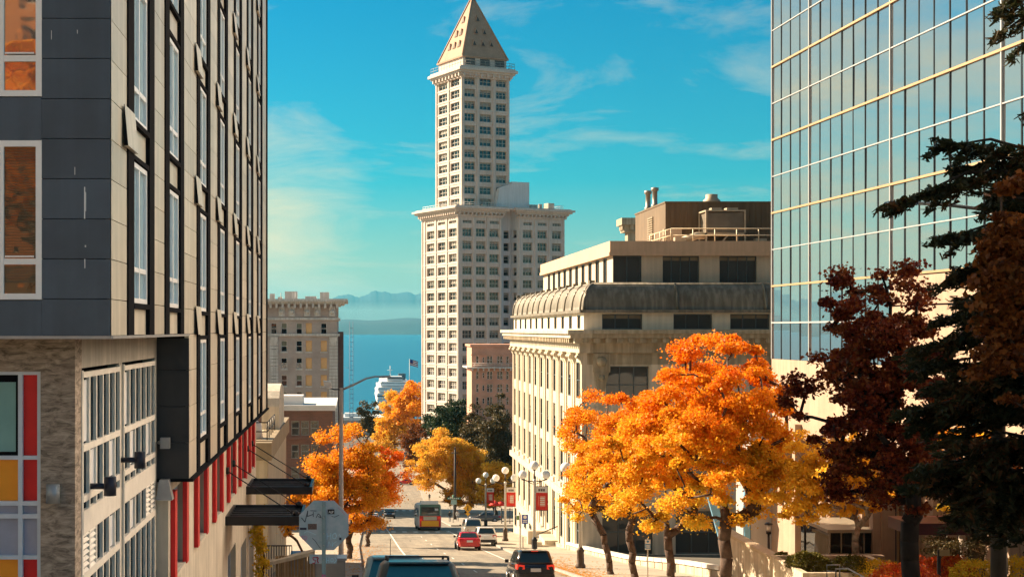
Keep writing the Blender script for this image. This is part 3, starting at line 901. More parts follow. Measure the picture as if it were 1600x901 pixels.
# lamps fixed on the building
LAMPD = pm('lamp_dark', (.03, .032, .05), .4, .3, .1, 3)
for (px, py, Y, nm, lab) in ((150, 759, 25.6, LAMPD, 'dark cylinder wall lamp on the concrete corner under the louvres'), (205, 718, 29.2, LAMPD, 'dark cylinder wall lamp on the pier between the two tall window bays')):
    t = thing('wall_lamp', lab, 'lamp', (XC - .02, Y, Z_at(py, Y)), 0, 'cylinder lamps on the apartment block')
    MB().tube([(0, 0, 0), (.34, 0, 0)], .055, 8).build('arm', nm, t)
    MB().lathe([(.02, -.17), (.115, -.17), (.115, .17), (.02, .17)], (.40, 0, 0), 14).build('shade', nm, t)
t = thing('wall_lamp', 'grey cylinder wall lamp on the front of the board-marked concrete pier', 'lamp', (X_at(86, YC), YC, Z_at(769, YC)), 0, 'cylinder lamps on the apartment block')
MB().tube([(0, 0, 0), (0, -.1, 0)], .05, 8).build('arm', LAMPD, t)
MB().lathe([(.02, -.16), (.12, -.16), (.12, .16), (.02, .16)], (0, -.18, 0), 14).build('shade', STEEL, t)
t = thing('security_camera', 'small pale security camera on the dark return wall under the overhang', 'camera', (X_at(250, 34.5), 34.5, Z_at(690, 34.5)))
MB().tube([(0, 0, 0), (0, -.25, 0), (.1, -.3, 0)], .04, 6).build('bracket', STEEL, t)
MB().box(.06, .28, -.42, -.2, -.13, .13).build('housing', STEEL, t)
t = thing('wall_light_box', 'grey wedge-shaped light box hanging below the dark return wall', 'lamp', (X_at(252, 34.3), 34.3, Z_at(748, 34.3)))
m = MB(); m.hull8([(-.1, -.25, -.48), (.3, -.25, -.48), (.3, .1, -.48), (-.1, .1, -.48)], [(-.02, -.2, 0), (.2, -.2, 0), (.2, .1, 0), (-.02, .1, 0)]); m.build('housing', STEEL, t)
m = MB().box(-.06, .26, -.2, .06, -.5, -.482); m.build('lens', WFRAME, t)
# ================================================================== SMITH-LIKE TOWER (corner tower with pyramid roof)
TERRA = pm('cream_terracotta', (.68, .585, .515), .75, 0, .1, .25, .1, 3, streak=.16)
TERRAD = pm('terracotta_roof', (.44, .275, .185), .8, 0, .12, .4, .1, 3, streak=.12)
TPANE = [glassmat('tower_glass', (.02, .025, .03), .06, .7), pm('blind_pale', (.32, .29, .24), .6, 0, .1, .5)]
TFR = pm('tower_sash', (.46, .42, .36), .6, 0, .1, 1)
WHITEW = pm('white_render', (.70, .70, .70), .7, 0, .06, .3, streak=.1)
a = R(25); OX, OY, OZ = X_at(716, 400), 400.0, -40.0
T = thing('skyscraper', 'tall cream terracotta tower with a pyramid roof rising from a wide lower block', 'building', (OX, OY, OZ), a)
zt = 35.0 - OZ           # roof of the lower block above its base
FW, FD = 35.8, 21.9
bh = 3.66
def tz(py, s=5.5): return (HY - py) / s - OZ
rows = [tz(362 + 20.0 * i) for i in range(18)]
winset = []
def variants(w, h, nx):
    r = []
    for bl in (0, 0, .35, .55, .2): r.append(win_mesh(w, h, nx, 2, .13, .2, [TFR, TPANE[0], TPANE[1]], 'window', True, None, bl))
    return r
rngw = random.Random(5)
V3 = variants(3.15, 2.35, 3); VL = variants(4.7, 2.35, 3); V1 = variants(1.9, 2.35, 1); VA = variants(2.9, .85, 3); VLA = variants(4.4, .85, 3)
m = MB()
# front wall of the left wing, court, right wing: openings
nb, U1, U2, DC = 3, 14.3, 20.0, 4.6
fu = [2.95, 7.4, 11.85]
def put_face(O, u, nrm, W, H, cols, w, V, rowz, hh, rz, depth=.5, attic=None, mi=0):
    ops = []
    for cx in cols:
        for z in rowz:
            if 2 < z < H - 2: ops.append((cx - w / 2, cx + w / 2, z - hh / 2, z + hh / 2))
        if attic: ops.append((cx - attic[0] / 2, cx + attic[0] / 2, attic[1] - .43, attic[1] + .43))
    m.facade(O, u, nrm, W, H, ops, depth, mi)
    O = Vector(O); u = Vector(u); nn = Vector(nrm)
    for o in ops:
        at = o[3] - o[2] < 1
        P = O + u * ((o[0] + o[1]) / 2) + Vector((0, 0, o[2] + .003)) - nn * (depth - .06)
        winset.append((rngw.choice(attic[2] if at else V), P, rz, (o[1] - o[0]) * (o[3] - o[2]) + (100 if o[2] > 20 else 0) + o[2] * .01))
az = tz(345.5)
put_face((0, 0, 0), (1, 0, 0), (0, -1, 0), U1, zt, fu, 3.15, V3, rows, 2.35, 0, attic=(2.9, az, VA))
put_face((U1, DC, 0), (1, 0, 0), (0, -1, 0), U2 - U1, zt, [4.4], 1.9, V1, rows, 2.35, 0, mi=1)
put_face((U1, 0, 0), (0, 1, 0), (1, 0, 0), DC, zt, [], 1, V1, [], 1, 0, mi=1)
put_face((U2, 0, 0), (0, 1, 0), (-1, 0, 0), DC, zt, [2.3], 2.4, variants(2.4, 2.35, 1), rows, 2.35, R(-90), mi=1)
put_face((U2, 0, 0), (1, 0, 0), (0, -1, 0), FW - U2, zt, [3.1, 8.1, 13.1], 3.2, variants(3.2, 2.35, 3), rows, 2.35, 0, attic=(2.9, az, VA))
put_face((0, 0, 0), (0, 1, 0), (-1, 0, 0), FD, zt, [3.3, 9.9, 16.6], 4.7, VL, rows, 2.35, R(-90), attic=(4.4, az, VLA))
m.poly([(FW, 0, 0), (FW, FD, 0), (FW, FD, zt), (FW, 0, zt)]); m.poly([(0, FD, 0), (FW, FD, 0), (FW, FD, zt), (0, FD, zt)])
for x0, x1, y0 in ((0, U1, 0), (U1, U2, DC), (U2, FW, 0)): m.poly([(x0, y0, zt), (x1, y0, zt), (x1, FD, zt), (x0, FD, zt)])
m.build('wall', [TERRA, WHITEW], T)
# belt courses, pilaster strips
m = MB()
for z in rows[:-1]:
    zz = z - 1.75
    m.box(-.12, U1 + .02, -.12, 0, zz, zz + .22); m.box(U2 - .1, FW + .1, -.12, 0, zz, zz + .22); m.box(-.12, -.0, .0, FD, zz, zz + .22)
for x in (.1, 5.0, 9.45, 13.9): m.box(x - .22, x + .22, -.2, -.002, 0, zt - 2.9)
for x in (U2 + .25, U2 + 5.6, U2 + 10.6, FW - .3): m.box(x - .22, x + .22, -.2, -.002, 0, zt - 2.9)
for y in (.3, 6.6, 13.2, 19.9, FD - .2): m.box(-.2, -.002, y - .25, y + .25, 0, zt - 2.9)
m.build('pilaster', TERRA, T)
# main cornice: three steps and brackets
m = MB()
for (x0, x1, wrap) in ((0, U1, 1), (U2, FW, 0)):
    for e_, z0, z1 in ((.5, -2.6, -2.2), (1.0, -1.6, -1.05), (1.7, -1.05, -.55), (2.3, -.55, 0), (1.5, 0, .35)):
        m.box(x0 - e_, x1 + e_, -e_, .3, zt + z0, zt + z1)
        if wrap: m.box(x0 - e_, .3, .3, FD + e_, zt + z0, zt + z1 - .003)
    n_ = int((x1 - x0) / 1.3)
    for i in range(n_ + 1):
        x = x0 + (x1 - x0) * i / n_; m.box(x - .2, x + .2, -1.3, 0, zt - 2.15, zt - 1.61)
for i in range(18):
    y = i * FD / 17; m.box(-1.3, 0, y - .2, y + .2, zt - 2.15, zt - 1.61)
m.build('cornice', TERRA, T)
# roof-top bits on the lower block
m = MB()
def rail(mb, pts, h=1.1, n=None, r=.05):
    for p, q in zip(pts[:-1], pts[1:]):
        p, q = Vector(p), Vector(q); k = max(1, int((q - p).length / 1.6))
        for i in range(k + 1):
            c = p.lerp(q, i / k); mb.tube([c, c + Vector((0, 0, h))], r, 4)
        for hh in (h, h * .5): mb.tube([p + Vector((0, 0, hh)), q + Vector((0, 0, hh))], r, 4)
rail(m, [(.2, FD, zt + .35), (.2, .2, zt + .35), (U1, .2, zt + .35)]); rail(m, [(U2 + 2, .3, zt + .35), (FW - .3, .3, zt + .35), (FW - .3, 8, zt + .35)])
m.build('roof_rail', WHITEW, T)
m = MB(); m.box(26, 28.4, 3, 5, zt, zt + 1.7); m.box(29.2, 30, 3, 4, zt, zt + 2.0); m.box(31.5, 33.6, 2, 4.4, zt, zt + 2.3); m.box(23, 25, 4, 6, zt, zt + 1.2); m.box(9, 10.2, 1.6, 2.6, zt, zt + 1.2); m.box(10.9, 11.2, 1.6, 1.9, zt, zt + 2)
split_build(m, 'roof_plant', pm('roof_plant', (.5, .42, .33), .6, .2, .2, .8), T)
m = MB(); m.box(18.62, 24.6, 1.5, 10.4, zt, zt + 8.0); m.box(17.5, 18.6, 1.6, 8, zt, zt + 7.0)
m.hull8([(13, 1.2, zt), (18.61, 1.2, zt), (18.61, 2.98, zt), (13, 2.98, zt)], [(14.5, 1.3, zt + 6.0), (18.61, 1.3, zt + 7.5), (18.61, 2.98, zt + 7.5), (14.5, 2.98, zt + 6.0)])
m.build('penthouse', WHITEW, T)
# the tower
TX, TW = 3.0, 15.6
t0, t1 = zt, (HY - 119) / 5.42 - OZ
m = MB(); winset2 = []
trow = [(HY - (127 + 18.9 * i)) / 5.42 - OZ for i in range(11)]
VT = variants(3.9, 2.25, 3); VT2 = variants(3.5, 2.25, 3); VTL = variants(5.3, 2.25, 3)
def tface(O, u, nrm, cols, rz):
    ops = []; md = []
    for cx, w_, V in cols:
        for z in trow:
            zz = z - t0; ops.append((cx - w_ / 2, cx + w_ / 2, zz - 1.125, zz + 1.125)); md.append(V)
    m.facade(O, u, nrm, TW, t1 - t0, ops, .45)
    for o, V in zip(ops, md):
        P = Vector(O) + Vector(u) * ((o[0] + o[1]) / 2) + Vector((0, 0, o[2] + .003)) - Vector(nrm) * .39
        winset.append((rngw.choice(V), P, rz, 500 + o[2]))
tface((TX, TX, t0), (1, 0, 0), (0, -1, 0), [(2.5, 3.5, VT2), (7.75, 3.9, VT), (13.0, 3.5, VT2)], 0)
tface((TX, TX, t0), (0, 1, 0), (-1, 0, 0), [(4.3, 5.3, VTL), (11.6, 5.3, VTL)], R(-90))
m.poly([(TX + TW, TX, t0), (TX + TW, TX + TW, t0), (TX + TW, TX + TW, t1), (TX + TW, TX, t1)]); m.poly([(TX, TX + TW, t0), (TX + TW, TX + TW, t0), (TX + TW, TX + TW, t1), (TX, TX + TW, t1)])
m.poly([(TX, TX, t1), (TX + TW, TX, t1), (TX + TW, TX + TW, t1), (TX, TX + TW, t1)])
m.build('tower_wall', TERRA, T)
place_windows(T, winset)
m = MB()
for z in trow:
    zz = z - 1.7; m.box(TX - .12, TX + TW + .12, TX - .12, TX, zz, zz + .25); m.box(TX - .12, TX, TX, TX + TW, zz, zz + .25)
for x in (.25, 5.1, 10.4, TW - .25): m.box(TX + x - .28, TX + x + .28, TX - .25, TX - .002, t0, t1)
for y in (.25, 7.9, TW - .25): m.box(TX - .25, TX - .002, TX + y - .28, TX + y + .28, t0, t1)
m.build('pilaster', TERRA, T)
m = MB(); ta, tb = TX, TX + TW
for e_, z0, z1 in ((.4, -.6, 0), (.8, 0, .7), (1.3, .7, 1.3), (1.9, 1.3, 2.1), (1.4, 2.1, 2.6)): m.box(ta - e_, tb + e_, ta - e_, tb + e_, t1 + z0, t1 + z1)
for i in range(9):
    c = ta + TW * i / 8; m.box(c - .25, c + .25, ta - 1.2, ta - .4, t1 - .3, t1 + .69); m.box(ta - 1.2, ta - .4, c - .25, c + .25, t1 - .3, t1 + .69)
m.build('cornice', TERRA, T)
m = MB(); zr = t1 + 2.6
rail(m, [(ta - 1.2, tb + 1.2, zr), (ta - 1.2, ta - 1.2, zr), (tb + 1.2, ta - 1.2, zr), (tb + 1.2, tb + 1.2, zr)], 1.6, r=.06); m.build('balcony_rail', pm('rail_grey', (.3, .29, .27), .6, .2, .1, 1), T)
# attic with vents, pyramid with dormers
pb = (HY - 90) / 5.4 - OZ; ap = (HY + 9) / 5.35 - OZ
m = MB(); e_ = .55
m.box(ta + e_, tb - e_, ta + e_, tb - e_, zr, pb)
m.build('attic', TERRA, T)
m = MB()
for c in (2.9, 7.8, 12.7):
    m.box(ta + c - 1.6, ta + c + 1.6, ta + e_ - .05, ta + e_, zr + .7, pb - .45); 
split_build(m, 'vent', pm('vent_dark', (.10, .095, .09), .6, 0, .2, 1), T)
cx = (ta + tb) / 2; hb = TW / 2 - .3
m = MB(); base = [(cx - hb, cx - hb, pb), (cx + hb, cx - hb, pb), (cx + hb, cx + hb, pb), (cx - hb, cx + hb, pb)]
hs = .35; tp = [(cx - hs, cx - hs, ap - .8), (cx + hs, cx - hs, ap - .8), (cx + hs, cx + hs, ap - .8), (cx - hs, cx + hs, ap - .8)]
m.loft([base, tp], sm=False)
for p in range(4): m.tube([base[p], tp[p]], .3, 5)
m.tube([(cx, cx, ap - 1), (cx, cx, ap + 6)], [.5, .1], 6); m.ball((cx, cx, ap + 1), .9, 8)
m.box(cx - hb - .25, cx + hb + .25, cx - hb - .25, cx + hb + .25, pb - .3, pb + .15)
m.build('pyramid_roof', TERRAD, T)
dk = pm('dormer_dark', (.06, .05, .045), .7, 0, .2, 1)
for fr, n_ in ((.225, 3), (.42, 2), (.63, 1)):
    for fc in (0, 1):
        z = pb + (ap - pb) * fr; h = hb * (1 - fr) ; half = h * .5
        for i in range(n_):
            c = (i - (n_ - 1) / 2) * 3.0 * (1 - .25 * fr)
            y = cx - hb * (1 - fr) - .02
            P = lambda x_, d_, z_: (cx + x_, y + d_, z_) if fc == 0 else (y + d_, cx + x_, z_)
            d = MB(); s_ = .85
            d.poly([P(c - s_, -.55, z - .9), P(c + s_, -.55, z - .9), P(c, -.15, z + 1.1)]); d.poly([P(c - s_, -.55, z - .9), P(c, -.15, z + 1.1), P(c, 1.3, z + 1.0), P(c - s_, .5, z - .9)]); d.poly([P(c + s_, -.55, z - .9), P(c, -.15, z + 1.1), P(c, 1.3, z + 1.0), P(c + s_, .5, z - .9)])
            o = d.build('dormer', TERRAD, T)
            q = MB(); s_ = .55; q.poly([P(c - s_, -.58, z - .75), P(c + s_, -.58, z - .75), P(c, -.26, z + .6)]); q.build('dormer_window', dk, o)
# ================================================================== STONE OFFICE BUILDING ON THE RIGHT (mansard)
LIME = pm('limestone', (.60, .52, .40), .8, 0, .12, .35, .15, 6, streak=.2)
LIME2 = pm('weathered_limestone', (.46, .38, .27), .85, 0, .2, .5, .2, 5, streak=.3)
STUCCO = pm('tan_stucco', (.60, .49, .37), .85, 0, .1, .3, .1, 8, streak=.12)
STUCP = pm('pink_tan_fascia', (.62, .41, .27), .8, 0, .08, .3, .05, 8, streak=.1)
LEAD = pm('lead_roof', (.26, .225, .175), .55, .2, .3, .5, .1, 5, streak=.4)
OFRAME = pm('bronze_frame', (.09, .115, .125), .4, .3, .1, 2)
OPANE = glassmat('office_glass', (.10, .10, .095), .03, .8, .3, .15, .7)
OCURT = pm('curtain_inside', (.26, .21, .14), .7, 0, .3, .6)
BRN = pm('brown_cladding', (.17, .115, .065), .6, .1, .12, .4, .05, 5, streak=.2)
XB, YA, YB = 17.5, 106.6, 152.6
XR_ = 60.0
B = thing('office_building', 'tan stone office building with a ribbed mansard and a set-back top storey', 'building', (30, 120, -20), 0, None, True)
ZG = -24.0
Bo = B['_o']
def bput(me, x, y, z, rz): return put('window', me, B, (x - Bo[0], y - Bo[1], z - Bo[2]), rz)
m = MB(); W = YB - YA
pit = 4.18; cols = [2.3 + pit * i for i in range(11)]
st_ops, recs = [], []
for c in cols:
    for (z0, z1, w_) in ((-5.3, -2.5, 2.1), (-9.15, -6.3, 2.1), (-12.55, -9.95, 2.1)):
        st_ops.append((c - w_ / 2, c + w_ / 2, z0 - ZG, z1 - ZG))
    st_ops.append((c - 1.05, c + 1.05, -17.3 - ZG, -13.9 - ZG))
    if c > 14: st_ops.append((c - 1.05, c + 1.05, max(g(YA + c) + .9, -22) - ZG, -18.9 - ZG))
m.facade((XB, YA, ZG), (0, 1, 0), (-1, 0, 0), W, -.9 - ZG, st_ops, .08)
m.build('street_wall', LIME, B)
wmesh = {}
def wm2(w_, h_, nx, ny, fr=OFRAME, bl=0):
    k = (round(w_, 2), round(h_, 2), nx, ny, fr.name, bl)
    if k not in wmesh: wmesh[k] = win_mesh(w_ - .01, h_ - .01, nx, ny, .08, .12, [fr, OPANE, OCURT], 'window', True, None, bl)
    return wmesh[k]
for o in st_ops: bput(wm2(o[1] - o[0], o[3] - o[2], 1, 2, bl=rngw.choice([0, 0, .4, .6])), XB + .03, YA + (o[0] + o[1]) / 2, ZG + o[2] + .005, R(-90))
# front wall: wide window bays
fb = [(1.75, 5.0), (7.3, 10.6), (12.6, 15.8), (18, 21.2), (23.4, 26.6)]
f_ops = []
for a, b in fb:
    for z0, z1 in ((-5.6, -2.75), (-9.2, -6.4), (-12.6, -9.9)): f_ops.append((a, b, z0 - ZG, z1 - ZG))
    f_ops.append((a - .3, b + .3, -17.0 - ZG, -13.7 - ZG))
m = MB(); m.facade((XB, YA, ZG), (1, 0, 0), (0, -1, 0), 40, -.9 - ZG, f_ops, .5)
m.build('front_wall', pm('front_stone', (.68, .59, .47), .85, 0, .12, .4, .2, 5, streak=.2), B)
for o in f_ops: bput(wm2(o[1] - o[0], o[3] - o[2], 3, 2, bl=rngw.choice([0, 0, .3])), XB + (o[0] + o[1]) / 2, YA + .38, ZG + o[2] + .005, 0)
# pilasters, bands, capitals on the street side
m = MB()
for i in range(12):
    y = YA + .45 + pit * (i - .02)
    y = min(y, YB - .4)
    for s in (-.5, .5) if 0 < i < 11 else (0,):
        m.box(XB - .10, XB - .003, y + s - .32, y + s + .32, -13.0, -2.1)
        m.box(XB - .16, XB - .003, y + s - .4, y + s + .4, -13.0, -12.6)
        # capital scrolls
        m.hull8([(XB - .13, y + s - .36, -2.6), (XB - .003, y + s - .36, -2.6), (XB - .003, y + s + .36, -2.6), (XB - .13, y + s + .36, -2.6)], [(XB - .45, y + s - .46, -1.75), (XB - .003, y + s - .46, -1.75), (XB - .003, y + s + .46, -1.75), (XB - .45, y + s + .46, -1.75)])
        m.tube([(XB - .38, y + s - .42, -2.05), (XB - .38, y + s + .42, -2.05)], .14, 8)
    for s in ((-.62, .62) if 0 < i < 11 else (0,)): m.box(XB - .10, XB - .003, y + s - .4, y + s + .4, -17.9, -13.55)
m.build('pilaster', LIME, B)
m = MB()
m.box(XB - .4, XB - .004, YA - .3, YB + .2, -13.55, -13.0); m.box(XB - .3, XB - .004, YA - .2, YB + .1, -18.7, -17.9)
for c in cols:
    for z in (-5.35, -9.2): m.box(XB - .05, XB - .003, YA + c - 1.0, YA + c + 1.0, z - .75, z)
    m.box(XB - .25, XB - .003, YA + c - .6, YA + c + .6, -13.0 + .01, -12.62)
m.box(XB - .15, XB + 39, YA - .25, YA - .003, -13.5, -13.0)
m.build('string_course', LIME, B)
# entablature
m = MB()
for e_, z0, z1 in ((.35, -1.75, -1.0), (.75, -1.0, -.62), (1.15, -.62, -.3), (1.35, -.3, .0)):
    m.box(XB - e_, XB + .5, YA - e_, YB + e_ * .6, z0, z1)
m.build('cornice', LIME, B)
m = MB()
for e_, z0, z1 in ((.35, -1.75, -1.0), (.75, -1.0, -.62), (1.15, -.62, -.3), (1.35, -.3, .0)):
    m.box(XB + .51, XB + 40, YA - e_, YA + .3, z0 + .003, z1 - .003)
for i in range(46):
    x = XB - .2 + i * .86; m.box(x, x + .42, YA - 1.05, YA - .36, -.98, -.64)
m.build('cornice', LIME2, B)
m = MB()
for i in range(48):
    y = YA + .2 + i * .97; m.box(XB - 1.05, XB - .36, y, y + .45, -.98, -.64)
split_build(m, 'dentil', LIME2, B)
m = MB(); m.box(XB + .75, XB + 2.0, YA - .3, YA - .003, -3.2, -1.8); m.hull8([(XB + 1.1, YA - .2, -4.6), (XB + 1.6, YA - .2, -4.6), (XB + 1.6, YA - .004, -4.6), (XB + 1.1, YA - .004, -4.6)], [(XB + .8, YA - .35, -3.2), (XB + 1.9, YA - .35, -3.2), (XB + 1.9, YA - .004, -3.2), (XB + .8, YA - .004, -3.2)])
m.ball((XB + 1.35, YA - .35, -2.4), .42, 8); m.ball((XB + 1.35, YA - .25, -3.6), .28, 8)
m.build('carved_ornament', LIME2, B)
m = MB(); m.box(XB + .3, XB + 40, YA - .03, YA - .003, -2.62, -1.76); m.build('frieze', LIME2, B)
m = MB()
for a, b in fb: m.box(XB + a - .1, XB + (a + b) / 2 - .03, YA - .06, YA - .0035, -2.74, -2.63); m.box(XB + (a + b) / 2 + .03, XB + b + .1, YA - .06, YA - .0035, -2.74, -2.63)
for i in range(24):
    m.box(XB + .02, XB + 1.5, YA - .03, YA - .0032, -3.3 - i * .42, -2.92 - i * .42) if i > 3 else None
split_build(m, 'stone_block', LIME, B)
# attic storey
za0, za1 = .0, 1.35
m = MB(); a_ops = [(c - .8, c + .8, .06, 1.12) for c in cols]
m.facade((XB + .05, YA + .05, za0), (0, 1, 0), (-1, 0, 0), W, za1, a_ops, .06)
fa = [(1.4, 4.45), (6.8, 9.75), (11.1, 14.1), (16.4, 19.4), (21.6, 24.6)]
fo = [(a, b, .04, 1.2) for a, b in fa]
m.facade((XB + .05, YA + .05, za0), (1, 0, 0), (0, -1, 0), 40, za1, fo, .3)
m.build('attic_wall', pm('attic_plaster', (.78, .69, .55), .8, 0, .1, .4, .1, 6, streak=.12), B)
for o in a_ops: bput(wm2(1.6, 1.06, 1, 1), XB + .075, YA + .05 + (o[0] + o[1]) / 2, .065, R(-90))
for o in fo: bput(wm2(o[1] - o[0], 1.16, 3, 1, bl=rngw.choice([0, .3, .45])), XB + .05 + (o[0] + o[1]) / 2, YA + .25, .045, 0)
# mansard: quarter-round roof with ribs
def mprof(t): return (math.sin(t * math.pi / 2) , )
m = MB(); NP = 10; rise = 1.95; inn = .9
prof = []
for i in range(NP + 1):
    t = i / NP * math.pi / 2
    prof.append((inn * (1 - math.cos(t)), rise * math.sin(t)))
prof = [(-.28, -.16), (-.28, 0)] + prof
ring_a = [(XB + .05 + o_, YA + .05 + o_, za1 + .16 + z) for o_, z in prof]
ring_b = [(XB + .05 + o_, YB + .1, za1 + .16 + z) for o_, z in prof]
ring_c = [(XB + 40, YA + .05 + o_, za1 + .16 + z) for o_, z in prof]
m.loft([ring_b, ring_a], sm=True, cap=False, closed=False); m.loft([ring_a, ring_c], sm=True, cap=False, closed=False)
zt_ = za1 + .16 + rise
m.build('mansard_roof', LEAD, B)
m = MB()
for i in range(12):
    y = YA + 1.4 + pit * i * .98
    m.tube([(XB + .02 + o_, y, za1 + .16 + z) for o_, z in prof[2:]], .11, 6)
for x in (7.15, 13.85, 20.6): m.tube([(XB + x, YA + .02 + o_, za1 + .16 + z) for o_, z in prof[2:]], .12, 6)
m.tube([(XB + .05 + o_, YA + .05 + o_, za1 + .16 + z) for o_, z in prof[2:]], .11, 6)
m.tube([(XB + .95, YB, zt_), (XB + .95, YA + .95, zt_), (XB + 40, YA + .95, zt_)], .16, 8)
m.box(XB - .3, XB + 40, YA - .36, YA - .22, za1 - .06, za1 + .16)
m.box(XB - .32, XB - .22, YA - .2, YB + .1, za1 - .06, za1 + .16)
for i in range(13):
    y = YA + 1.5 + pit * i * .95; m.box(XB + .75, XB + 1.15, y, y + .3, zt_ + .05, zt_ + .33)
m.build('roof_rib', LEAD, B)
m = MB(); m.poly([(XB + .9, YA + .9, zt_ - .05), (XB + 40, YA + .9, zt_ - .05), (XB + 40, YB, zt_ - .05), (XB + .9, YB, zt_ - .05)]); m.build('roof_deck', LEAD, B)
# set-back top storey
XT, YT, YT2 = 20.2, 109.0, 148.6
zl, zh = 3.35, 5.75
t_ops = [(2.6 + i * 3.55 , 4.3 + i * 3.55, .05, 2.36) for i in range(10)]
m = MB(); m.facade((XT, YT, zl), (0, 1, 0), (-1, 0, 0), YT2 - YT, zh - zl, t_ops, .06)
tf = [(3.85, 6.7), (8.25, 11.15), (13.3, 16.2), (18, 21)]
tfo = [(a, b, .02, 2.36) for a, b in tf]
m.facade((XT + 2.2, YT, zl), (1, 0, 0), (0, -1, 0), 36, zh - zl, [(a - 2.2, b - 2.2, c, d) for a, b, c, d in tfo], .3)
m.build('top_storey_wall', STUCCO, B)
for o in t_ops: bput(wm2(1.7, 2.31, 2, 1), XT + .03, YT + (o[0] + o[1]) / 2, zl + .055, R(-90))
for o in tfo: bput(wm2(o[1] - o[0], 2.34, 4, 1, bl=rngw.choice([0, .15, .3])), XT + (o[0] + o[1]) / 2, YT + .2, zl + .025, 0)
bput(wm2(2.15, 2.38, 2, 1), XT + 1.1, YT + .1, zl + .005, 0)
m = MB(); m.box(XT - .28, XT + 38, YT - .3, YT2 + .2, zh, 6.85); m.box(XT - .36, XT + 38, YT - .38, YT - .3, zh - .03, zh + .25); m.box(XT - .36, XT - .28, YT - .3, YT2 + .2, zh - .03, zh + .25)
m.build('fascia', STUCP, B)
# roof plant: brown penthouse, vents, chiller, rail
m = MB(); XP, YP = 25.6, 115.0; zp = 10.35
m.box(XP, XP + 34, YP, 127.2, 6.85, zp); m.box(XP - .06, XP + 34, YP - .06, 127.3, zp, zp + .12)
for i in range(70): m.box(XP + .3 + i * .47, XP + .36 + i * .47, YP - .05, YP - .002, 6.9, zp - .01)
m.build('penthouse', BRN, B)
m = MB()
for i in range(12): m.box(XP - .1, XP - .002, 119.6, 121.6, 7.4 + i * .19, 7.5 + i * .19)
m.build('louvre', pm('tan_louvre', (.3, .24, .16), .6, .1, .1, 2), B)
for Y_, px in ((124.6, 1001), (121.8, 1009)):
    x = XP + .6; MB().lathe([(.02, 0), (.32, 0), (.3, .35), (.22, .4), (.22, 1.5), (.33, 1.55), (.33, 1.8), (.02, 1.85)], (x, Y_, zp + .12), 12).build('flue', pm('flue_grey', (.30, .27, .23), .5, .3, .15, 3), B)
MB().lathe([(.02, 0), (.75, 0), (.72, .25), (.5, .45), (.5, .75), (.02, .8)], (X_at(1112, 117), 117, zp + .12), 12).build('roof_cap', pm('cap_tan', (.42, .33, .23), .6, .1, .15, 3), B)
m = MB(); xa, xb, yc_ = X_at(1102, 112), X_at(1165, 112), 112
ch = MB().box(xa + .15, xb - .15, yc_ - .0, yc_ + 2, 7.75, 9.3).build('chiller', pm('chiller', (.16, .14, .11), .5, .2, .2, 1.5), B)
for x in (xa, xb - .12):
    for y in (yc_ - .1, yc_ + 2.1): m.box(x, x + .12, y, y + .12, 6.86, 9.4)
m.box(xa, xb, yc_ - .1, yc_ + 2.2, 9.4, 9.52); m.box(xa, xb, yc_ - .1, yc_ + .02, 7.55, 7.7); m.box(xa + .5, xa + 1.3, yc_, yc_ + .8, 9.52, 9.7); m.box(xb - 1.5, xb - .6, yc_, yc_ + .8, 9.52, 9.7)
m.hull8([(xa + 1.2, yc_ - .06, 6.9), (xa + 1.34, yc_ - .06, 6.9), (xa + 1.34, yc_, 6.9), (xa + 1.2, yc_, 6.9)], [(xa + 1.8, yc_ - .06, 7.6), (xa + 1.94, yc_ - .06, 7.6), (xa + 1.94, yc_, 7.6), (xa + 1.8, yc_, 7.6)])
m.tube([(xa - 1.8, yc_ + .3, 7.1), (xa - .6, yc_ + .3, 7.5), (xa, yc_ + .3, 7.5)], .28, 8)
for q in ((xa - 2.4, .5), (xb + .8, .4), (xb + 2.2, .35)): m.box(q[0], q[0] + .9, yc_, yc_ + .6, 6.86, 6.86 + q[1])
m.build('chiller_frame', pm('plant_frame', (.45, .38, .28), .55, .3, .15, 2), ch)
m = MB(); x = X_at(1045, 111)
rail(m, [(x, 118, 6.86), (x, 110.2, 6.86), (x + 12, 110.2, 6.86)], 1.05, r=.045); m.build('roof_rail', pm('rail_cream', (.55, .46, .32), .5, .2, .1, 2), B)
m = MB(); m.box(x + .4, x + 1.9, 114.7, 114.94, 6.86, 8.2); m.build('access_door', STUCCO, B)
m = MB(); m.box(XB + .6, XR_, YA + .6, YB - .1, ZG, -.95); m.poly([(XB, YB, ZG), (XR_, YB, ZG), (XR_, YB, 1.3), (XB, YB, 1.3)]); m.box(XT + .4, XR_ - 1, YT + .4, YT2, 3.3, 5.7)
m.box(XB + .5, XB + 30, YA + .5, YB - .2, -.9, 1.3)
m.build('core', OFRAME, B)
# entrance steps with handrail on the pavement
t = thing('entrance_steps', 'low stone steps with a dark handrail beside the stone office building', 'steps', (15.9, 121, g(121) + .15))
m = MB(); m.box(0, 1.6, -2.2, 2.2, -1, .35); m.box(.4, 1.6, -1.9, 1.9, .35, .7); m.box(-.5, 0, -3.2, -2.2, -1, .75); m.box(-.5, 1.6, 2.2, 3.0, -1, .9); m.build('step', LIME, t)
m = MB(); m.tube([(-.2, -1.9, .3), (-.2, -1.9, 1.2), (1.5, -1.9, 1.9)], .05, 6); m.build('handrail', BLACK, t)

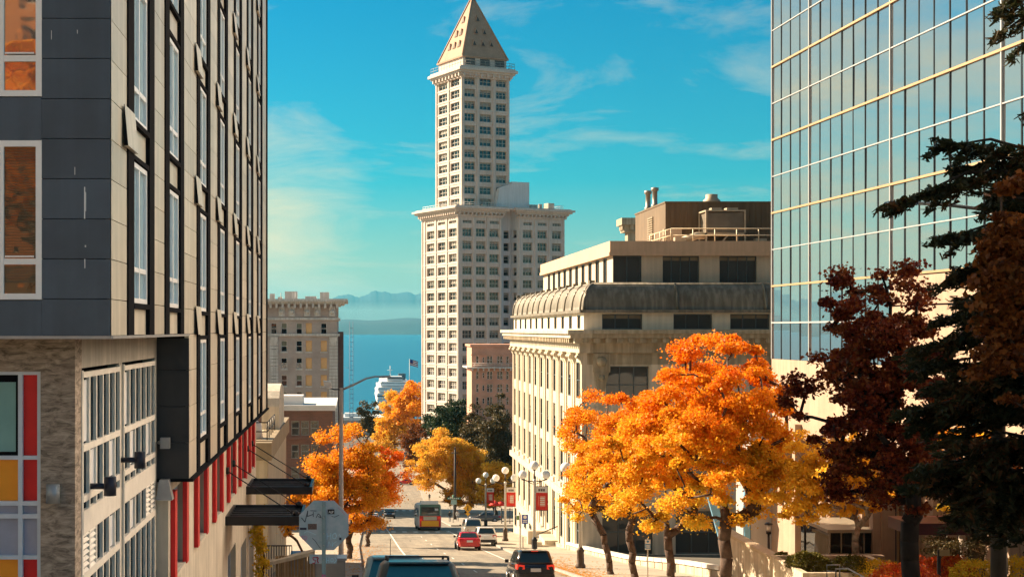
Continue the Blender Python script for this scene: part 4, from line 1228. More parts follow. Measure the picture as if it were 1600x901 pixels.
# ================================================================== OLDER BUILDING SEEN OVER THE ROOF
t = thing('old_building', 'small stone building with a bracketed cornice showing behind the brown roof penthouse', 'building', (48, 210, -30), 0, None, True)
m = MB(); x0 = X_at(981, 205); m.box(x0, 60, 205, 207.2, -30, 14.2); m.build('wall', LIME2, t)
m = MB(); m.box(x0 - 1.1, 61, 203.8, 208, 15.2, 16.2); m.box(x0 - .6, 60.5, 204.4, 207.6, 14.2, 15.2)
for i in range(14): m.box(x0 - .9, x0, 204.6 + i * .9, 205.1 + i * .9, 14.5, 15.19) if i < 3 else None; m.box(x0 + .2 + i * 1.5, x0 + .7 + i * 1.5, 204.0, 204.39, 14.5, 15.19)
m.build('cornice', LIME2, t)

# ================================================================== GLASS OFFICE TOWER
SKYG = glassmat('mirror_glass', (.55, .545, .56), .015, .5, .95, .035, .25)
MUL = pm('black_mullion', (.02, .03, .04), .4, .4, .1, 2)
MULW = pm('pale_mullion_cap', (.40, .42, .43), .45, .2, .06, 2)
GOLD = pm('gold_band', (.40, .28, .15), .5, .2, .1, 1.5)
STONE = pm('travertine', (.42, .30, .215), .75, 0, .12, .8, .15, 10, streak=.12)
G = thing('glass_tower', 'mirror-glass office tower with gold and white horizontal bands over a stone podium', 'building', (24, 60, g(60)), 0, None, True)
GY0, GY1 = 20.0, 76.0
def gx(y): return 22.7 + .043 * (76 - y)
zb_g = 2.35; fh = 3.93
ny_ = int(round((GY1 - GY0) / 1.36)); dy = (GY1 - GY0) / ny_
NB = 13; ZTOPG = 52.0
zrows = [zb_g + fh / 2 * i for i in range(NB)]
split_i = 11
rng = random.Random(8)
def panes(z0, z1, ya, yb, n0, n1):
    mb = MB()
    for i in range(n0, n1):
        y0, y1 = GY1 - dy * (i + 1), GY1 - dy * i
        t0_, t1_, t2_ = (rng.uniform(-.010, .010) for _ in range(3))
        mb.poly([(gx(y1) + t0_, y1, z0), (gx(y0) + t1_, y0, z0), (gx(y0) + t1_ + t2_, y0, z1), (gx(y1) + t0_ + t2_, y1, z1)])
    return mb
for j in range(NB - 1):
    panes(zrows[j], zrows[j + 1], GY0, GY1, 0, ny_).build('glass_band', SKYG, G)
for z0, z1 in ((-1.55, .38), (.38, 2.35)): panes(z0, z1, GY0, GY1, 0, split_i).build('glass_band', SKYG, G)
nx_ = Vector((-1, -.043, 0)).normalized()
def bar(mb, y0, y1, z0, z1, d):
    p = [(gx(y) , y) for y in (y0, y1)]
    q = [(gx(y) - d, y) for y in (y0, y1)]
    e_ = [(gx(y) + .05, y) for y in (y0, y1)]
    mb.hull8([(*q[0], z0), (*e_[0], z0), (*e_[1], z0), (*q[1], z0)], [(*q[0], z1), (*e_[0], z1), (*e_[1], z1), (*q[1], z1)])
for i, z in enumerate(zrows):
    mb = MB(); gold = i % 2 == 0
    bar(mb, GY0, GY1, z - (.05 if gold else .026), z + (.05 if gold else .026), .09 if gold else .05)
    mb.build('gold_band' if gold else 'white_band', GOLD if gold else MULW, G)
mb = MB(); bar(mb, GY1 - dy * split_i, GY1, .34, .42, .075); mb.build('white_band', MULW, G)
panes(zrows[-1], ZTOPG, GY0, GY1, 0, ny_).build('glass_band', SKYG, G)
ztop = ZTOPG
for i in range(0, ny_ + 1):
    y = GY1 - dy * i; mb = MB(); thick = (i - 4) % 7 == 0 or i == 0
    lo = -1.55 if i <= split_i else zb_g
    bar(mb, y - (.04 if thick else .03), y + (.04 if thick else .03), lo, ztop, .07 if thick else .03)
    mb.build('mullion', MULW if thick else MUL, G)
m = MB(); m.poly([(gx(GY1), GY1, -14), (60, GY1, -14), (60, GY1, ztop), (gx(GY1), GY1, ztop)]); m.poly([(gx(GY0), GY0, -2), (60, GY0, -2), (60, GY0, ztop), (gx(GY0), GY0, ztop)]); m.poly([(gx(GY0), GY0, ztop), (60, GY0, ztop), (60, GY1, ztop), (gx(GY1), GY1, ztop)])
m.build('end_wall', MUL, G)
# stone podium below the glass
ys_ = GY1 - dy * split_i
m = MB(); zg = -14.0
pod = [(1.2, 3.4, 5.4, 8.4), (4.6, 7.6, 2.6, 8.4), (9.2, 12.4, 2.6, 8.4), (14.2, 17.6, 2.6, 8.4), (20, 24, 2.6, 8.4), (26, 30, 2.6, 8.4)]
L_ = GY1 - GY0; u = Vector((gx(GY0) - gx(GY1), -L_, 0)).normalized(); nn = Vector((u.y, -u.x, 0))
nn = nn if nn.x < 0 else -nn
O1 = Vector((gx(GY1), GY1, zg)) + nn * .05
m.facade(tuple(O1), tuple(u), tuple(nn), 56, -1.56 - zg, pod, .6)
o2 = O1 + u * (dy * split_i); o2.z = -1.56
m.facade(tuple(o2), tuple(u), tuple(nn), 56 - dy * split_i, zb_g - .1 + 1.56, [(0, 41, 2.55, 2.62)], .1)
m.build('podium_wall', STONE, G)
for a, b, c, d in pod:
    P = O1 + u * ((a + b) / 2) - nn * .5; P.z = zg + c
    put('window', win_mesh(b - a - .02, d - c - .02, 2, 2, .09, .12, [GOLD, OPANE], 'window'), G, (P.x - G['_o'][0], P.y - G['_o'][1], P.z - G['_o'][2]), math.atan2(u.y, u.x) + math.pi if False else R(-90) - .043)
m = MB()
for a, b, c, d in pod[1:]:
    for q in (a - .5, b + .1): 
        P = O1 + u * q; m.hull8([(P.x - .35, P.y, zg), (P.x - .004, P.y, zg), (P.x - .004 + .017, P.y - .4, zg), (P.x - .35 + .017, P.y - .4, zg)], [(P.x - .35, P.y, zg + 9.2), (P.x - .004, P.y, zg + 9.2), (P.x + .013, P.y - .4, zg + 9.2), (P.x - .333, P.y - .4, zg + 9.2)])
m.build('podium_pilaster', STONE, G)
m = MB(); m.box(21.55, 40, 76.06, 79, g(76) - 1, -4.4); m.build('end_wall', pm('grey_render', (.42, .40, .37), .85, 0, .06, .4, .1, 10, streak=.1), G)
BLUEF = pm('blue_steel', (.16, .38, .55), .45, .1, .1, 2)
m = MB(); m.box(21.2, 21.5, 76.0, 76.3, g(76), -7); m.build('blue_post', BLUEF, G)
m = MB(); m.hull8([(20.1, 77, -11.5), (20.6, 77, -11.5), (20.6, 77.2, -11.5), (20.1, 77.2, -11.5)], [(19.2, 77, -8.2), (19.6, 77, -8.2), (19.6, 77.2, -8.2), (19.2, 77.2, -8.2)]); m.build('blue_brace', BLUEF, G)
# low maroon canopy over the plaza entrance
t = thing('entrance_canopy', 'dark maroon canopy over the plaza entrance below the stone podium', 'canopy', (20.6, 49, -6.95), 0, None)
m = MB(); m.box(-1.2, 1.9, 0, 2.0, -.18, .22); m.build('roof', pm('maroon', (.06, .007, .010), .5, 0, .1, 2), t)
for x in (1.8,): MB().tube([(x, .2, -.18), (x, .2, g(49) + 6.95)], .07, 8).build('post', BLACK, t)

# ================================================================== LEFT SIDE, FARTHER DOWN THE STREET
# cream neighbour
t = thing('low_building', 'low cream panelled building with roof ducts just past the dark apartment block', 'building', (-8, 72, g(72)), 0, None, True)
CP = pm('cream_panel', (.58, .50, .36), .75, 0, .1, .6, .05, 6, streak=.2)
zt2 = -5.75
m = MB(); n_ = 9
for i in range(n_): m.box(-4.3 - (i + 1) * .62, -4.3 - i * .62 - .012, 71.9, 72.0, g(72) - 1, zt2 - .9)
m.box(-14, -4.32, 72.001, 92, g(90) - 2, zt2 - .3); m.facade((-4.3, 72, g(92) - 1), (0, 1, 0), (1, 0, 0), 20, zt2 - .3 - g(92) + 1, [(5, 8, 3, 6.4), (10, 13, 3, 6.4), (15, 18, 3, 6)], .2)
m.build('wall', CP, t)
for a in (6.5, 11.5, 16.5): put('window', win_mesh(2.98, 3.2, 2, 2, .08, .1, [FRAMEG, PANE], 'window'), t, (-4.42 + 8, 72 + a - 72, g(92) - 1 + 3 + .05 - g(72)), R(90))
m = MB(); m.box(-14, -4.1, 71.75, 72.6, zt2 - .9, zt2); m.box(-5.0, -4.1, 72.6, 92, zt2 - .9, zt2 + .05); m.build('parapet', pm('parapet_tan', (.36, .28, .18), .7, .1, .15, 1, streak=.2), t)
m = MB(); rr = []
for q in range(9):
    a_ = math.pi * q / 8; rr.append((-4.15 - .0, 84 + 3.0 * math.cos(a_), -4.4 + 1.2 * math.sin(a_)))
ring1 = [(-4.2, 87, zt2)] + [(-4.2, p[1], p[2]) for p in rr] + [(-4.2, 81, zt2)]; ring2 = [(-5.2, p[1], p[2]) for p in ring1]
m.loft([ring1, ring2], sm=False); m.build('arched_gable', CREAM, t)
m = MB(); m.tube([(-6.6, 74.5, zt2 + .5), (-5.6, 74.5, zt2 + .9), (-5.2, 74.5, zt2 + .6), (-5.1, 74.5, zt2 - .1)], [.5, .5, .45, .4], 12); m.build('roof_duct', WHITEP, t)
m = MB(); rail(m, [(-7, 73, zt2), (-4.4, 73, zt2), (-4.4, 80, zt2)], .95, r=.03); m.build('roof_rail', BLACK, t)

# brown brick building
BRICKB = brickmat('brown_brick', (.28, .135, .10), (.22, .115, .09), (.24, .18, .15))
xr = X_at(520, 165); t = thing('brick_building', 'low brown brick building with a pale flat roof in front of the ornate apartment house', 'building', (-10, 165, g(165)), 0, None, True)
zr2 = Z_at(641, 165)
ops = []
for px0, px1, y0, y1 in ((455, 468, 657, 680), (470, 483, 657, 680), (485, 498, 657, 680), (455, 467, 694, 716), (455, 468, 729, 750), (470, 483, 694, 716), (486, 498, 694, 716)):
    ops.append((X_at(px0, 165) + 26, X_at(px1, 165) + 26, Z_at(y1, 165) + 40, Z_at(y0, 165) + 40))
m = MB(); m.facade((-26, 165, -40), (1, 0, 0), (0, -1, 0), xr + 26, zr2 + 40, ops, .25); m.poly([(xr, 165, -40), (xr, 190, -40), (xr, 190, zr2), (xr, 165, zr2)]); m.poly([(-26, 190, -40), (xr, 190, -40), (xr, 190, zr2), (-26, 190, zr2)]); m.poly([(-26, 165, -40), (-26, 190, -40), (-26, 190, zr2), (-26, 165, zr2)])
m.build('wall', BRICKB, t)
for o in ops: put('window', win_mesh(o[1] - o[0] - .01, o[3] - o[2] - .01, 1, 2, .1, .12, [pm('sash_grey', (.3, .3, .28), .6, 0, .1, 2), PANE], 'window'), t, (-26 + (o[0] + o[1]) / 2 + 10, .15, -40 + o[2] + .005 - g(165)), 0)
m = MB(); m.box(-26.3, xr + .35, 164.6, 190.4, zr2, zr2 + .3); m.box(-26.3, xr + .35, 164.6, 165.1, zr2 + .3, zr2 + .62); m.box(-26.2, -6, 172, 176, zr2 + .3, zr2 + 1.4)
m.build('roof', pm('roof_membrane', (.66, .64, .62), .8, 0, .1, .6), t)
m = MB(); m.box(-26, xr + .2, 164.75, 164.99, Z_at(686, 165), Z_at(683, 165)); m.box(-26, xr + .15, 164.85, 164.99, zr2 - 3.2, zr2 - 3.0); m.build('string_course', BRICKB, t)

# ornate apartment house
FRYB = brickmat('mauve_brick', (.60, .49, .43), (.54, .44, .39), (.6, .52, .47), .5, .2)
FRYS = pm('grey_stone', (.72, .67, .62), .8, 0, .12, .4, .1, 5, streak=.2)
YFY = 255.0; s = F / YFY
xr = X_at(527, YFY); xl = -30
t = thing('apartment_house', 'ornate grey brick apartment house with boarded windows and a heavy cornice', 'building', (-16, YFY, g(YFY)), 0, None, True)
zc = Z_at(476, YFY); zbt = -36
rowy = [247, 355, 460, 565, 668]   # zoom rows
rowp = [450 + (y) / 3.918 for y in rowy]
colp = [444.0, 467.5, 482.5, 506.0, 428, 412, 396, 380, 364]
ops = []; kinds = []
for i, py in enumerate(rowp + [rowp[-1] + 26.5 * q for q in range(1, 5)]):
    for j, px in enumerate(colp):
        x = X_at(px, YFY); z = Z_at(py, YFY)
        if x - .6 < xl: continue
        ops.append((x - .56 - xl, x + .56 - xl, z - 1.0 - zbt, z + 1.0 - zbt)); kinds.append('board' if j in (2, 3) else 'glass')
m = MB(); m.facade((xl, YFY, zbt), (1, 0, 0), (0, -1, 0), xr - xl, zc - zbt, ops, .25)
sops = [(q, q + 1.4, z - 1.0 - zbt, z + 1.0 - zbt) for q in (4, 9, 14, 19) for z in [Z_at(p, YFY) for p in rowp]]
m.facade((xr, YFY, zbt), (0, 1, 0), (1, 0, 0), 24, zc - 3 - zbt, sops, .25)
m.poly([(xl, YFY, zc), (xr, YFY, zc), (xr, YFY + 24, zc), (xl, YFY + 24, zc)]); m.poly([(xl, YFY + 24, zbt), (xr, YFY + 24, zbt), (xr, YFY + 24, zc), (xl, YFY + 24, zc)])
m.build('wall', FRYB, t)
BOARDED = pm('plywood', (.85, .50, .22), .8, 0, .15, .8)
fm = {'glass': [win_mesh(1.1, 1.98, 1, 2, .1, .15, [FRYS, PANE, BLIND], 'window', True, None, b_) for b_ in (0, .5)], 'board': []}
bmesh_ = MB().box(-.55, .55, .02, .1, 0, 1.98).box(-.4, -.36, .0, .02, 0, 1.98).mesh('boarded_window', [BOARDED])
its = []
for o, k_ in zip(ops, kinds):
    P = (xl + (o[0] + o[1]) / 2 - t['_o'][0], .12, zbt + o[2] + .01 - t['_o'][2])
    if k_ == 'board' and rngw.random() < .85: put('boarded_window', bmesh_, t, P)
    else: put('window', rngw.choice(fm['glass']), t, P)
for o in sops: put('window', fm['glass'][0], t, (xr - .15 - t['_o'][0], (o[0] + o[1]) / 2, zbt + o[2] + .01 - t['_o'][2]), R(90))
m = MB()
for zz in (Z_at(523, YFY), Z_at(497 + 1, YFY)): m.box(xl, xr + .35, YFY - .35, YFY - .004, zz - .2, zz + .2); m.box(xr + .004, xr + .35, YFY, YFY + 24, zz - .2, zz + .2)
for (e_, z0, z1) in ((.5, 470, 476), (1.2, 474, 471), (1.9, 471, 467)):
    za_, zb_ = Z_at(max(z0, z1), YFY), Z_at(min(z0, z1), YFY); m.box(xl, xr + e_, YFY - e_, YFY + .3, za_, zb_); m.box(xr - .3, xr + e_, YFY + .31, YFY + 24, za_, zb_)
for i in range(26):
    x = xl + i * (xr - xl) / 25; m.box(x - .2, x + .2, YFY - 1.3, YFY - .004, Z_at(481, YFY), Z_at(474.1, YFY))
for px in (411, 440, 456, 480, 496, 519): 
    x = X_at(px, YFY); m.box(x - .55, x + .55, YFY - .3, YFY - .003, Z_at(494, YFY), Z_at(478, YFY)); m.ball((x, YFY - .3, Z_at(487, YFY)), .5, 8)
for px in (428, 521):
    x = X_at(px, YFY)
    for q in range(38): m.box(x - .78 + .0, x + .78, YFY - .22, YFY - .003, Z_at(530 + q * 5.2 + 4.4, YFY), Z_at(530 + q * 5.2, YFY))
    m.hull8([(x - .3, YFY - .3, Z_at(540, YFY)), (x + .3, YFY - .3, Z_at(540, YFY)), (x + .3, YFY - .224, Z_at(540, YFY)), (x - .3, YFY - .224, Z_at(540, YFY))], [(x - .8, YFY - .5, Z_at(526, YFY)), (x + .8, YFY - .5, Z_at(526, YFY)), (x + .8, YFY - .224, Z_at(526, YFY)), (x - .8, YFY - .224, Z_at(526, YFY))])
for o in ops: m.box(xl + o[0] - .1, xl + o[1] + .1, YFY - .12, YFY - .003, zbt + o[2] - .22, zbt + o[2])
m.build('stone_trim', FRYS, t)
m = MB(); rg = random.Random(4); x = xl + 8
while x < xr - 1:
    w_ = rg.uniform(.4, 2.4); h_ = rg.uniform(.3, 1.7); m.box(x, x + w_, YFY + 3, YFY + 5, zc, Z_at(467, YFY) + h_); x += w_ + rg.uniform(.2, 1.8)
for px in (438, 461): m.tube([(X_at(px, YFY), YFY + 2, zc), (X_at(px, YFY), YFY + 2, Z_at(457, YFY))], .07, 5)
split_build(m, 'roof_clutter', FRYS, t)
# side wing with setback
m = MB(); m.box(xr + .02, xr + 1.0, YFY + 14, YFY + 24, zbt, Z_at(518, YFY + 14)); m.build('side_wing', BRICKB, t)
# lattice mast beside it
t = thing('lattice_mast', 'thin blue-grey lattice mast beside the ornate apartment house', 'mast', (X_at(549, 285), 285, g(285)))
m = MB(); hh = Z_at(502, 285) - g(285); w_ = .33
for sx_ in (-w_, w_):
    for sy in (-w_, w_): m.tube([(sx_, sy, 0), (sx_, sy, hh)], .055, 5)
for i in range(int(hh / .95)):
    z = i * .95; m.tube([(-w_, -w_, z), (w_, -w_, z)], .04, 4); m.tube([(-w_, w_, z), (w_, w_, z)], .04, 4)
    m.tube([(-w_, -w_, z), (-w_, w_, z)], .04, 4)
m.tube([(-1.2, 0, hh * .75), (0, 0, hh * .75)], .04, 4)
m.build('lattice', pm('mast_blue', (.09, .15, .24), .5, .2, .1, 2), t)

# pink brick building beside the tower
PINK = brickmat('pink_brick', (.78, .40, .27), (.70, .36, .25), (.7, .45, .35), .5, .2)
YPK = 335.0; xl = X_at(737, YPK); ww_ = 20
t = thing('brick_building', 'salmon pink brick building with a dark balcony ledge beside the tall tower', 'building', (xl, YPK, g(YPK) - 1), 0)
zb_ = t.location.z; H_ = Z_at(541, YPK) - zb_
rows_p = [562, 586, 606, 626, 645, 665, 684]; colx = [(746, 4), (755.5, 3), (763, 4), (767.5, 4), (779, 4), (783.5, 4), (793, 4), (804, 4), (809, 4), (820, 4)]
ops = []
for py in rows_p:
    for px, w__ in colx:
        x = X_at(px, YPK) - xl; z = Z_at(py, YPK) - zb_; ops.append((x - w__ / 13.2, x + w__ / 13.2, z - (.95 if w__ == 4 else .65), z + (.95 if w__ == 4 else .65)))
m = MB(); m.facade((0, 0, 0), (1, 0, 0), (0, -1, 0), ww_, H_, ops, .3); m.poly([(0, 0, 0), (0, 14, 0), (0, 14, H_), (0, 0, H_)]); m.poly([(0, 14, 0), (ww_, 14, 0), (ww_, 14, H_), (0, 14, H_)]); m.poly([(0, 0, H_), (ww_, 0, H_), (ww_, 14, H_), (0, 14, H_)]); m.build('wall', PINK, t)
pw = {w__: win_mesh(w__ / 6.6 - .01, 1.89 if w__ == 4 else 1.29, 1, 2, .08, .15, [WHITEP, PANE], 'window') for w__ in (3, 4)}
i = 0
for py in rows_p:
    for px, w__ in colx: o = ops[i]; put('window', pw[w__], t, ((o[0] + o[1]) / 2, .2, o[2] + .005)); i += 1
m = MB(); zz = Z_at(573, YPK) - zb_; m.box(-1.2, ww_ + .3, -1.3, -.002, zz - .3, zz); m.box(-1.1, -.003, 0, 14, zz - .3, zz); rail(m, [(-1.1, -1.2, zz), (ww_, -1.2, zz)], .9, r=.04)
for k_ in range(16): m.box(k_ * 1.3, k_ * 1.3 + .3, -1.0, -.003, zz - .9, zz - .301)
m.build('balcony', FRYS, t)
m = MB(); m.box(-.4, ww_ + .4, -.4, 14.4, H_, H_ + .5); m.box(-.2, ww_ + .2, -.2, -.002, H_ - 2.1, H_ - 1.9); m.box(12, 15, 4, 8, H_ + .5, H_ + 2.2); m.build('cornice', PINK, t)

# ================================================================== WATERFRONT
YF_ = 790.0
t = thing('ferry', 'white ferry with stacked decks berthed on the water beyond the yellow trees', 'ferry', (X_at(618, YF_), YF_, -45))
FW_ = pm('ferry_white', (.74, .76, .76), .5, 0, .06, .2)
m = MB()
def deck(w0, w1, y0, y1, z0, z1, mi=0): m.hull8([(-w0, y0, z0), (w0, y0, z0), (w0, y1, z0), (-w0, y1, z0)], [(-w1, y0 + 1, z1), (w1, y0 + 1, z1), (w1, y1, z1), (-w1, y1, z1)], mi)
deck(9.2, 10.4, 0, 90, 0, 6); m.build('hull', FW_, t)
m = MB(); deck(10.2, 10.2, 2, 85, 6.2, 9.4); deck(9.6, 9.6, 5, 80, 9.8, 12.6); deck(8.2, 7.8, 9, 70, 13.0, 15.6); deck(4.5, 4.2, 14, 26, 15.9, 18.4); m.build('decks', FW_, t)
m = MB()
for z, w_, y0 in ((7.4, 10.25, 2), (10.8, 9.65, 5.2), (14.2, 8.2, 9.3)): m.box(-w_, w_, y0 - .06 + .4, 80 if z < 14 else 69, z, z + .7)
m.box(-4.3, 4.3, 14.2, 25, 17, 17.8); m.build('window_strip', glassmat('ferry_glass', (.03, .05, .07), .1), t)
m = MB(); m.tube([(-2.5, 16, 18), (-2.5, 16, 24.5)], .25, 6); m.tube([(-4.2, 16, 22), (-.8, 16, 22)], .12, 4); m.build('mast', FW_, t)
m = MB(); m.box(2.6, 6.8, 30, 38, 15.6, 19.5); m.build('funnel', pm('funnel', (.03, .08, .12), .5, 0, .1, .5), t)
t = thing('flagpole', 'pole flying a small red, white and blue flag above the ferry', 'flagpole', (X_at(640, 700), 700, g(698)))
hp = Z_at(560, 700) - g(698)
MB().tube([(0, 0, 0), (0, 0, hp)], .16, 6).build('pole', WHITEP, t)
FL = [pm('flag_red', (.5, .03, .04), .7), pm('flag_white', (.8, .8, .8), .7), pm('flag_blue', (.03, .06, .25), .7)]
m = MB()
for i in range(7):
    for j in range(8):
        u_ = j * .55; P = lambda a_, b_: (.15 + a_ * .92, .25 * math.sin(a_ * 1.6), hp - .2 - b_ * .42 - a_ * .28)
        m.poly([P(u_, i), P(u_ + .55, i), P(u_ + .55, i + 1), P(u_, i + 1)], 2 if (i < 4 and j < 3) else (0 if i % 2 == 0 else 1))
m.build('flag', FL, t)
t = thing('ferry_terminal', 'low flat pale terminal building at the edge of the water', 'building', (X_at(562, 560), 560, -43))
m = MB(); m.box(-14, 12, 0, 22, 0, 7); m.build('wall', pm('terminal_wall', (.36, .38, .4), .7, 0, .1, .3), t)
m = MB(); m.box(-15, 13, -.8, 23, 7, 8.2); m.box(-6, 3, 4, 10, 8.2, 9.6); m.build('roof', pm('terminal_roof', (.55, .62, .66), .7, 0, .1, .3), t)
m = MB()
for i in range(12): m.box(-13.5 + i * 2.1, -12 + i * 2.1, -.05, 0, 2.4, 5.4)
m.build('window_strip', PANE, t)
# ================================================================== VEHICLES
TYRE = pm('tyre', (.018, .018, .018), .85, 0, .15, 8)
RIM = pm('alloy', (.45, .46, .48), .35, .8, .05, 5)
CGLASS = glassmat('car_glass', (.02, .035, .04), .02, .9)
CGLASSB = glassmat('car_glass_sky', (.03, .14, .18), .02, 1.0)  # teal of the mirrored sky is painted into this glass
TAIL = pm('tail_lens', (.45, .01, .01), .25, 0, .1, 6)
PLATE = pm('plate', (.62, .64, .66), .5, 0, .05, 6)
TRIM = pm('black_trim', (.02, .02, .022), .55, 0, .1, 5)
HEADL = pm('head_lens', (.6, .62, .64), .15, 0, .05, 6)
BRAKE, nt_, b_ = newmat('lit_brake_lamp'); b_.inputs['Base Color'].default_value = (.6, .02, .01, 1); b_.inputs['Emission Color'].default_value = (1, .06, .02, 1); b_.inputs['Emission Strength'].default_value = .15


def rrect(x, y0, y1, z, r, n=3):
    pts = []
    for cx, cy, a0 in ((x - r, y1 - r, 0), (-x + r, y1 - r, 90), (-x + r, y0 + r, 180), (x - r, y0 + r, 270)):
        for i in range(n + 1):
            a = R(a0 + 90 * i / n); pts.append((cx + r * math.cos(a), cy + r * math.sin(a), z))
    return pts


def car(name, label, x, y, paint, L=4.6, W=1.85, H=1.65, belt=1.0, kind='suv', rz=0, group=None, rails=False, lit=False, glass=None, cat='car', zoff=0, antenna=False):
    glass = glass or CGLASS
    t = thing(name, label, cat, (x, y, g(y) + .01 + zoff), 0, group)
    pitch = math.atan(slope(y))
    t.rotation_euler = Matrix.Rotation(pitch, 4, 'X').to_euler() if rz == 0 else (Matrix.Rotation(pitch, 4, 'X') @ Matrix.Rotation(rz, 4, 'Z')).to_euler()
    hw = W / 2; r, f = -L / 2, L / 2
    hood = .72 if kind == 'sedan' else .85
    if kind == 'sedan':
        st = [(r, .50, .80, .80), (r + .06, .36, .95, .90), (r + .3, .28, belt, .97), (r + 1.0, .24, belt, 1), (0, .22, belt - .02, 1), (f - 1.4, .22, belt - .04, 1), (f - .6, .24, belt - .16, .97), (f - .15, .3, .76, .88), (f, .4, .64, .76)]
        yb, yt, fb, ft = r + .75, r + 1.35, f - 1.25, f - 2.05
    elif kind == 'van':
        st = [(r, .45, belt, .93), (r + .08, .3, belt, .98), (0, .25, belt, 1), (f - 1.0, .25, belt - .05, 1), (f - .3, .28, belt - .25, .95), (f, .4, .7, .8)]
        yb, yt, fb, ft = r + .02, r + .16, f - .75, f - 1.6
    else:
        st = [(r, .52, .86, .86), (r + .05, .38, belt - .04, .93), (r + .22, .3, belt, .97), (r + .9, .26, belt, 1), (0, .25, belt, 1), (f - 1.3, .25, belt - .02, 1), (f - .5, .28, belt - .12, .97), (f - .12, .32, .85, .88), (f, .42, .7, .78)]
        yb, yt, fb, ft = r + .12, r + .5, f - 1.15, f - 1.95
    b = MB(); rings = []
    for (yy, z0, z1, s) in st:
        h = hw * s; zm = z0 + (z1 - z0) * .55
        half = [(h * .86, z0), (h * .97, z0 + .08), (h, zm), (h * .985, z0 + (z1 - z0) * .8), (h * .93, z1 - .02), (h * .86, z1)]
        rings.append([(a, yy, z) for a, z in half] + [(-a, yy, z) for a, z in half[::-1]])
    b.loft(rings)
    hb, ht = hw * .93, hw * .74
    def ring(fz, ins=0):
        z = belt - .03 + (H - belt + .03) * fz; e_ = fz ** 1.15
        return rrect(hb + (ht - hb) * e_ - ins, yb + (yt - yb) * e_ + ins, fb + (ft - fb) * e_ - ins, z, .16)
    b.loft([ring(0), ring(.45), ring(.88), ring(.97, .06), ring(1.0, .2)])
    b.build('body', paint, t)
    def gp(fz): e_ = fz ** 1.15; return hb + (ht - hb) * e_, yb + (yt - yb) * e_, fb + (ft - fb) * e_, belt - .03 + (H - belt + .03) * fz
    a, c = gp(.14), gp(.84); o_ = .014
    q = MB(); q.poly([(-a[0] + .13, a[1] - o_, a[3]), (a[0] - .13, a[1] - o_, a[3]), (c[0] - .14, c[1] - o_, c[3]), (-c[0] + .14, c[1] - o_, c[3])]); q.build('rear_window', glass, t)
    q = MB(); q.poly([(-a[0] + .12, a[2] + o_, a[3]), (a[0] - .12, a[2] + o_, a[3]), (c[0] - .13, c[2] + o_, c[3]), (-c[0] + .13, c[2] + o_, c[3])]); q.build('windscreen', glass, t)
    for s in (-1, 1):
        for f0, f1 in ((.08, .34), (.37, .63), (.66, .92)):
            q = MB(); P = lambda G_, ff: (s * (G_[0] + .012), G_[1] + .17 + (G_[2] - G_[1] - .34) * ff, G_[3])
            q.poly([P(a, f0), P(a, f1), P(c, f1), P(c, f0)]); q.build('side_window', glass, t)
        q = MB(); q.box(s * (hw + .02) - .02, s * (hw + .02) + .16 * s if s > 0 else s * (hw + .02) + .02, fb - .55, fb - .42, belt - .02, belt + .14) if s > 0 else q.box(-hw - .18, -hw, fb - .55, fb - .42, belt - .02, belt + .14)
        q.build('wing_mirror', paint if lit is None else TRIM, t)
        for yy in (r + .85, f - .9):
            wh = MB().lathe([(.2, -.11), (.33, -.11), (.35, -.07), (.35, .07), (.33, .11), (.2, .11)], (s * (hw - .09), yy, .345), 18, ax='x').build('wheel', TYRE, t)
            MB().lathe([(.02, -.02), (.2, -.02), (.21, .02), (.05, .04)] if s > 0 else [(.05, -.04), (.21, -.02), (.2, .02), (.02, .02)], (s * (hw + .015), yy, .345), 14, ax='x').build('rim', RIM, wh)
        zl = belt - .14 if kind != 'van' else belt - .25
        q = MB(); q.hull8([(s * hw * .55, r - .012, zl - .1), (s * hw * .93, r + .02, zl - .12), (s * hw * .99, r + .3, zl - .05), (s * hw * .6, r + .3, zl - .05)], [(s * hw * .55, r + .0, zl + .09), (s * hw * .90, r + .04, zl + .12), (s * hw * .97, r + .32, zl + .1), (s * hw * .6, r + .3, zl + .1)])
        q.build('tail_light', BRAKE if lit else TAIL, t)
        q = MB(); q.hull8([(s * hw * .5, f - .3, .66), (s * hw * .8, f - .3, .68), (s * hw * .88, f - .12, .7), (s * hw * .5, f + .0, .68)], [(s * hw * .5, f - .3, .8), (s * hw * .84, f - .3, .84), (s * hw * .9, f - .2, .84), (s * hw * .52, f - .06, .8)]); q.build('headlight', HEADL, t)
    q = MB(); q.hull8([(-hw * .84, r - .03, .34), (hw * .84, r - .03, .34), (hw * .9, r + .3, .3), (-hw * .9, r + .3, .3)], [(-hw * .84, r - .03, .56), (hw * .84, r - .03, .56), (hw * .9, r + .3, .56), (-hw * .9, r + .3, .56)]); q.build('bumper', TRIM if kind != 'sedan' else paint, t)
    MB().box(-.24, .24, r - .045, r - .03 + .05, .66, .82).build('number_plate', PLATE, t)
    q = MB(); q.box(-hw * .6, hw * .6, f - .06, f + .012, .45, .62); q.build('grille', TRIM, t)
    if kind == 'suv':
        q = MB(); q.hull8([(-ht * .85, yt - .16, H - .07), (ht * .85, yt - .16, H - .07), (ht * .85, yt + .2, H - .02), (-ht * .85, yt + .2, H - .02)], [(-ht * .85, yt - .16, H - .035), (ht * .85, yt - .16, H - .035), (ht * .85, yt + .2, H + .012), (-ht * .85, yt + .2, H + .012)]); q.build('spoiler', paint, t)
    if lit: MB().box(-.16, .16, yt - .185, yt - .165, H - .07, H - .035).build('brake_light', BRAKE, t)
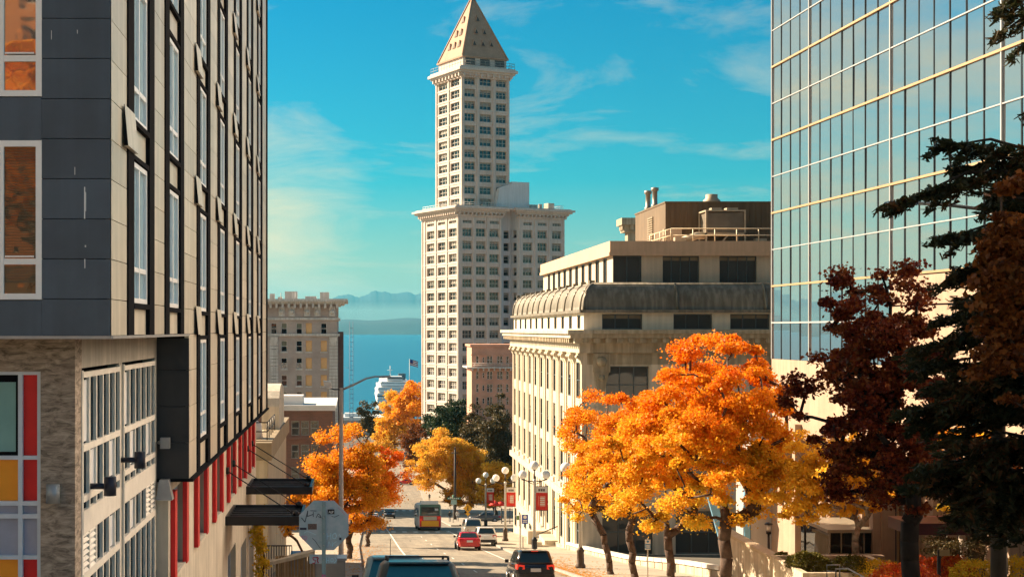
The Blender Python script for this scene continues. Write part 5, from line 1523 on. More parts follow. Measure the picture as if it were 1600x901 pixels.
    if rails:
        for s in (-1, 1):
            q = MB(); q.tube([(s * ht * .86, yt + .25, H - .02), (s * ht * .87, yt + .35, H + .06), (s * ht * .87, ft - .35, H + .06), (s * ht * .86, ft - .2, H - .02)], .025, 6); q.build('roof_rail', TRIM, t)
        q = MB(); q.box(-ht * .87, ht * .87, yt + .55, yt + .62, H + .045, H + .085); q.build('crossbar', TRIM, t)
    if antenna: MB().tube([(-.1, ft - .5, H - .02), (-.1, ft - .62, H + .42)], .008, 5).build('antenna', TRIM, t)
    return t


P_RED = pm('paint_red', (.52, .012, .012), .25, .0, .05, 2, coat=.8)
P_BLK = pm('paint_black', (.010, .010, .013), .2, .0, .05, 2, coat=.8)
P_WHT = pm('paint_white', (.74, .74, .74), .3, 0, .04, 2, coat=.6)
P_SIL = pm('paint_silver', (.48, .47, .44), .3, .5, .05, 2, coat=.6)
P_TEAL = pm('paint_blue_grey', (.030, .048, .058), .3, .2, .05, 2, coat=.25)
P_LBLU = pm('paint_pale_blue', (.26, .40, .45), .3, .2, .05, 2, coat=.3)
P_GRY = pm('paint_grey', (.10, .115, .13), .3, .3, .05, 2, coat=.6)
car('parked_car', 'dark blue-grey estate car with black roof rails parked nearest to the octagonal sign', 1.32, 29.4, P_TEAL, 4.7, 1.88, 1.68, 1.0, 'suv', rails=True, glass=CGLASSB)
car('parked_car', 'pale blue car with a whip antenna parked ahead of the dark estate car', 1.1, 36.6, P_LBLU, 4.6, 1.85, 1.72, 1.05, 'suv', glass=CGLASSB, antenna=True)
car('moving_car', 'black sport utility car with lit brake lamps beside the kerb', X_at(828, 68), 68, P_BLK, 4.6, 1.88, 1.66, 1.02, 'suv', lit=True)
car('moving_car', 'red saloon car driving down the street behind the bus', X_at(730.5, 116), 116, P_RED, 4.7, 1.84, 1.46, .98, 'sedan')
car('parked_car', 'white car parked at the kerb next to the red saloon', X_at(757, 125), 125, P_WHT, 4.5, 1.85, 1.62, 1.0, 'suv')
car('parked_car', 'silver van parked just beyond the white parked car', X_at(737, 143), 143, P_SIL, 4.9, 1.95, 1.95, 1.1, 'van', cat='van')
car('moving_car', 'dark car coming uphill past the far end of the orange tree round the lamp pole', X_at(608, 228), 228, P_BLK, 4.6, 1.85, 1.5, .98, 'sedan', rz=math.pi)
car('parked_car', 'pale car half hidden behind the orange tree round the lamp pole', X_at(583, 200), 200, P_WHT, 4.6, 1.85, 1.5, .98, 'sedan', rz=math.pi)
car('parked_car', 'grey car standing crosswise behind the yellow walking sign', X_at(757, 206), 206, P_GRY, 4.6, 1.85, 1.5, .98, 'sedan', rz=R(90))
for px, p_, l in ((634, P_RED, 'small far-off dark red car at the foot of the hill'), (650, P_BLK, 'small far-off black car at the foot of the hill between two others'), (665, P_WHT, 'small far-off white car at the foot of the hill beside the tree trunks')):
    car('parked_car', l, X_at(px, 352), 352, p_, 4.5, 1.85, 1.5, .98, 'sedan', rz=R(90))

# bus seen from behind
YBUS = 164
t = thing('city_bus', 'city bus with yellow and red rear driving away down the street', 'bus', (X_at(676, 159), YBUS, g(YBUS) + .02))
t.rotation_euler = (math.atan(slope(YBUS)), 0, 0)
BT, BRD, BYL = pm('bus_teal', (.05, .16, .14), .4, 0, .1, 1), pm('bus_red', (.70, .03, .02), .4, 0, .1, 1), pm('bus_yellow', (.95, .45, .02), .45, 0, .08, 1)
BW, BL, BH = 1.3, 12.5, 3.15
b = MB(); sec = [(1.25, .35), (1.3, .6), (1.3, 2.7), (1.22, 3.0), (.95, 3.15)]
ringz = lambda yy, s=1: [(x * s, yy, z) for x, z in sec] + [(-x * s, yy, z) for x, z in sec[::-1]]
b.loft([ringz(0, .97), ringz(.12), ringz(BL - .3), ringz(BL, .95)], sm=False); b.build('body', WHITEP, t)
def rp(name, mat, x0, x1, z0, z1, d=.03): return MB().box(x0, x1, -d, .0, z0, z1).build(name, mat, t)
rp('rear_panel', BT, -1.2, 1.2, 1.72, 3.02, .02); rp('rear_window', CGLASS, -1.02, 1.02, 1.85, 2.72, .035)
rp('engine_cover', BRD, -1.24, 1.24, .45, 1.715, .025); rp('yellow_panel', BYL, -1.0, 1.0, .5, 1.12, .05); rp('white_panel', pm('bus_board', (.6, .55, .42), .5), -.78, .78, 1.2, 1.64, .05)
rp('bumper', TRIM, -1.22, 1.22, .28, .44, .09)
for s in (-1, 1):
    rp('tail_light', BRAKE, s * 1.06 - .1, s * 1.06 + .1, 1.1 if s < 0 else 1.35, 1.35 if s < 0 else 1.6, .055)
    for yy in (2.6, 9.6): MB().lathe([(.1, -.14), (.46, -.14), (.48, 0), (.46, .14), (.1, .14)], (s * 1.16, yy, .48), 16, ax='x').build('wheel', TYRE, t)
    for i in range(6): MB().box(s * 1.3 - .005, s * 1.3 + .012, .6 + i * 1.9, 2.3 + i * 1.9, 1.5, 2.6).build('side_window', CGLASS, t)
m = MB(); m.box(-1.0, 1.0, .8, 3.2, 3.14, 3.42); m.box(-.8, .8, 5, 8, 3.14, 3.4); m.build('roof_unit', WHITEP, t)
rp('route_sign', PLATE, .55, .95, 2.3, 2.55, .04)
# ================================================================== STREET FURNITURE
GLOBE = pm('globe_glass', (.95, .93, .88), .3, 0, .03, 4)
POSTW = pm('post_pale', (.55, .53, .49), .5, .2, .12, 2)
POSTB = pm('post_base_bronze', (.075, .05, .035), .6, .3, .3, 4)
POSTK = pm('post_base_black', (.02, .022, .025), .6, .2, .3, 4)
BANR = pm('banner_red', (.66, .03, .015), .7, 0, .06, 2)
BANW = pm('banner_white', (.75, .72, .66), .7, 0, .06, 2)
BANP = pm('banner_pink', (.72, .30, .22), .7, 0, .1, 6)
lamps = [(759, 166, POSTK, 'globe lamp farthest down the hill, beside the crossing'), (789.5, 130, POSTB, 'globe lamp with a rust brown base beside the white parked car'), (835, 104, POSTK, 'globe lamp with a black base in front of the entrance steps'), (907, 82, POSTB, 'lamp post with its globes hidden in the orange leaves')]
for i, (px, Y, bm, lab) in enumerate(lamps):
    x = X_at(px, Y); z = g(Y) + .152
    if i == 0: z = g(Y) + .01
    t = thing('street_lamp', 'three-' + lab if i < 3 else 'pale ' + lab, 'street lamp', (x, Y, z), 0, 'globe lamps along the right pavement')
    MB().lathe([(.02, 0), (.30, 0), (.30, .15), (.22, .28), (.2, .9), (.24, 1.0), (.15, 1.15), (.10, 1.25), (.02, 1.25)], (0, 0, 0), 10).build('base', bm, t)
    MB().lathe([(.11, 1.2), (.085, 5.2), (.13, 5.25), (.13, 5.4), (.05, 5.5)], (0, 0, 0), 12).build('post', POSTW, t)
    m = MB(); m.tube([(-.85, 0, 5.45), (-.4, 0, 5.32), (0, 0, 5.38), (.4, 0, 5.32), (.85, 0, 5.45)], .045, 6); m.tube([(0, 0, 5.3), (0, 0, 6.2)], .05, 6)
    for s in (-.85, .85): m.lathe([(.02, -.05), (.13, 0), (.1, .12)], (s, 0, 5.45), 8)
    m.lathe([(.02, -.05), (.13, 0), (.1, .12)], (0, 0, 6.15), 8)
    for s in (-1, 1): m.tube([(0, 0, 5.1), (s * .3, 0, 5.2), (s * .5, 0, 5.34)], .025, 5)
    m.build('crossarm', BLACK, t)
    for s, h in ((-.85, 5.82), (.85, 5.82), (0, 6.5)): MB().ball((s, 0, h), .33, 16).build('globe', GLOBE, t)
    if i < 3:
        b = thing('banner', ['red street banner with a white top on the farthest globe lamp', 'red street banner with a white top on the lamp beside the white parked car', 'red street banner with a white top on the lamp in front of the entrance steps'][i], 'banner', (x + .12, Y - .02, z + 3.2), 0, 'red banners on the globe lamps')
        m = MB(); P = lambda u_, v_: (u_ * .85, .03 * math.sin(u_ * 5 + v_ * 2), v_ * 1.75)
        def patch(mb, u0, u1, v0, v1, mi, d=0):
            for q in range(5):
                a0, a1 = u0 + (u1 - u0) * q / 5, u0 + (u1 - u0) * (q + 1) / 5
                p = [P(a0, v0), P(a1, v0), P(a1, v1), P(a0, v1)]; mb.poly([(x_, y_ - d, z_) for x_, y_, z_ in p], mi)
        patch(m, 0, 1, 0, .74, 0); patch(m, 0, 1, .74, 1, 1); m.build('cloth', [BANR, BANW], b)
        m = MB(); patch(m, .2, .8, .16, .6, 0, .006); m.build('printed_panel', BANP, b)
        m = MB()
        for q in range(4): patch(m, .27, .73, .22 + q * .09, .26 + q * .09, 0, .01)
        for q in range(3): patch(m, .2 + q * .2, .36 + q * .2, .8, .9, 1, .01)
        m.build('lettering', [BANW, pm('ink_dark', (.12, .1, .1), .7)], b)
        m = MB(); m.tube([(-.1, 0, 1.76), (.88, 0, 1.76)], .02, 5); m.tube([(-.1, 0, -.02), (.88, 0, -.02)], .02, 5); m.build('bracket', BLACK, b)

# cobra-head lamp on the left
Y = 60.0; x = X_at(533, Y); z = g(Y) + .15
t = thing('street_lamp', 'tall pale pole with a long curved arm and a second small lamp opposite', 'street lamp', (x, Y, z))
H_ = Z_at(606, Y) - z
MB().lathe([(.16, 0), (.14, .3), (.12, .35), (.075, H_), (.02, H_ + .02)], (0, 0, 0), 12).build('post', pm('pole_tan', (.46, .40, .35), .55, .2, .12, 2), t)
ax = lambda px: X_at(px, Y) - x
az_ = lambda py: Z_at(py, Y) - z
MB().tube([(0, 0, az_(609)), (ax(552), 0, az_(601)), (ax(572), 0, az_(591)), (ax(586), 0, az_(588)), (ax(597), 0, az_(588))], [.05, .045, .04, .035, .03], 8).build('arm', STEEL, t)
m = MB(); m.hull8([(ax(592), -.1, az_(590)), (ax(612), -.1, az_(590)), (ax(612), .1, az_(590)), (ax(592), .1, az_(590))], [(ax(592), -.06, az_(587)), (ax(609), -.08, az_(586)), (ax(609), .08, az_(586)), (ax(592), .06, az_(587))]); m.build('lamp_head', STEEL, t)
MB().tube([(0, 0, az_(608)), (ax(522), 0, az_(608)), (ax(516), 0, az_(606))], .03, 6).build('arm', BLACK, t)
m = MB(); m.hull8([(ax(507), -.18, az_(604)), (ax(518), -.18, az_(607)), (ax(518), .18, az_(607)), (ax(507), .18, az_(604))], [(ax(505), -.2, az_(594)), (ax(517), -.2, az_(596)), (ax(517), .2, az_(596)), (ax(505), .2, az_(594))]); m.build('lamp_head', WHITEP, t)
# slim LED lamp on the right
Y = 31.0; x = X_at(1560, Y); z = g(Y) + .15
t = thing('street_lamp', 'grey round pole in front of the dark cedar with a flat lamp head reaching left', 'street lamp', (x, Y, z))
MB().lathe([(.17, 0), (.15, 4), (.11, Z_at(322, Y) - z), (.02, Z_at(321, Y) - z)], (0, 0, 0), 14).build('post', pm('weathered_pole', (.05, .045, .04), .6, .2, .3, 2, .2, 12), t)
m = MB()
for h in (2.9, 3.15): m.lathe([(.165, 0), (.168, .02), (.165, .04)], (0, 0, h), 14)
m.build('band', STEEL, t)
MB().tube([(0, 0, Z_at(330, Y) - z), (X_at(1480, Y) - x, 0, Z_at(320, Y) - z), (X_at(1428, Y) - x, 0, Z_at(317, Y) - z)], .04, 8).build('arm', STEEL, t)
m = MB(); xa, xb = X_at(1382, Y) - x, X_at(1432, Y) - x; zz = Z_at(317, Y) - z
m.hull8([(xa, -.16, zz - .05), (xb, -.12, zz - .05), (xb, .12, zz - .05), (xa, .16, zz - .05)], [(xa + .05, -.13, zz + .03), (xb, -.1, zz + .05), (xb, .1, zz + .05), (xa + .05, .13, zz + .03)])
m.box(xb - .32, xb - .22, -.05, .05, zz + .045, zz + .15); m.build('lamp_head', pm('lamp_blue_grey', (.20, .27, .31), .45, .3, .08, 3), t)

# back of an octagonal stop sign, tagged
SIGNB = pm('sign_back', (.40, .46, .52), .4, .3, .12, 5, c2=(.24, .38, .46))
Y = 21.4; x = X_at(506, Y); zc_ = Z_at(820, Y); z = g(Y) + .15
t = thing('stop_sign', 'back of an octagonal sign on a post, scribbled with tags and stickers', 'sign', (x, Y, z))
r_ = .375 / math.cos(R(22.5)); oc = [(r_ * math.cos(R(22.5 + 45 * i)), r_ * math.sin(R(22.5 + 45 * i))) for i in range(8)]
m = MB(); c_ = zc_ - z
m.loft([[(a, -.0, c_ + b) for a, b in oc], [(a, .004, c_ + b) for a, b in oc]], sm=False); m.build('plate', SIGNB, t)
m = MB(); m.box(-.03, .03, -.04, -.006, -.3, c_ + .36)
for i in range(0): pass
m.build('post', pm('post_teal', (.22, .33, .37), .45, .5, .15, 5), t)
m = MB()
for zz in (.3, .12, -.12, -.3, -.52): m.lathe([(.002, -.05), (.012, -.05), (.012, -.04)], (0, 0, c_ + zz), 6, ax='y')
m.build('bolt', STEEL, t)
m = MB(); m.box(-.22, .20, -.006, -.002, c_ - .58, c_ - .44); m.build('lower_plate', SIGNB, t)
INK, INKB, INKR, INKK = pm('ink_navy', (.015, .02, .05), .6), pm('ink_light_blue', (.42, .72, .85), .6), pm('ink_red', (.42, .02, .06), .6), pm('sticker_black', (.015, .015, .02), .5)
ex = lambda px: (px - 506) / 2200 * Y
ez = lambda py: Z_at(py, Y) - z
def stroke(mb, pts, w=.006, d=.005, mi=0):
    pts = [(ex(a), ez(b)) for a, b in pts]
    for (a, b), (c, d_) in zip(pts[:-1], pts[1:]):
        L_ = math.hypot(c - a, d_ - b) or 1; nx__, nz__ = -(d_ - b) / L_ * w, (c - a) / L_ * w
        mb.poly([(a - nx__, -d, b - nz__), (c - nx__, -d, d_ - nz__), (c + nx__, -d, d_ + nz__), (a + nx__, -d, b + nz__)], mi)
m = MB()  # tag "VLTA" in dark strokes, upper left
stroke(m, [(471, 808), (476.5, 815), (481, 797), (480, 806), (489, 803)]); stroke(m, [(485, 797), (494.5, 797.5)], .005); stroke(m, [(489.5, 799), (489.5, 807)], .005); stroke(m, [(494, 808), (497, 802), (500, 804), (502, 808), (497, 806)], .005)
stroke(m, [(488, 840), (493, 845), (497, 851), (501, 856)], .004); stroke(m, [(518, 806), (523, 807), (530, 804)], .004)
m.box(ex(468.5), ex(479), -.006, -.005, ez(827), ez(823.5)); m.box(ex(530), ex(533.5), -.006, -.005, ez(843), ez(839))
m.build('marker_tag', INK, t)
m = MB().box(ex(512), ex(522.5), -.006, -.0045, ez(802.5), ez(795)); o = m.build('sticker', INKK, t)
q = MB(); stroke(q, [(513.5, 801), (515, 797.5), (516.2, 801)], .003, .0075); stroke(q, [(517, 797.5), (517, 801), (518.6, 801), (518.6, 797.5)], .003, .0075); stroke(q, [(519.6, 801), (519.6, 797.5), (521.2, 798), (519.8, 799.4)], .003, .0075); q.build('lettering', WHITEP, o)
MB().box(ex(481), ex(495), -.006, -.0045, ez(826.5), ez(817.5)).build('sticker', pm('sticker_brown', (.12, .08, .07), .6, 0, .5, 60), t)
q = MB()
stroke(q, [(511, 832), (511, 842)], .005); stroke(q, [(511, 837), (517, 836)], .005); stroke(q, [(517, 832), (517, 842)], .005); stroke(q, [(520, 834), (524, 832), (526, 836), (524, 841), (520, 840), (520, 834)], .005)
stroke(q, [(512, 853), (514, 845), (517, 852)], .004); stroke(q, [(519, 845), (519, 853), (521, 848), (526, 845)], .004); stroke(q, [(529, 836), (531, 834), (532, 838)], .003)
stroke(q, [(475, 832), (480, 829), (488, 832), (494, 835)], .003); q.build('marker_tag', INKB, t)
q = MB(); stroke(q, [(470, 838), (474, 836), (472, 841), (478, 843), (480, 838), (476, 836), (477, 845)], .004); stroke(q, [(528, 792), (534, 798), (539, 804)], .003); q.build('marker_tag', pm('ink_pink', (.5, .18, .35), .6), t)
q = MB(); stroke(q, [(496, 870), (489, 870), (489.5, 874), (493, 874), (492, 879), (488, 879)], .006, .0085); stroke(q, [(498, 878), (495, 875), (498, 871), (495, 869), (497, 879)], .006, .0085); q.build('marker_tag', INKR, t)
q = MB(); stroke(q, [(510, 870), (510, 879)], .005, .0085); stroke(q, [(510, 875), (514, 874)], .005, .0085); stroke(q, [(514, 869), (514, 878)], .005, .0085); stroke(q, [(517, 872), (520, 871), (521, 876), (517, 877), (517, 872)], .005, .0085); stroke(q, [(523, 870), (526, 874), (522, 879)], .005, .0085); q.build('marker_tag', INKB, t)
q = MB(); stroke(q, [(504, 896), (504, 903), (508, 903), (508, 897), (505, 897)], .006, .043); q.build('marker_tag', pm('ink_magenta', (.7, .05, .25), .6), t)

# parking sign, lot sign, walking sign, street name sign
BLU = pm('sign_blue', (.04, .09, .38), .5, 0, .05, 3)
SBLU = pm('sign_sky_blue', (.05, .25, .50), .5, 0, .05, 3)
Y = 114; x = X_at(817, Y); z = g(Y) + .15
t = thing('parking_sign', 'small blue sign on a pale double post between two globe lamps', 'sign', (x, Y, z))
m = MB(); zt_s = Z_at(803, Y) - z; m.box(-.28, -.16, -.05, .05, 0, zt_s); m.box(-.05, .05, -.05, .05, 0, zt_s - 1.8); m.build('post', POSTW, t)
m = MB(); m.box(-.1, .42, -.09, -.06, zt_s - .75, zt_s); m.build('plate', BLU, t)
m = MB(); m.lathe([(.14, -.012), (.14, 0)], (.16, -.09, zt_s - .2), 14, ax='y')
for q_ in range(2): m.box(-.02, .34, -.1, -.091, zt_s - .5 - q_ * .13, zt_s - .44 - q_ * .13)
m.build('lettering', BANW, t)
MB().box(-.5, -.3, -.03, .0, zt_s - .45, zt_s - .1).build('side_plate', pm('sign_green', (.12, .22, .08), .5), t)
Y = 72; x = X_at(1012, Y); z = g(Y) + .15
t = thing('parking_sign', 'white and blue sign on a thin post among the orange tree trunks', 'sign', (x, Y, z))
zt_s = Z_at(842, Y) - z; m = MB(); m.box(-.03, .03, -.02, .02, 0, zt_s + .05); m.build('post', POSTW, t)
MB().box(-.14, .14, -.045, -.022, zt_s - .52, zt_s).build('plate', WHITEP, t)
MB().box(-.135, .135, -.05, -.046, zt_s - .46, zt_s - .22).build('blue_field', SBLU, t)
m = MB(); m.lathe([(.06, -.01), (.06, 0)], (0, -.045, zt_s - .1), 12, ax='y'); m.build('symbol', SBLU, t)
m = MB()
for q_ in range(3): m.box(-.1, .1, -.054, -.051, zt_s - .30 - q_ * .06, zt_s - .27 - q_ * .06)
m.build('lettering', WHITEP, t)
YEL = pm('sign_yellow', (.85, .42, .02), .5, 0, .05, 3)
Y = 199; x = X_at(731, Y); z = g(Y) + .15
t = thing('crossing_sign', 'yellow diamond walking sign with a plate below near the crossing', 'sign', (x, Y, z))
c_ = Z_at(793.5, Y) - z; d_ = .66
MB().box(-.04, .04, -.03, .03, 0, c_ + .5).build('post', STEEL, t)
m = MB(); m.loft([[(0, -.08, c_ - d_), (d_, -.08, c_), (0, -.08, c_ + d_), (-d_, -.08, c_)], [(0, -.04, c_ - d_), (d_, -.04, c_), (0, -.04, c_ + d_), (-d_, -.04, c_)]], sm=False); m.build('plate', YEL, t)
m = MB(); m.loft([[(0, -.08, c_ - d_ - .45), (.35, -.08, c_ - d_ - .1), (0, -.08, c_ - d_ + .12), (-.35, -.08, c_ - d_ - .1)], [(0, -.04, c_ - d_ - .45), (.35, -.04, c_ - d_ - .1), (0, -.04, c_ - d_ + .12), (-.35, -.04, c_ - d_ - .1)]], sm=False); m.build('lower_plate', YEL, t)
m = MB(); pz = -.088
def st2(pts, w_): 
    for (a, b), (c, e_) in zip(pts[:-1], pts[1:]):
        L_ = math.hypot(c - a, e_ - b); nx__, nz__ = -(e_ - b) / L_ * w_, (c - a) / L_ * w_
        m.poly([(a - nx__, pz, c_ + b - nz__), (c - nx__, pz, c_ + e_ - nz__), (c + nx__, pz, c_ + e_ + nz__), (a + nx__, pz, c_ + b + nz__)])
st2([(0, .2), (-.02, -.05), (.12, -.34)], .05); st2([(-.02, -.05), (-.16, -.34)], .045); st2([(0, .15), (.14, 0)], .03); st2([(0, .15), (-.14, .02)], .03); m.lathe([(.002, -.002), (.075, -.002), (.075, 0)], (.01, pz, c_ + .31), 10, ax='y'); m.build('walking_figure', INKK, t)
Y = 201; x = X_at(708, Y); z = g(Y) + .15
t = thing('street_name_sign', 'green street name plates on a pole near the crossing', 'sign', (x, Y, z))
zt_s = Z_at(777, Y) - z
MB().tube([(0, 0, 0), (0, 0, zt_s)], .06, 6).build('post', STEEL, t)
GRN = pm('sign_dark_green', (.02, .16, .10), .5, 0, .05, 3)
MB().box(-.9, 1.1, -.08, -.05, zt_s - .25, zt_s + .05).build('plate', GRN, t); MB().box(-.05, .05, -.7, .7, zt_s + .08, zt_s + .36).build('plate', GRN, t)
MB().box(-.3, .5, -.1, -.05, zt_s - .95, zt_s - .32).build('plate', pm('sign_pale', (.30, .48, .46), .5), t)
m = MB()
for q_ in range(6): m.box(-.7 + q_ * .27, -.52 + q_ * .27, -.086, -.081, zt_s - .17, zt_s - .03)
m.build('lettering', WHITEP, t)
Y = 216; x = X_at(711, Y); z = g(Y)
t = thing('utility_pole', 'dark slender pole with a short cross arm before the yellow trees', 'pole', (x, Y, z))
H_ = Z_at(702, Y) - z
MB().tube([(0, 0, 0), (0, 0, H_)], [.22, .14], 8).build('pole', pm('pole_dark', (.03, .025, .025), .7, 0, .2, 2), t)
m = MB(); m.tube([(-.5, 0, H_ - .5), (.5, 0, H_ - .5)], .06, 5); m.lathe([(.02, 0), (.12, .05), (.02, .5)], (0, 0, H_), 6); m.build('cross_arm', BLACK, t)
# railing and umbrellas at the far corner
Y = 196; xa, xb = X_at(784, Y), X_at(822, Y)
t = thing('railing', 'black metal railing at the far corner beyond the globe lamps', 'railing', (xa, Y, g(Y) + .1))
m = MB(); zz = Z_at(795, Y) - g(Y) - .1
m.box(0, xb - xa, -.03, .03, zz - .08, zz); m.box(0, xb - xa, -.03, .03, .35, .43)
for i in range(int((xb - xa) / .28)): m.box(i * .28, i * .28 + .07, -.025, .025, .43, zz - .08)
for i in range(4): m.box(i * (xb - xa) / 3 - .06, i * (xb - xa) / 3 + .06, -.06, .06, 0, zz + .15)
m.build('rail', BLACK, t)
for px, l in ((773, 'left one of two small red umbrellas beyond the globe lamps'), (783, 'right one of two small red umbrellas beyond the globe lamps')):
    Y = 212; t = thing('patio_umbrella', l, 'umbrella', (X_at(px, Y), Y, g(Y)), 0, 'red umbrellas at the far corner')
    h = Z_at(781, Y) - g(Y)
    MB().tube([(0, 0, 0), (0, 0, h)], .04, 6).build('pole', STEEL, t)
    MB().lathe([(.95, h - .75), (.55, h - .35), (.02, h)], (0, 0, 0), 8).build('canopy', BANR, t)

# ------------------------------------------------------------------ walls and planters on the right
WALLC = pm('pale_concrete_wall', (.60, .51, .38), .85, 0, .14, 1.2, .25, 14, streak=.22)
t = thing('retaining_wall', 'long low pale wall with a white coping curving behind the orange maple trunks', 'wall', (17.6, 90, g(90)), 0, None, True)
line = [(X_at(px, Y), Y, Z_at(py, Y)) for px, py, Y in ((886, 846, 113), (905, 851.5, 107), (935, 858, 98), (980, 867.5, 88), (1060, 874, 78.5), (1126, 884, 71.2))]
m = MB(); cp = MB()
for (a, b) in zip(line[:-1], line[1:]):
    n_ = max(2, int((Vector(b) - Vector(a)).length / 1.3))
    for i in range(n_):
        p, q = Vector(a).lerp(Vector(b), i / n_), Vector(a).lerp(Vector(b), (i + 1) / n_ - .012)
        m.hull8([(p.x, p.y, g(p.y) - .3), (p.x + .3, p.y, g(p.y) - .3), (q.x + .3, q.y, g(q.y) - .3), (q.x, q.y, g(q.y) - .3)], [(p.x, p.y, p.z - .26), (p.x + .3, p.y, p.z - .26), (q.x + .3, q.y, q.z - .26), (q.x, q.y, q.z - .26)])
        cp.hull8([(p.x - .06, p.y, p.z - .2), (p.x + .42, p.y, p.z - .2), (q.x + .42, q.y, q.z - .2), (q.x - .06, q.y, q.z - .2)], [(p.x - .06, p.y, p.z), (p.x + .42, p.y, p.z), (q.x + .42, q.y, q.z), (q.x - .06, q.y, q.z)])
        m.box(p.x + .05, p.x + .25, p.y - .2, p.y, p.z - .26, p.z - .2)
m.build('wall', WALLC, t); cp.build('coping', pm('coping_white', (.70, .66, .58), .8, 0, .08, 1), t)
t = thing('retaining_wall', 'tall pale concrete wall next to the largest orange maple trunk', 'wall', (18.5, 65, g(65)), 0, None, True)
m = MB(); m.box(18.5, 18.95, 60.2, 70.5, g(66) - 1, -10.12); m.build('wall', WALLC, t)
m = MB(); m.box(18.44, 19.0, 60.1, 70.6, -10.12, -9.97); m.build('coping', pm('coping_tan', (.48, .38, .25), .8, 0, .12, 2, .2, 12), t)
t = thing('planter', 'pale concrete planter box under the clipped green bush', 'planter', (20.0, 55.5, g(56)))
h = Z_at(893, 55.5) - g(56) - .25
m = MB(); m.box(-2.3, 1.9, -.2, 0, -.5, h + .25); m.box(-2.3, -2.05, 0, 4.2, -.5, h + .25); m.box(1.65, 1.9, 0, 4.2, -.5, h + .25); m.box(-2.05, 1.65, 3.95, 4.2, -.5, h + .25); m.build('wall', WALLC, t)
m = MB(); m.box(-2.04, 1.64, .01, 3.94, -.4, h + .1); m.build('soil', EARTH, t)
t = thing('low_wall', 'brown stone step wall behind the metal handrails', 'wall', (21.5, 60.5, g(60.5)))
m = MB(); m.box(-1.5, 1.4, 0, .5, -.5, Z_at(868, 60.5) - g(60.5)); m.build('wall', STONE, t)
t = thing('glazed_lobby', 'dark glazed lobby box behind the clipped bush', 'building', (21.6, 62.0, g(62)))
m = MB(); zt_s = Z_at(832, 62) - g(62); zb_s = .4
m.box(-.55, 1.5, .1, 4, 0, zt_s); m.build('glass_wall', PANE, t)
m = MB()
for i in range(5): m.box(-.56 + i * .5, -.52 + i * .5, .02, .1, .4, zt_s)
m.box(-.65, 1.55, .0, 4.1, zt_s, zt_s + .14); m.box(-.6, 1.5, .03, .099, zt_s * .62, zt_s * .62 + .04); m.build('frame', pm('lobby_frame', (.36, .30, .22), .5, .3, .1, 2), t)
for (px, Y, py0, l) in ((1201, 66, 815, 'slim black bollard lamp in front of the grey end wall'),):
    x = X_at(px, Y); z = g(Y) + .1; t = thing('bollard_lamp', l, 'lamp', (x, Y, z)); H_ = Z_at(py0, Y) - z
    MB().tube([(0, 0, 0), (0, 0, H_ - .42)], .055, 8).build('post', BLACK, t); MB().lathe([(.09, H_ - .42), (.1, H_ - .14)], (0, 0, 0), 10).build('lantern', GLOBE, t)
    m = MB(); m.lathe([(.20, H_ - .12), (.18, H_ - .06), (.03, H_)], (0, 0, 0), 10); m.lathe([(.12, H_ - .55), (.12, H_ - .42)], (0, 0, 0), 10); m.build('cap', BLACK, t)
for (px, Y, py0, py1, l) in ((1341, 59, 845, 901, 'thin dark post beside the lobby and the pale tree trunk'), (1258, 63, 790, 840, 'thin dark post standing against the sunlit podium window')):
    x = X_at(px, Y); t = thing('post', l, 'post', (x, Y, g(Y) + .1)); H_ = Z_at(py0, Y) - g(Y) - .1
    MB().tube([(0, 0, 0), (0, 0, H_)], .055, 8).build('shaft', BLACK, t); MB().lathe([(.02, H_), (.08, H_), (.02, H_ + .05)], (0, 0, 0), 8).build('cap', BLACK, t)
t = thing('handrail', 'bent steel tube handrails beside the steps near the clipped bush', 'handrail', (0, 0, 0), 0, None, True)
Yr = 52.0; W3 = lambda px, py, Y=Yr: (X_at(px, Y), Y, Z_at(py, Y))
MB().tube([W3(1292, 901), W3(1292, 882), W3(1312, 881.5), W3(1312, 901)], .03, 8).build('rail', STEEL, t)
MB().tube([W3(1306, 905), W3(1306, 888), W3(1325, 887.5, 51.4), W3(1350, 901, 50), W3(1362, 908, 49.5)], .03, 8).build('rail', STEEL, t)
MB().tube([W3(1292, 892), W3(1306, 892)], .025, 8).build('rail', STEEL, t)
t = thing('notice_board', 'small tan notice plate on a dark post in front of the hedge', 'sign', (X_at(1467, 47), 47, g(47)))
zt_s = Z_at(858, 47) - g(47)
MB().box(-.05, .05, -.04, .04, 0, zt_s).build('post', BLACK, t); MB().box(.0, .34, -.05, -.01, zt_s - .2, zt_s).build('plate', pm('plate_tan', (.3, .22, .1), .5), t)

# ------------------------------------------------------------------ left pavement bits
WOOD = pm('fence_wood', (.34, .23, .12), .8, 0, .2, 2, .2, 20, streak=.25)
t = thing('board_fence', 'tan board fence with a sloping capped wall behind the octagonal sign', 'fence', (-3.2, 57, g(57)), 0, None, True)
m = MB(); n_ = 16
for i in range(n_):
    x = -3.1 + i * .13; m.box(x, x + .115, 57, 57.06, g(57) - .2, Z_at(868, 57) - .0 + .02 * math.sin(i))
m.build('boards', WOOD, t)
m = MB(); m.hull8([(-3.3, 56.6, Z_at(880, 57)), (-1.5, 56.6, Z_at(864, 57)), (-1.5, 57.3, Z_at(864, 57)), (-3.3, 57.3, Z_at(880, 57))], [(-3.3, 56.6, Z_at(875, 57)), (-1.5, 56.6, Z_at(858, 57)), (-1.5, 57.3, Z_at(858, 57)), (-3.3, 57.3, Z_at(875, 57))]); m.build('coping', WALLC, t)
t = thing('railing', 'black upright-bar railing below the cream panelled building', 'railing', (-4.6, 68, g(68)), 0, None, True)
m = MB(); ztr, zbr = Z_at(851, 68), g(68) - .2
x0, x1 = X_at(392, 68), X_at(456, 68)
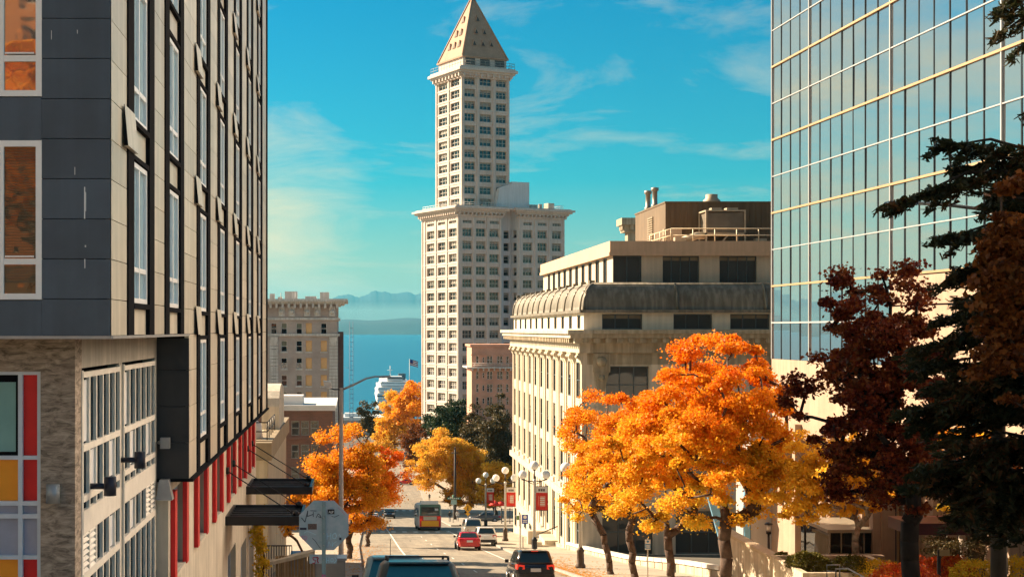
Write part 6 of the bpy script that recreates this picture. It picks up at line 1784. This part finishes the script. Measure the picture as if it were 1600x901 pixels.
m.box(x0, x1, 68, 68.06, ztr - .06, ztr); m.box(x0, x1, 68, 68.06, zbr + .4, zbr + .46)
for i in range(17): x = x0 + (x1 - x0) * i / 16; m.box(x - .02, x + .02, 68.01, 68.05, zbr, ztr - .06)
m.build('bars', BLACK, t)
Y = 39; t = thing('utility_cabinet', 'plain grey utility cabinet behind the octagonal sign', 'cabinet', (X_at(516, Y), Y, g(Y) + .15))
h = Z_at(872, Y) - g(Y) - .15
MB().box(-.42, .42, -.3, .3, 0, h).build('body', pm('cabinet_grey', (.30, .29, .27), .5, .2, .1, 2, streak=.15), t); MB().box(-.46, .46, -.34, .34, h, h + .06).build('lid', STEEL, t); MB().box(-.38, .38, -.312, -.3, .08, h - .06).build('door', pm('cabinet_door', (.34, .33, .3), .5, .2, .1, 2), t)
Y = 50; t = thing('bin', 'blue bin half hidden by leaves beyond the board fence', 'bin', (X_at(466, 75), 75, g(75) + .15))
MB().box(-.4, .4, -.35, .35, 0, 1.0).build('body', SBLU, t); m = MB(); m.hull8([(-.44, -.4, 1.0), (.44, -.4, 1.0), (.44, .4, 1.0), (-.44, .4, 1.0)], [(-.4, -.3, 1.12), (.4, -.3, 1.12), (.4, .38, 1.2), (-.4, .38, 1.2)]); m.build('lid', SBLU, t)
# people far down the street
SKIN, HAIR = pm('skin', (.35, .2, .14), .6), pm('hair', (.03, .02, .015), .7)
def person(label, x, y, top, legs, ph=0.0):
    import bmesh
    me = bpy.data.meshes.new('person')
    J = [(0, 0, .98), (0, 0, 1.25), (0, 0, 1.45), (0, 0, 1.53), (0, .02, 1.60), (0, .02, 1.74), (.19, 0, 1.42), (.24, -.06, 1.14), (.23, .08, .9), (-.19, 0, 1.42), (-.24, .06, 1.14), (-.23, .12, .9), (.1, 0, .92), (.11, .14 + ph, .5), (.11, .1 + ph, .08), (.11, .24 + ph, .04), (-.1, 0, .92), (-.11, -.02, .5), (-.11, -.22, .08), (-.11, -.08, .04)]
    E = [(0, 1), (1, 2), (2, 3), (3, 4), (4, 5), (2, 6), (6, 7), (7, 8), (2, 9), (9, 10), (10, 11), (0, 12), (12, 13), (13, 14), (14, 15), (0, 16), (16, 17), (17, 18), (18, 19)]
    rad = [.15, .14, .15, .06, .10, .09, .07, .055, .04, .07, .055, .04, .1, .07, .05, .045, .1, .07, .05, .045]
    me.from_pydata(J, E, []); o = bpy.data.objects.new('person', me); C.objects.link(o)
    md = o.modifiers.new('s', 'SKIN'); sv = me.skin_vertices[0].data
    for i, r_ in enumerate(rad): sv[i].radius = (r_, r_ * .8)
    sv[0].use_root = True
    o.modifiers.new('d', 'SUBSURF').levels = 1
    dg = bpy.context.evaluated_depsgraph_get(); m2 = bpy.data.meshes.new_from_object(o.evaluated_get(dg))
    o.modifiers.clear(); o.data = m2
    m2.materials.clear()
    for mm in (top, legs, SKIN, HAIR): m2.materials.append(mm)
    for p in m2.polygons:
        c = p.center; p.material_index = 3 if c.z > 1.68 or (c.z > 1.58 and c.y < -.02) else (2 if c.z > 1.5 or (c.z < .93 and abs(c.x) > .19 and c.z > .8) else (0 if c.z > .95 else 1))
    o.location = (x, y, g(y) + .02); return tag(o, label, 'person')
CL = [pm('cloth_black', (.02, .02, .025), .8), pm('cloth_navy', (.03, .05, .1), .8), pm('cloth_white', (.6, .6, .58), .8), pm('cloth_grey', (.15, .15, .16), .8)]
person('person in black crossing the far street beside the tree trunks', X_at(671, 300), 300, CL[0], CL[0])
person('person in a dark coat waiting under the street name plates', X_at(703, 205), 205, CL[0], CL[1], -.1)
person('person in a white top waiting near the yellow walking sign', X_at(715, 207), 207, CL[2], CL[3], -.05)
# ================================================================== TREES AND PLANTS
LM_OR = leafmat('leaf_orange', [(.62, .085, .004), (.80, .18, .006), (.86, .27, .010), (.88, .38, .018), (.88, .55, .04), (.62, .50, .06)], .55, .45, .55, (2.9, 13.2))
LM_OR2 = leafmat('leaf_red_orange', [(.48, .04, .004), (.70, .11, .006), (.80, .20, .008), (.82, .31, .014), (.7, .38, .03)], .55, .42, .55, (2.5, 12))
LM_YE = leafmat('leaf_yellow', [(.62, .22, .012), (.82, .40, .03), (.90, .52, .05), (.78, .48, .06), (.48, .38, .06)], .3, .42)
LM_YO = leafmat('leaf_gold', [(.66, .17, .008), (.84, .31, .014), (.90, .45, .025), (.78, .32, .02)], .35, .42)
LM_GOLD = leafmat('leaf_bright_gold', [(.88, .38, .02), (.95, .52, .035), (.95, .62, .06), (.88, .32, .02)], .5, .5)
LM_DK = leafmat('leaf_maroon', [(.045, .010, .008), (.10, .014, .010), (.20, .035, .012), (.28, .08, .016), (.07, .035, .012)], .8, .3)
LM_BR = leafmat('leaf_rust', [(.06, .02, .008), (.16, .045, .01), (.28, .09, .015), (.09, .05, .014)], .7, .35)
LM_GR = leafmat('leaf_green', [(.012, .03, .012), (.022, .05, .018), (.035, .06, .02), (.05, .07, .02)], .25, .2)
LM_OG = leafmat('leaf_olive', [(.03, .028, .014), (.06, .05, .02), (.12, .085, .025), (.05, .05, .02)], .2, .25)
LM_CED = leafmat('needles', [(.016, .024, .011), (.026, .034, .013), (.045, .04, .014), (.13, .05, .016)], .8, .3)
LM_BUSH = leafmat('leaf_hedge', [(.05, .05, .010), (.10, .10, .015), (.17, .15, .02), (.22, .17, .02)], 1.2, .25)
LM_RSH = leafmat('leaf_crimson', [(.40, .02, .015), (.62, .07, .02), (.75, .17, .02), (.6, .3, .03)], 1.5, .35)
LM_YSH = leafmat('leaf_chartreuse', [(.45, .36, .02), (.75, .55, .03), (.85, .48, .03), (.5, .42, .04)], 1.5, .35)


def T(name, label, px, Y, cpx, cpy, hw, hh, fork_py, r0, n_cl, cl_r, n_leaf, leaf, lm, seed, group=None, bark=BARK, dz=.15, depth=1.0, **kw):
    s = F / Y; x = X_at(px, Y); z = g(Y) + dz
    cc = (X_at(cpx, Y) - x, 0, Z_at(cpy, Y) - z)
    rad = (hw / s, hw / s * depth, hh / s)
    return tree(name, label, (x, Y, z), Z_at(fork_py, Y) - z, r0, cc, rad, n_cl, cl_r, n_leaf, leaf, lm, bark, seed, group, **kw)


OG = 'orange maples along the office building pavement'
T('maple_tree', 'largest glowing orange maple with a thick trunk beside the tall pale wall', 1137, 60.5, 1119, 674, 130, 142, 785, .27, 190, .58, 560, .112, LM_OR, 11, OG, shape=LEAF, extra=[(-1.4, -.3, 2.9), (.4, -.3, 3.0), (1.3, .2, 3.3), (2.5, .1, 3.9), (-2.4, 0, 3.6), (-.6, 0, 10.6), (.3, .4, 10.7), (-1.6, 0, 10.1), (1.2, 0, 10.2), (-.2, -1.2, 10.3)], lump=.12)
T('maple_tree', 'orange maple with a leaning pale-edged trunk next to the largest maple', 1052, 66, 1022, 712, 86, 118, 815, .2, 100, .58, 480, .115, LM_OR, 12, OG, shape=LEAF, lump=.3)
T('maple_tree', 'orange maple standing right behind the white and blue sign post', 994, 71, 962, 722, 76, 112, 828, .19, 90, .58, 460, .118, LM_OR, 13, OG, lump=.3)
T('maple_tree', 'orange maple closest to the pale lamp post with hidden globes', 957, 75, 918, 728, 50, 96, 835, .18, 64, .58, 440, .12, LM_OR, 14, OG, lump=.3)
LG = 'orange trees along the apartment block pavement'
T('maple_tree', 'broad orange tree around the tall pale lamp pole near the octagonal sign', 547, 95, 540, 757, 68, 88, 840, .22, 140, .72, 440, .15, LM_YO, 21, LG, lump=.3, depth=.9)
T('maple_tree', 'redder orange tree overhanging the street behind the broad one round the lamp pole', 572, 122, 592, 745, 36, 62, 815, .2, 84, .72, 380, .17, LM_OR2, 22, LG, lump=.3)
T('street_tree', 'thin sparse tree with golden leaves in front of the cream building', 474, 74, 468, 795, 32, 52, 860, .07, 34, .42, 60, .16, LM_YO, 23, None, lump=.35)
# centre, down the hill
T('park_tree', 'wide rounded yellow tree in the middle at the foot of the hill', 700, 300, 696, 722, 58, 48, 775, .5, 170, 1.6, 380, .36, LM_YE, 31, None, depth=.8)
T('park_tree', 'smaller brighter yellow tree behind the dark slender pole', 727, 246, 727, 750, 34, 50, 800, .3, 100, 1.15, 380, .27, LM_YO, 32, None)
T('park_tree', 'olive gold tree behind the globe lamps', 776, 232, 774, 758, 27, 38, 800, .3, 70, 1.1, 200, .36, LM_YE, 33, None)
T('park_tree', 'dark green tree in front of the foot of the tall tower', 706, 376, 704, 662, 42, 40, 740, .5, 110, 1.9, 220, .6, LM_GR, 34, None)
T('park_tree', 'tall brownish tree against the salmon pink building', 778, 316, 777, 705, 28, 84, 780, .45, 120, 1.8, 170, .5, LM_OG, 35, None)
T('park_tree', 'dark olive tree between the yellow tree and the tall brownish tree', 748, 330, 746, 690, 28, 50, 770, .4, 80, 1.6, 200, .5, LM_OG, 36, None)
T('park_tree', 'far orange yellow tree left of the foot of the tall tower', 642, 432, 640, 634, 26, 44, 720, .5, 90, 2.0, 200, .6, LM_YO, 37, None)
T('park_tree', 'far pale olive tree in front of the white ferry', 612, 440, 612, 668, 28, 62, 735, .5, 90, 2.0, 170, .6, LM_YE, 38, None)
T('park_tree', 'far small bare-topped brown tree left of the olive one', 576, 470, 575, 658, 17, 30, 700, .35, 40, 1.6, 120, .6, LM_OG, 39, None)
T('park_tree', 'dull purple-brown tree behind the wide yellow tree', 652, 392, 652, 700, 26, 42, 750, .4, 70, 1.7, 150, .5, LM_BR, 40, None)
# right foreground, in the shade
T('maple_tree', 'dark maroon maple with a forked black trunk in the shade', 1424, 42, 1372, 600, 112, 196, 815, .26, 230, .38, 175, .115, LM_DK, 51, None, bark=pm('black_bark', (.009, .007, .007), .9, 0, .3, 5, .6, 20), shape=LEAF, lump=.3, lean=.04, bend=.04, shell=.36, extra=[(float(a_), float(b_), float(c_)) for a_, b_, c_ in np.random.default_rng(3).uniform((-2.6, -1, 3.0), (1.0, 1, 5.2), (42, 3))], zcut=-.95)
T('maple_tree', 'rust brown maple overlapping the dark cedar', 1665, 26, 1592, 470, 62, 190, 800, .14, 130, .26, 190, .11, LM_BR, 52, None, shape=LEAF, lump=.3)
T('young_tree', 'golden young tree with a pale trunk over the clipped bush', 1352, 57, 1306, 748, 92, 70, 845, .13, 150, .42, 250, .105, LM_GOLD, 53, None, bark=BARKW, shape=LEAF, lump=.3)
T('young_tree', 'orange young tree with a pale forked trunk behind the hedge', 1508, 52, 1490, 735, 90, 60, 815, .12, 70, .45, 110, .13, LM_OR, 54, None, bark=BARKW, shape=LEAF, lump=.3)
T('young_tree', 'young tree with a bare white trunk near the grey round pole', 1568, 47, 1582, 735, 60, 60, 800, .10, 40, .4, 90, .12, LM_YO, 55, None, bark=pm('birch_bark', (.6, .52, .42), .8, 0, .2, 5, .2, 20), shape=LEAF)

# cedar
def cedar(name, label, px, Y, seed):
    rng = np.random.default_rng(seed)
    x = X_at(px, Y); z0 = g(Y) + .1
    t = thing(name, label, 'tree', (x, Y, z0))
    Hh = 9.5 - z0
    wood = MB(); wood.tube([(0, 0, -.2), (.05, 0, Hh * .5), (0, .05, Hh)], [.26, .16, .03], 10)
    P, D = [], []
    br = []
    tips = [(1545, 28, .9), (1572, 50, .7), (1580, 92, .6), (1590, 20, .7), (1580, 188, .6), (1492, 222, 1), (1520, 262, .9), (1418, 318, 1.1), (1452, 378, 1), (1500, 430, .9), (1475, 500, .9), (1440, 548, 1.1), (1462, 610, 1.0), (1420, 645, 1.15), (1480, 690, 1.0), (1440, 730, 1.2), (1500, 770, 1.0), (1425, 770, 1.0), (1480, 800, .9), (1530, 560, .8), (1530, 680, .8), (1460, 580, 1.1), (1450, 670, 1.1), (1465, 755, 1.1), (1490, 735, 1.2), (1510, 640, 1.2), (1505, 600, 1.2), (1500, 530, 1.1), (1540, 470, 1), (1540, 400, 1), (1550, 330, 1), (1545, 730, 1.3), (1540, 790, 1.2), (1510, 800, 1.1)]
    for px_, py_, w_ in tips:
        tip = np.array([X_at(px_, Y) - x, rng.uniform(-.8, .8), Z_at(py_, Y) - z0]); br.append((tip, w_))
    zz = 1.9
    while zz < 4.0 - z0:
        for q in range(6):
            a = rng.uniform(0, 6.28)
            if math.cos(a) < -.55: continue
            L_ = (3.4 * (1 - zz / (Hh + 2)) + .5) * rng.uniform(.75, 1.1)
            br.append((np.array([math.cos(a) * L_, math.sin(a) * L_, zz]), .8))
        zz += .38
    for tip, w_ in br:
        L_ = np.linalg.norm(tip[:2]); root = np.array([0, 0, tip[2] + rng.uniform(-.3, .9) - .05 * L_])
        mid = root + (tip - root) * .55 + np.array([0, 0, .12 * L_])
        wood.tube([root, mid, tip], [.05, .032, .008], 5)
        dirv = (tip - root) / (np.linalg.norm(tip - root) + 1e-6); sidev = np.cross(dirv, [0, 0, 1]); sidev /= np.linalg.norm(sidev) + 1e-6
        nt = int(15 * L_ / 1.5 * w_)
        for i in range(nt):
            f_ = rng.uniform(.12, 1) ; c = (1 - f_) ** 2 * root + 2 * f_ * (1 - f_) * mid + f_ ** 2 * tip
            s_ = rng.choice([-1, 1]); tl = (.25 + .5 * (1 - abs(f_ - .5))) * rng.uniform(.6, 1.2) * min(1, L_ / 2)
            td = dirv * .75 + sidev * s_ * .8 + np.array([0, 0, rng.normal() * .22 - (.55 if rng.uniform() < .3 else 0)]); td /= np.linalg.norm(td)
            e_ = c + td * tl - np.array([0, 0, .10 * tl + .03])
            wood.tube([c, e_], [.012, .004], 4)
            n_ = int(80 * tl * w_) + 12; u_ = rng.uniform(0, 1, n_)[:, None]
            p = c + (e_ - c) * u_ + rng.normal(size=(n_, 3)) * np.array([.05, .05, .03])
            P.append(p); D.append(np.repeat((td + np.array([0, 0, -.15]))[None], n_, 0))
    wood.build('trunk', pm('cedar_bark', (.03, .022, .018), .9, 0, .4, 6, .7, 25), t)
    v, k = scatter_leaves(np.concatenate(P), .17, rng, NEEDLE * np.array([2.4, 1.0]), .9, np.concatenate(D))
    me = mesh_np('crown', v, k, [LM_CED]); o = bpy.data.objects.new('crown', me); C.objects.link(o); o.parent = t
cedar('cedar_tree', 'dark cedar with long drooping layered branches over the flat-headed street lamp', 1650, 28.5, 61)

# shrubs
bush('clipped_bush', 'rounded clipped green-gold bush in the concrete planter', (X_at(1262, 57), 57, Z_at(895, 57) + .0), (.85, .8, .46), 6000, .075, LM_BUSH, 71)
bush('clipped_bush', 'dark clipped bush behind the metal handrails', (X_at(1330, 56), 56, Z_at(905, 56)), (.85, .8, .52), 5000, .075, LM_BUSH, 72)
bush('clipped_bush', 'small olive bush left of the rounded clipped bush', (X_at(1222, 60), 60, Z_at(882, 60)), (.35, .4, .3), 2000, .07, LM_BUSH, 73)
bush('hedge', 'long dark clipped hedge behind the grey round pole', (X_at(1560, 52), 52.5, g(52) + .1), (2.3, .9, 1.1), 16000, .08, LM_OG, 74, None, 'hedge', True)
RG = 'low autumn shrubs in front of the hedge'
for i, (px, Y, py, r_, lm, l) in enumerate(((1372, 55.5, 872, .8, LM_YSH, 'low golden red shrub below the pale tree trunk'), (1402, 51, 878, .7, LM_RSH, 'low crimson shrub left of the black forked trunk'), (1452, 50.5, 868, .7, LM_RSH, 'low crimson shrub right of the black forked trunk'), (1488, 49.5, 866, .65, LM_RSH, 'low crimson shrub in front of the hedge beside the notice plate'), (1525, 48, 872, .7, LM_YSH, 'bright yellow shrub left of the grey round pole'), (1590, 48, 868, .75, LM_YSH, 'bright yellow shrub right of the grey round pole'), (1435, 46, 886, .6, LM_RSH, 'dark red shrub at the foot of the black forked trunk'))):
    h = (Z_at(py, Y) - g(Y) - .1) / 1.9
    bush('shrub', l, (X_at(px, Y), Y, g(Y) + .1), (r_ * 1.3, r_ * 1.2, max(.35, h)), 3600, .085, lm, 80 + i, RG)
# climbing plant by the entrance
rng = np.random.default_rng(90); Y = 61
t = thing('climbing_plant', 'yellow-green vine climbing a post beside the farther black canopy', 'plant', (X_at(408, Y), Y, g(Y)))
P = []
for i in range(90):
    zz = rng.uniform(.1, 3.6); P.append(np.array([rng.normal() * .16 + .15 * math.sin(zz * 2), rng.normal() * .14, zz]) + rng.normal(size=(24, 3)) * .08)
v, k = scatter_leaves(np.concatenate(P), .13, rng, KITE, .4); me = mesh_np('foliage', v, k, [LM_YSH]); o = bpy.data.objects.new('foliage', me); C.objects.link(o); o.parent = t
MB().tube([(0, 0, 0), (.15, 0, 1.4), (-.05, 0, 2.6), (.05, 0, 3.6)], [.05, .04, .03, .01], 6).build('stem', BARK, t)
# fallen leaves along the kerbs
rng = np.random.default_rng(95); pos = []
for i in range(3000):
    y = rng.uniform(58, 100); u_ = rng.beta(.7, 4.5)
    xx = XR(y) + .2 + u_ * 4.8 if rng.uniform() < .8 else XR(y) - rng.beta(1, 5) * 1.2
    pos.append((xx, y, g(y) + (.175 if xx > XR(y) + .17 else .02)))
for i in range(1800):
    y = rng.uniform(60, 125); xx = XL(y) + rng.normal() * 1.1
    pos.append((xx, y, g(y) + (.175 if xx < XL(y) else .02)))
pos = np.array(pos); v, k = scatter_leaves(pos, .13, rng, KITE, 4); v = v.reshape(-1, k, 3)
me = mesh_np('fallen_leaves', v.reshape(-1, 3), k, [leafmat('leaf_fallen', [(.35, .10, .01), (.55, .20, .012), (.45, .22, .03), (.25, .12, .03)], .5, .1)]); o = bpy.data.objects.new('fallen_leaves', me); C.objects.link(o); o['kind'] = 'stuff'

T('maple_tree', 'orange maple behind the viewpoint reflected in the dark block windows', 550, -1, 0, 0, 1, 1, 0, .2, 1, .6, 1, .2, LM_OR, 99) if False else None
tree('maple_tree', 'orange maple across the street reflected in the front windows', (-15.5, -24, g(-24)), 3.5, .25, (0, 0, 8.5), (4, 4, 5.5), 110, .8, 160, .32, LM_YO, BARK, 98)
# ================================================================== ACROSS THE STREET BEHIND THE VIEWPOINT (seen in the front windows)
t = thing('brick_building', 'orange brick building reflected in the front windows of the dark apartment block', 'building', (-22, -36, g(-36)), 0)
m = MB(); bo = [(3 + i * 4.2, 5 + i * 4.2, 2 + j * 3.6, 4.2 + j * 3.6) for i in range(7) for j in range(6)]
m.facade((16, 0, 0), (-1, 0, 0), (0, 1, 0), 34, 24, bo, .3); m.box(-18, 16, -14, -.6, 0, 24); m.build('wall', brickmat('orange_brick', (.50, .20, .07), (.40, .15, .06), (.4, .28, .18), .5, .2), t)
pw_ = win_mesh(1.98, 2.18, 2, 2, .1, .1, [WHITEP, PANE], 'window')
for o in bo: put('window', pw_, t, (16 - (o[0] + o[1]) / 2, -.2, o[2] + .01), math.pi)
for o in bpy.data.objects:
    if '_o' in o.keys(): del o['_o']
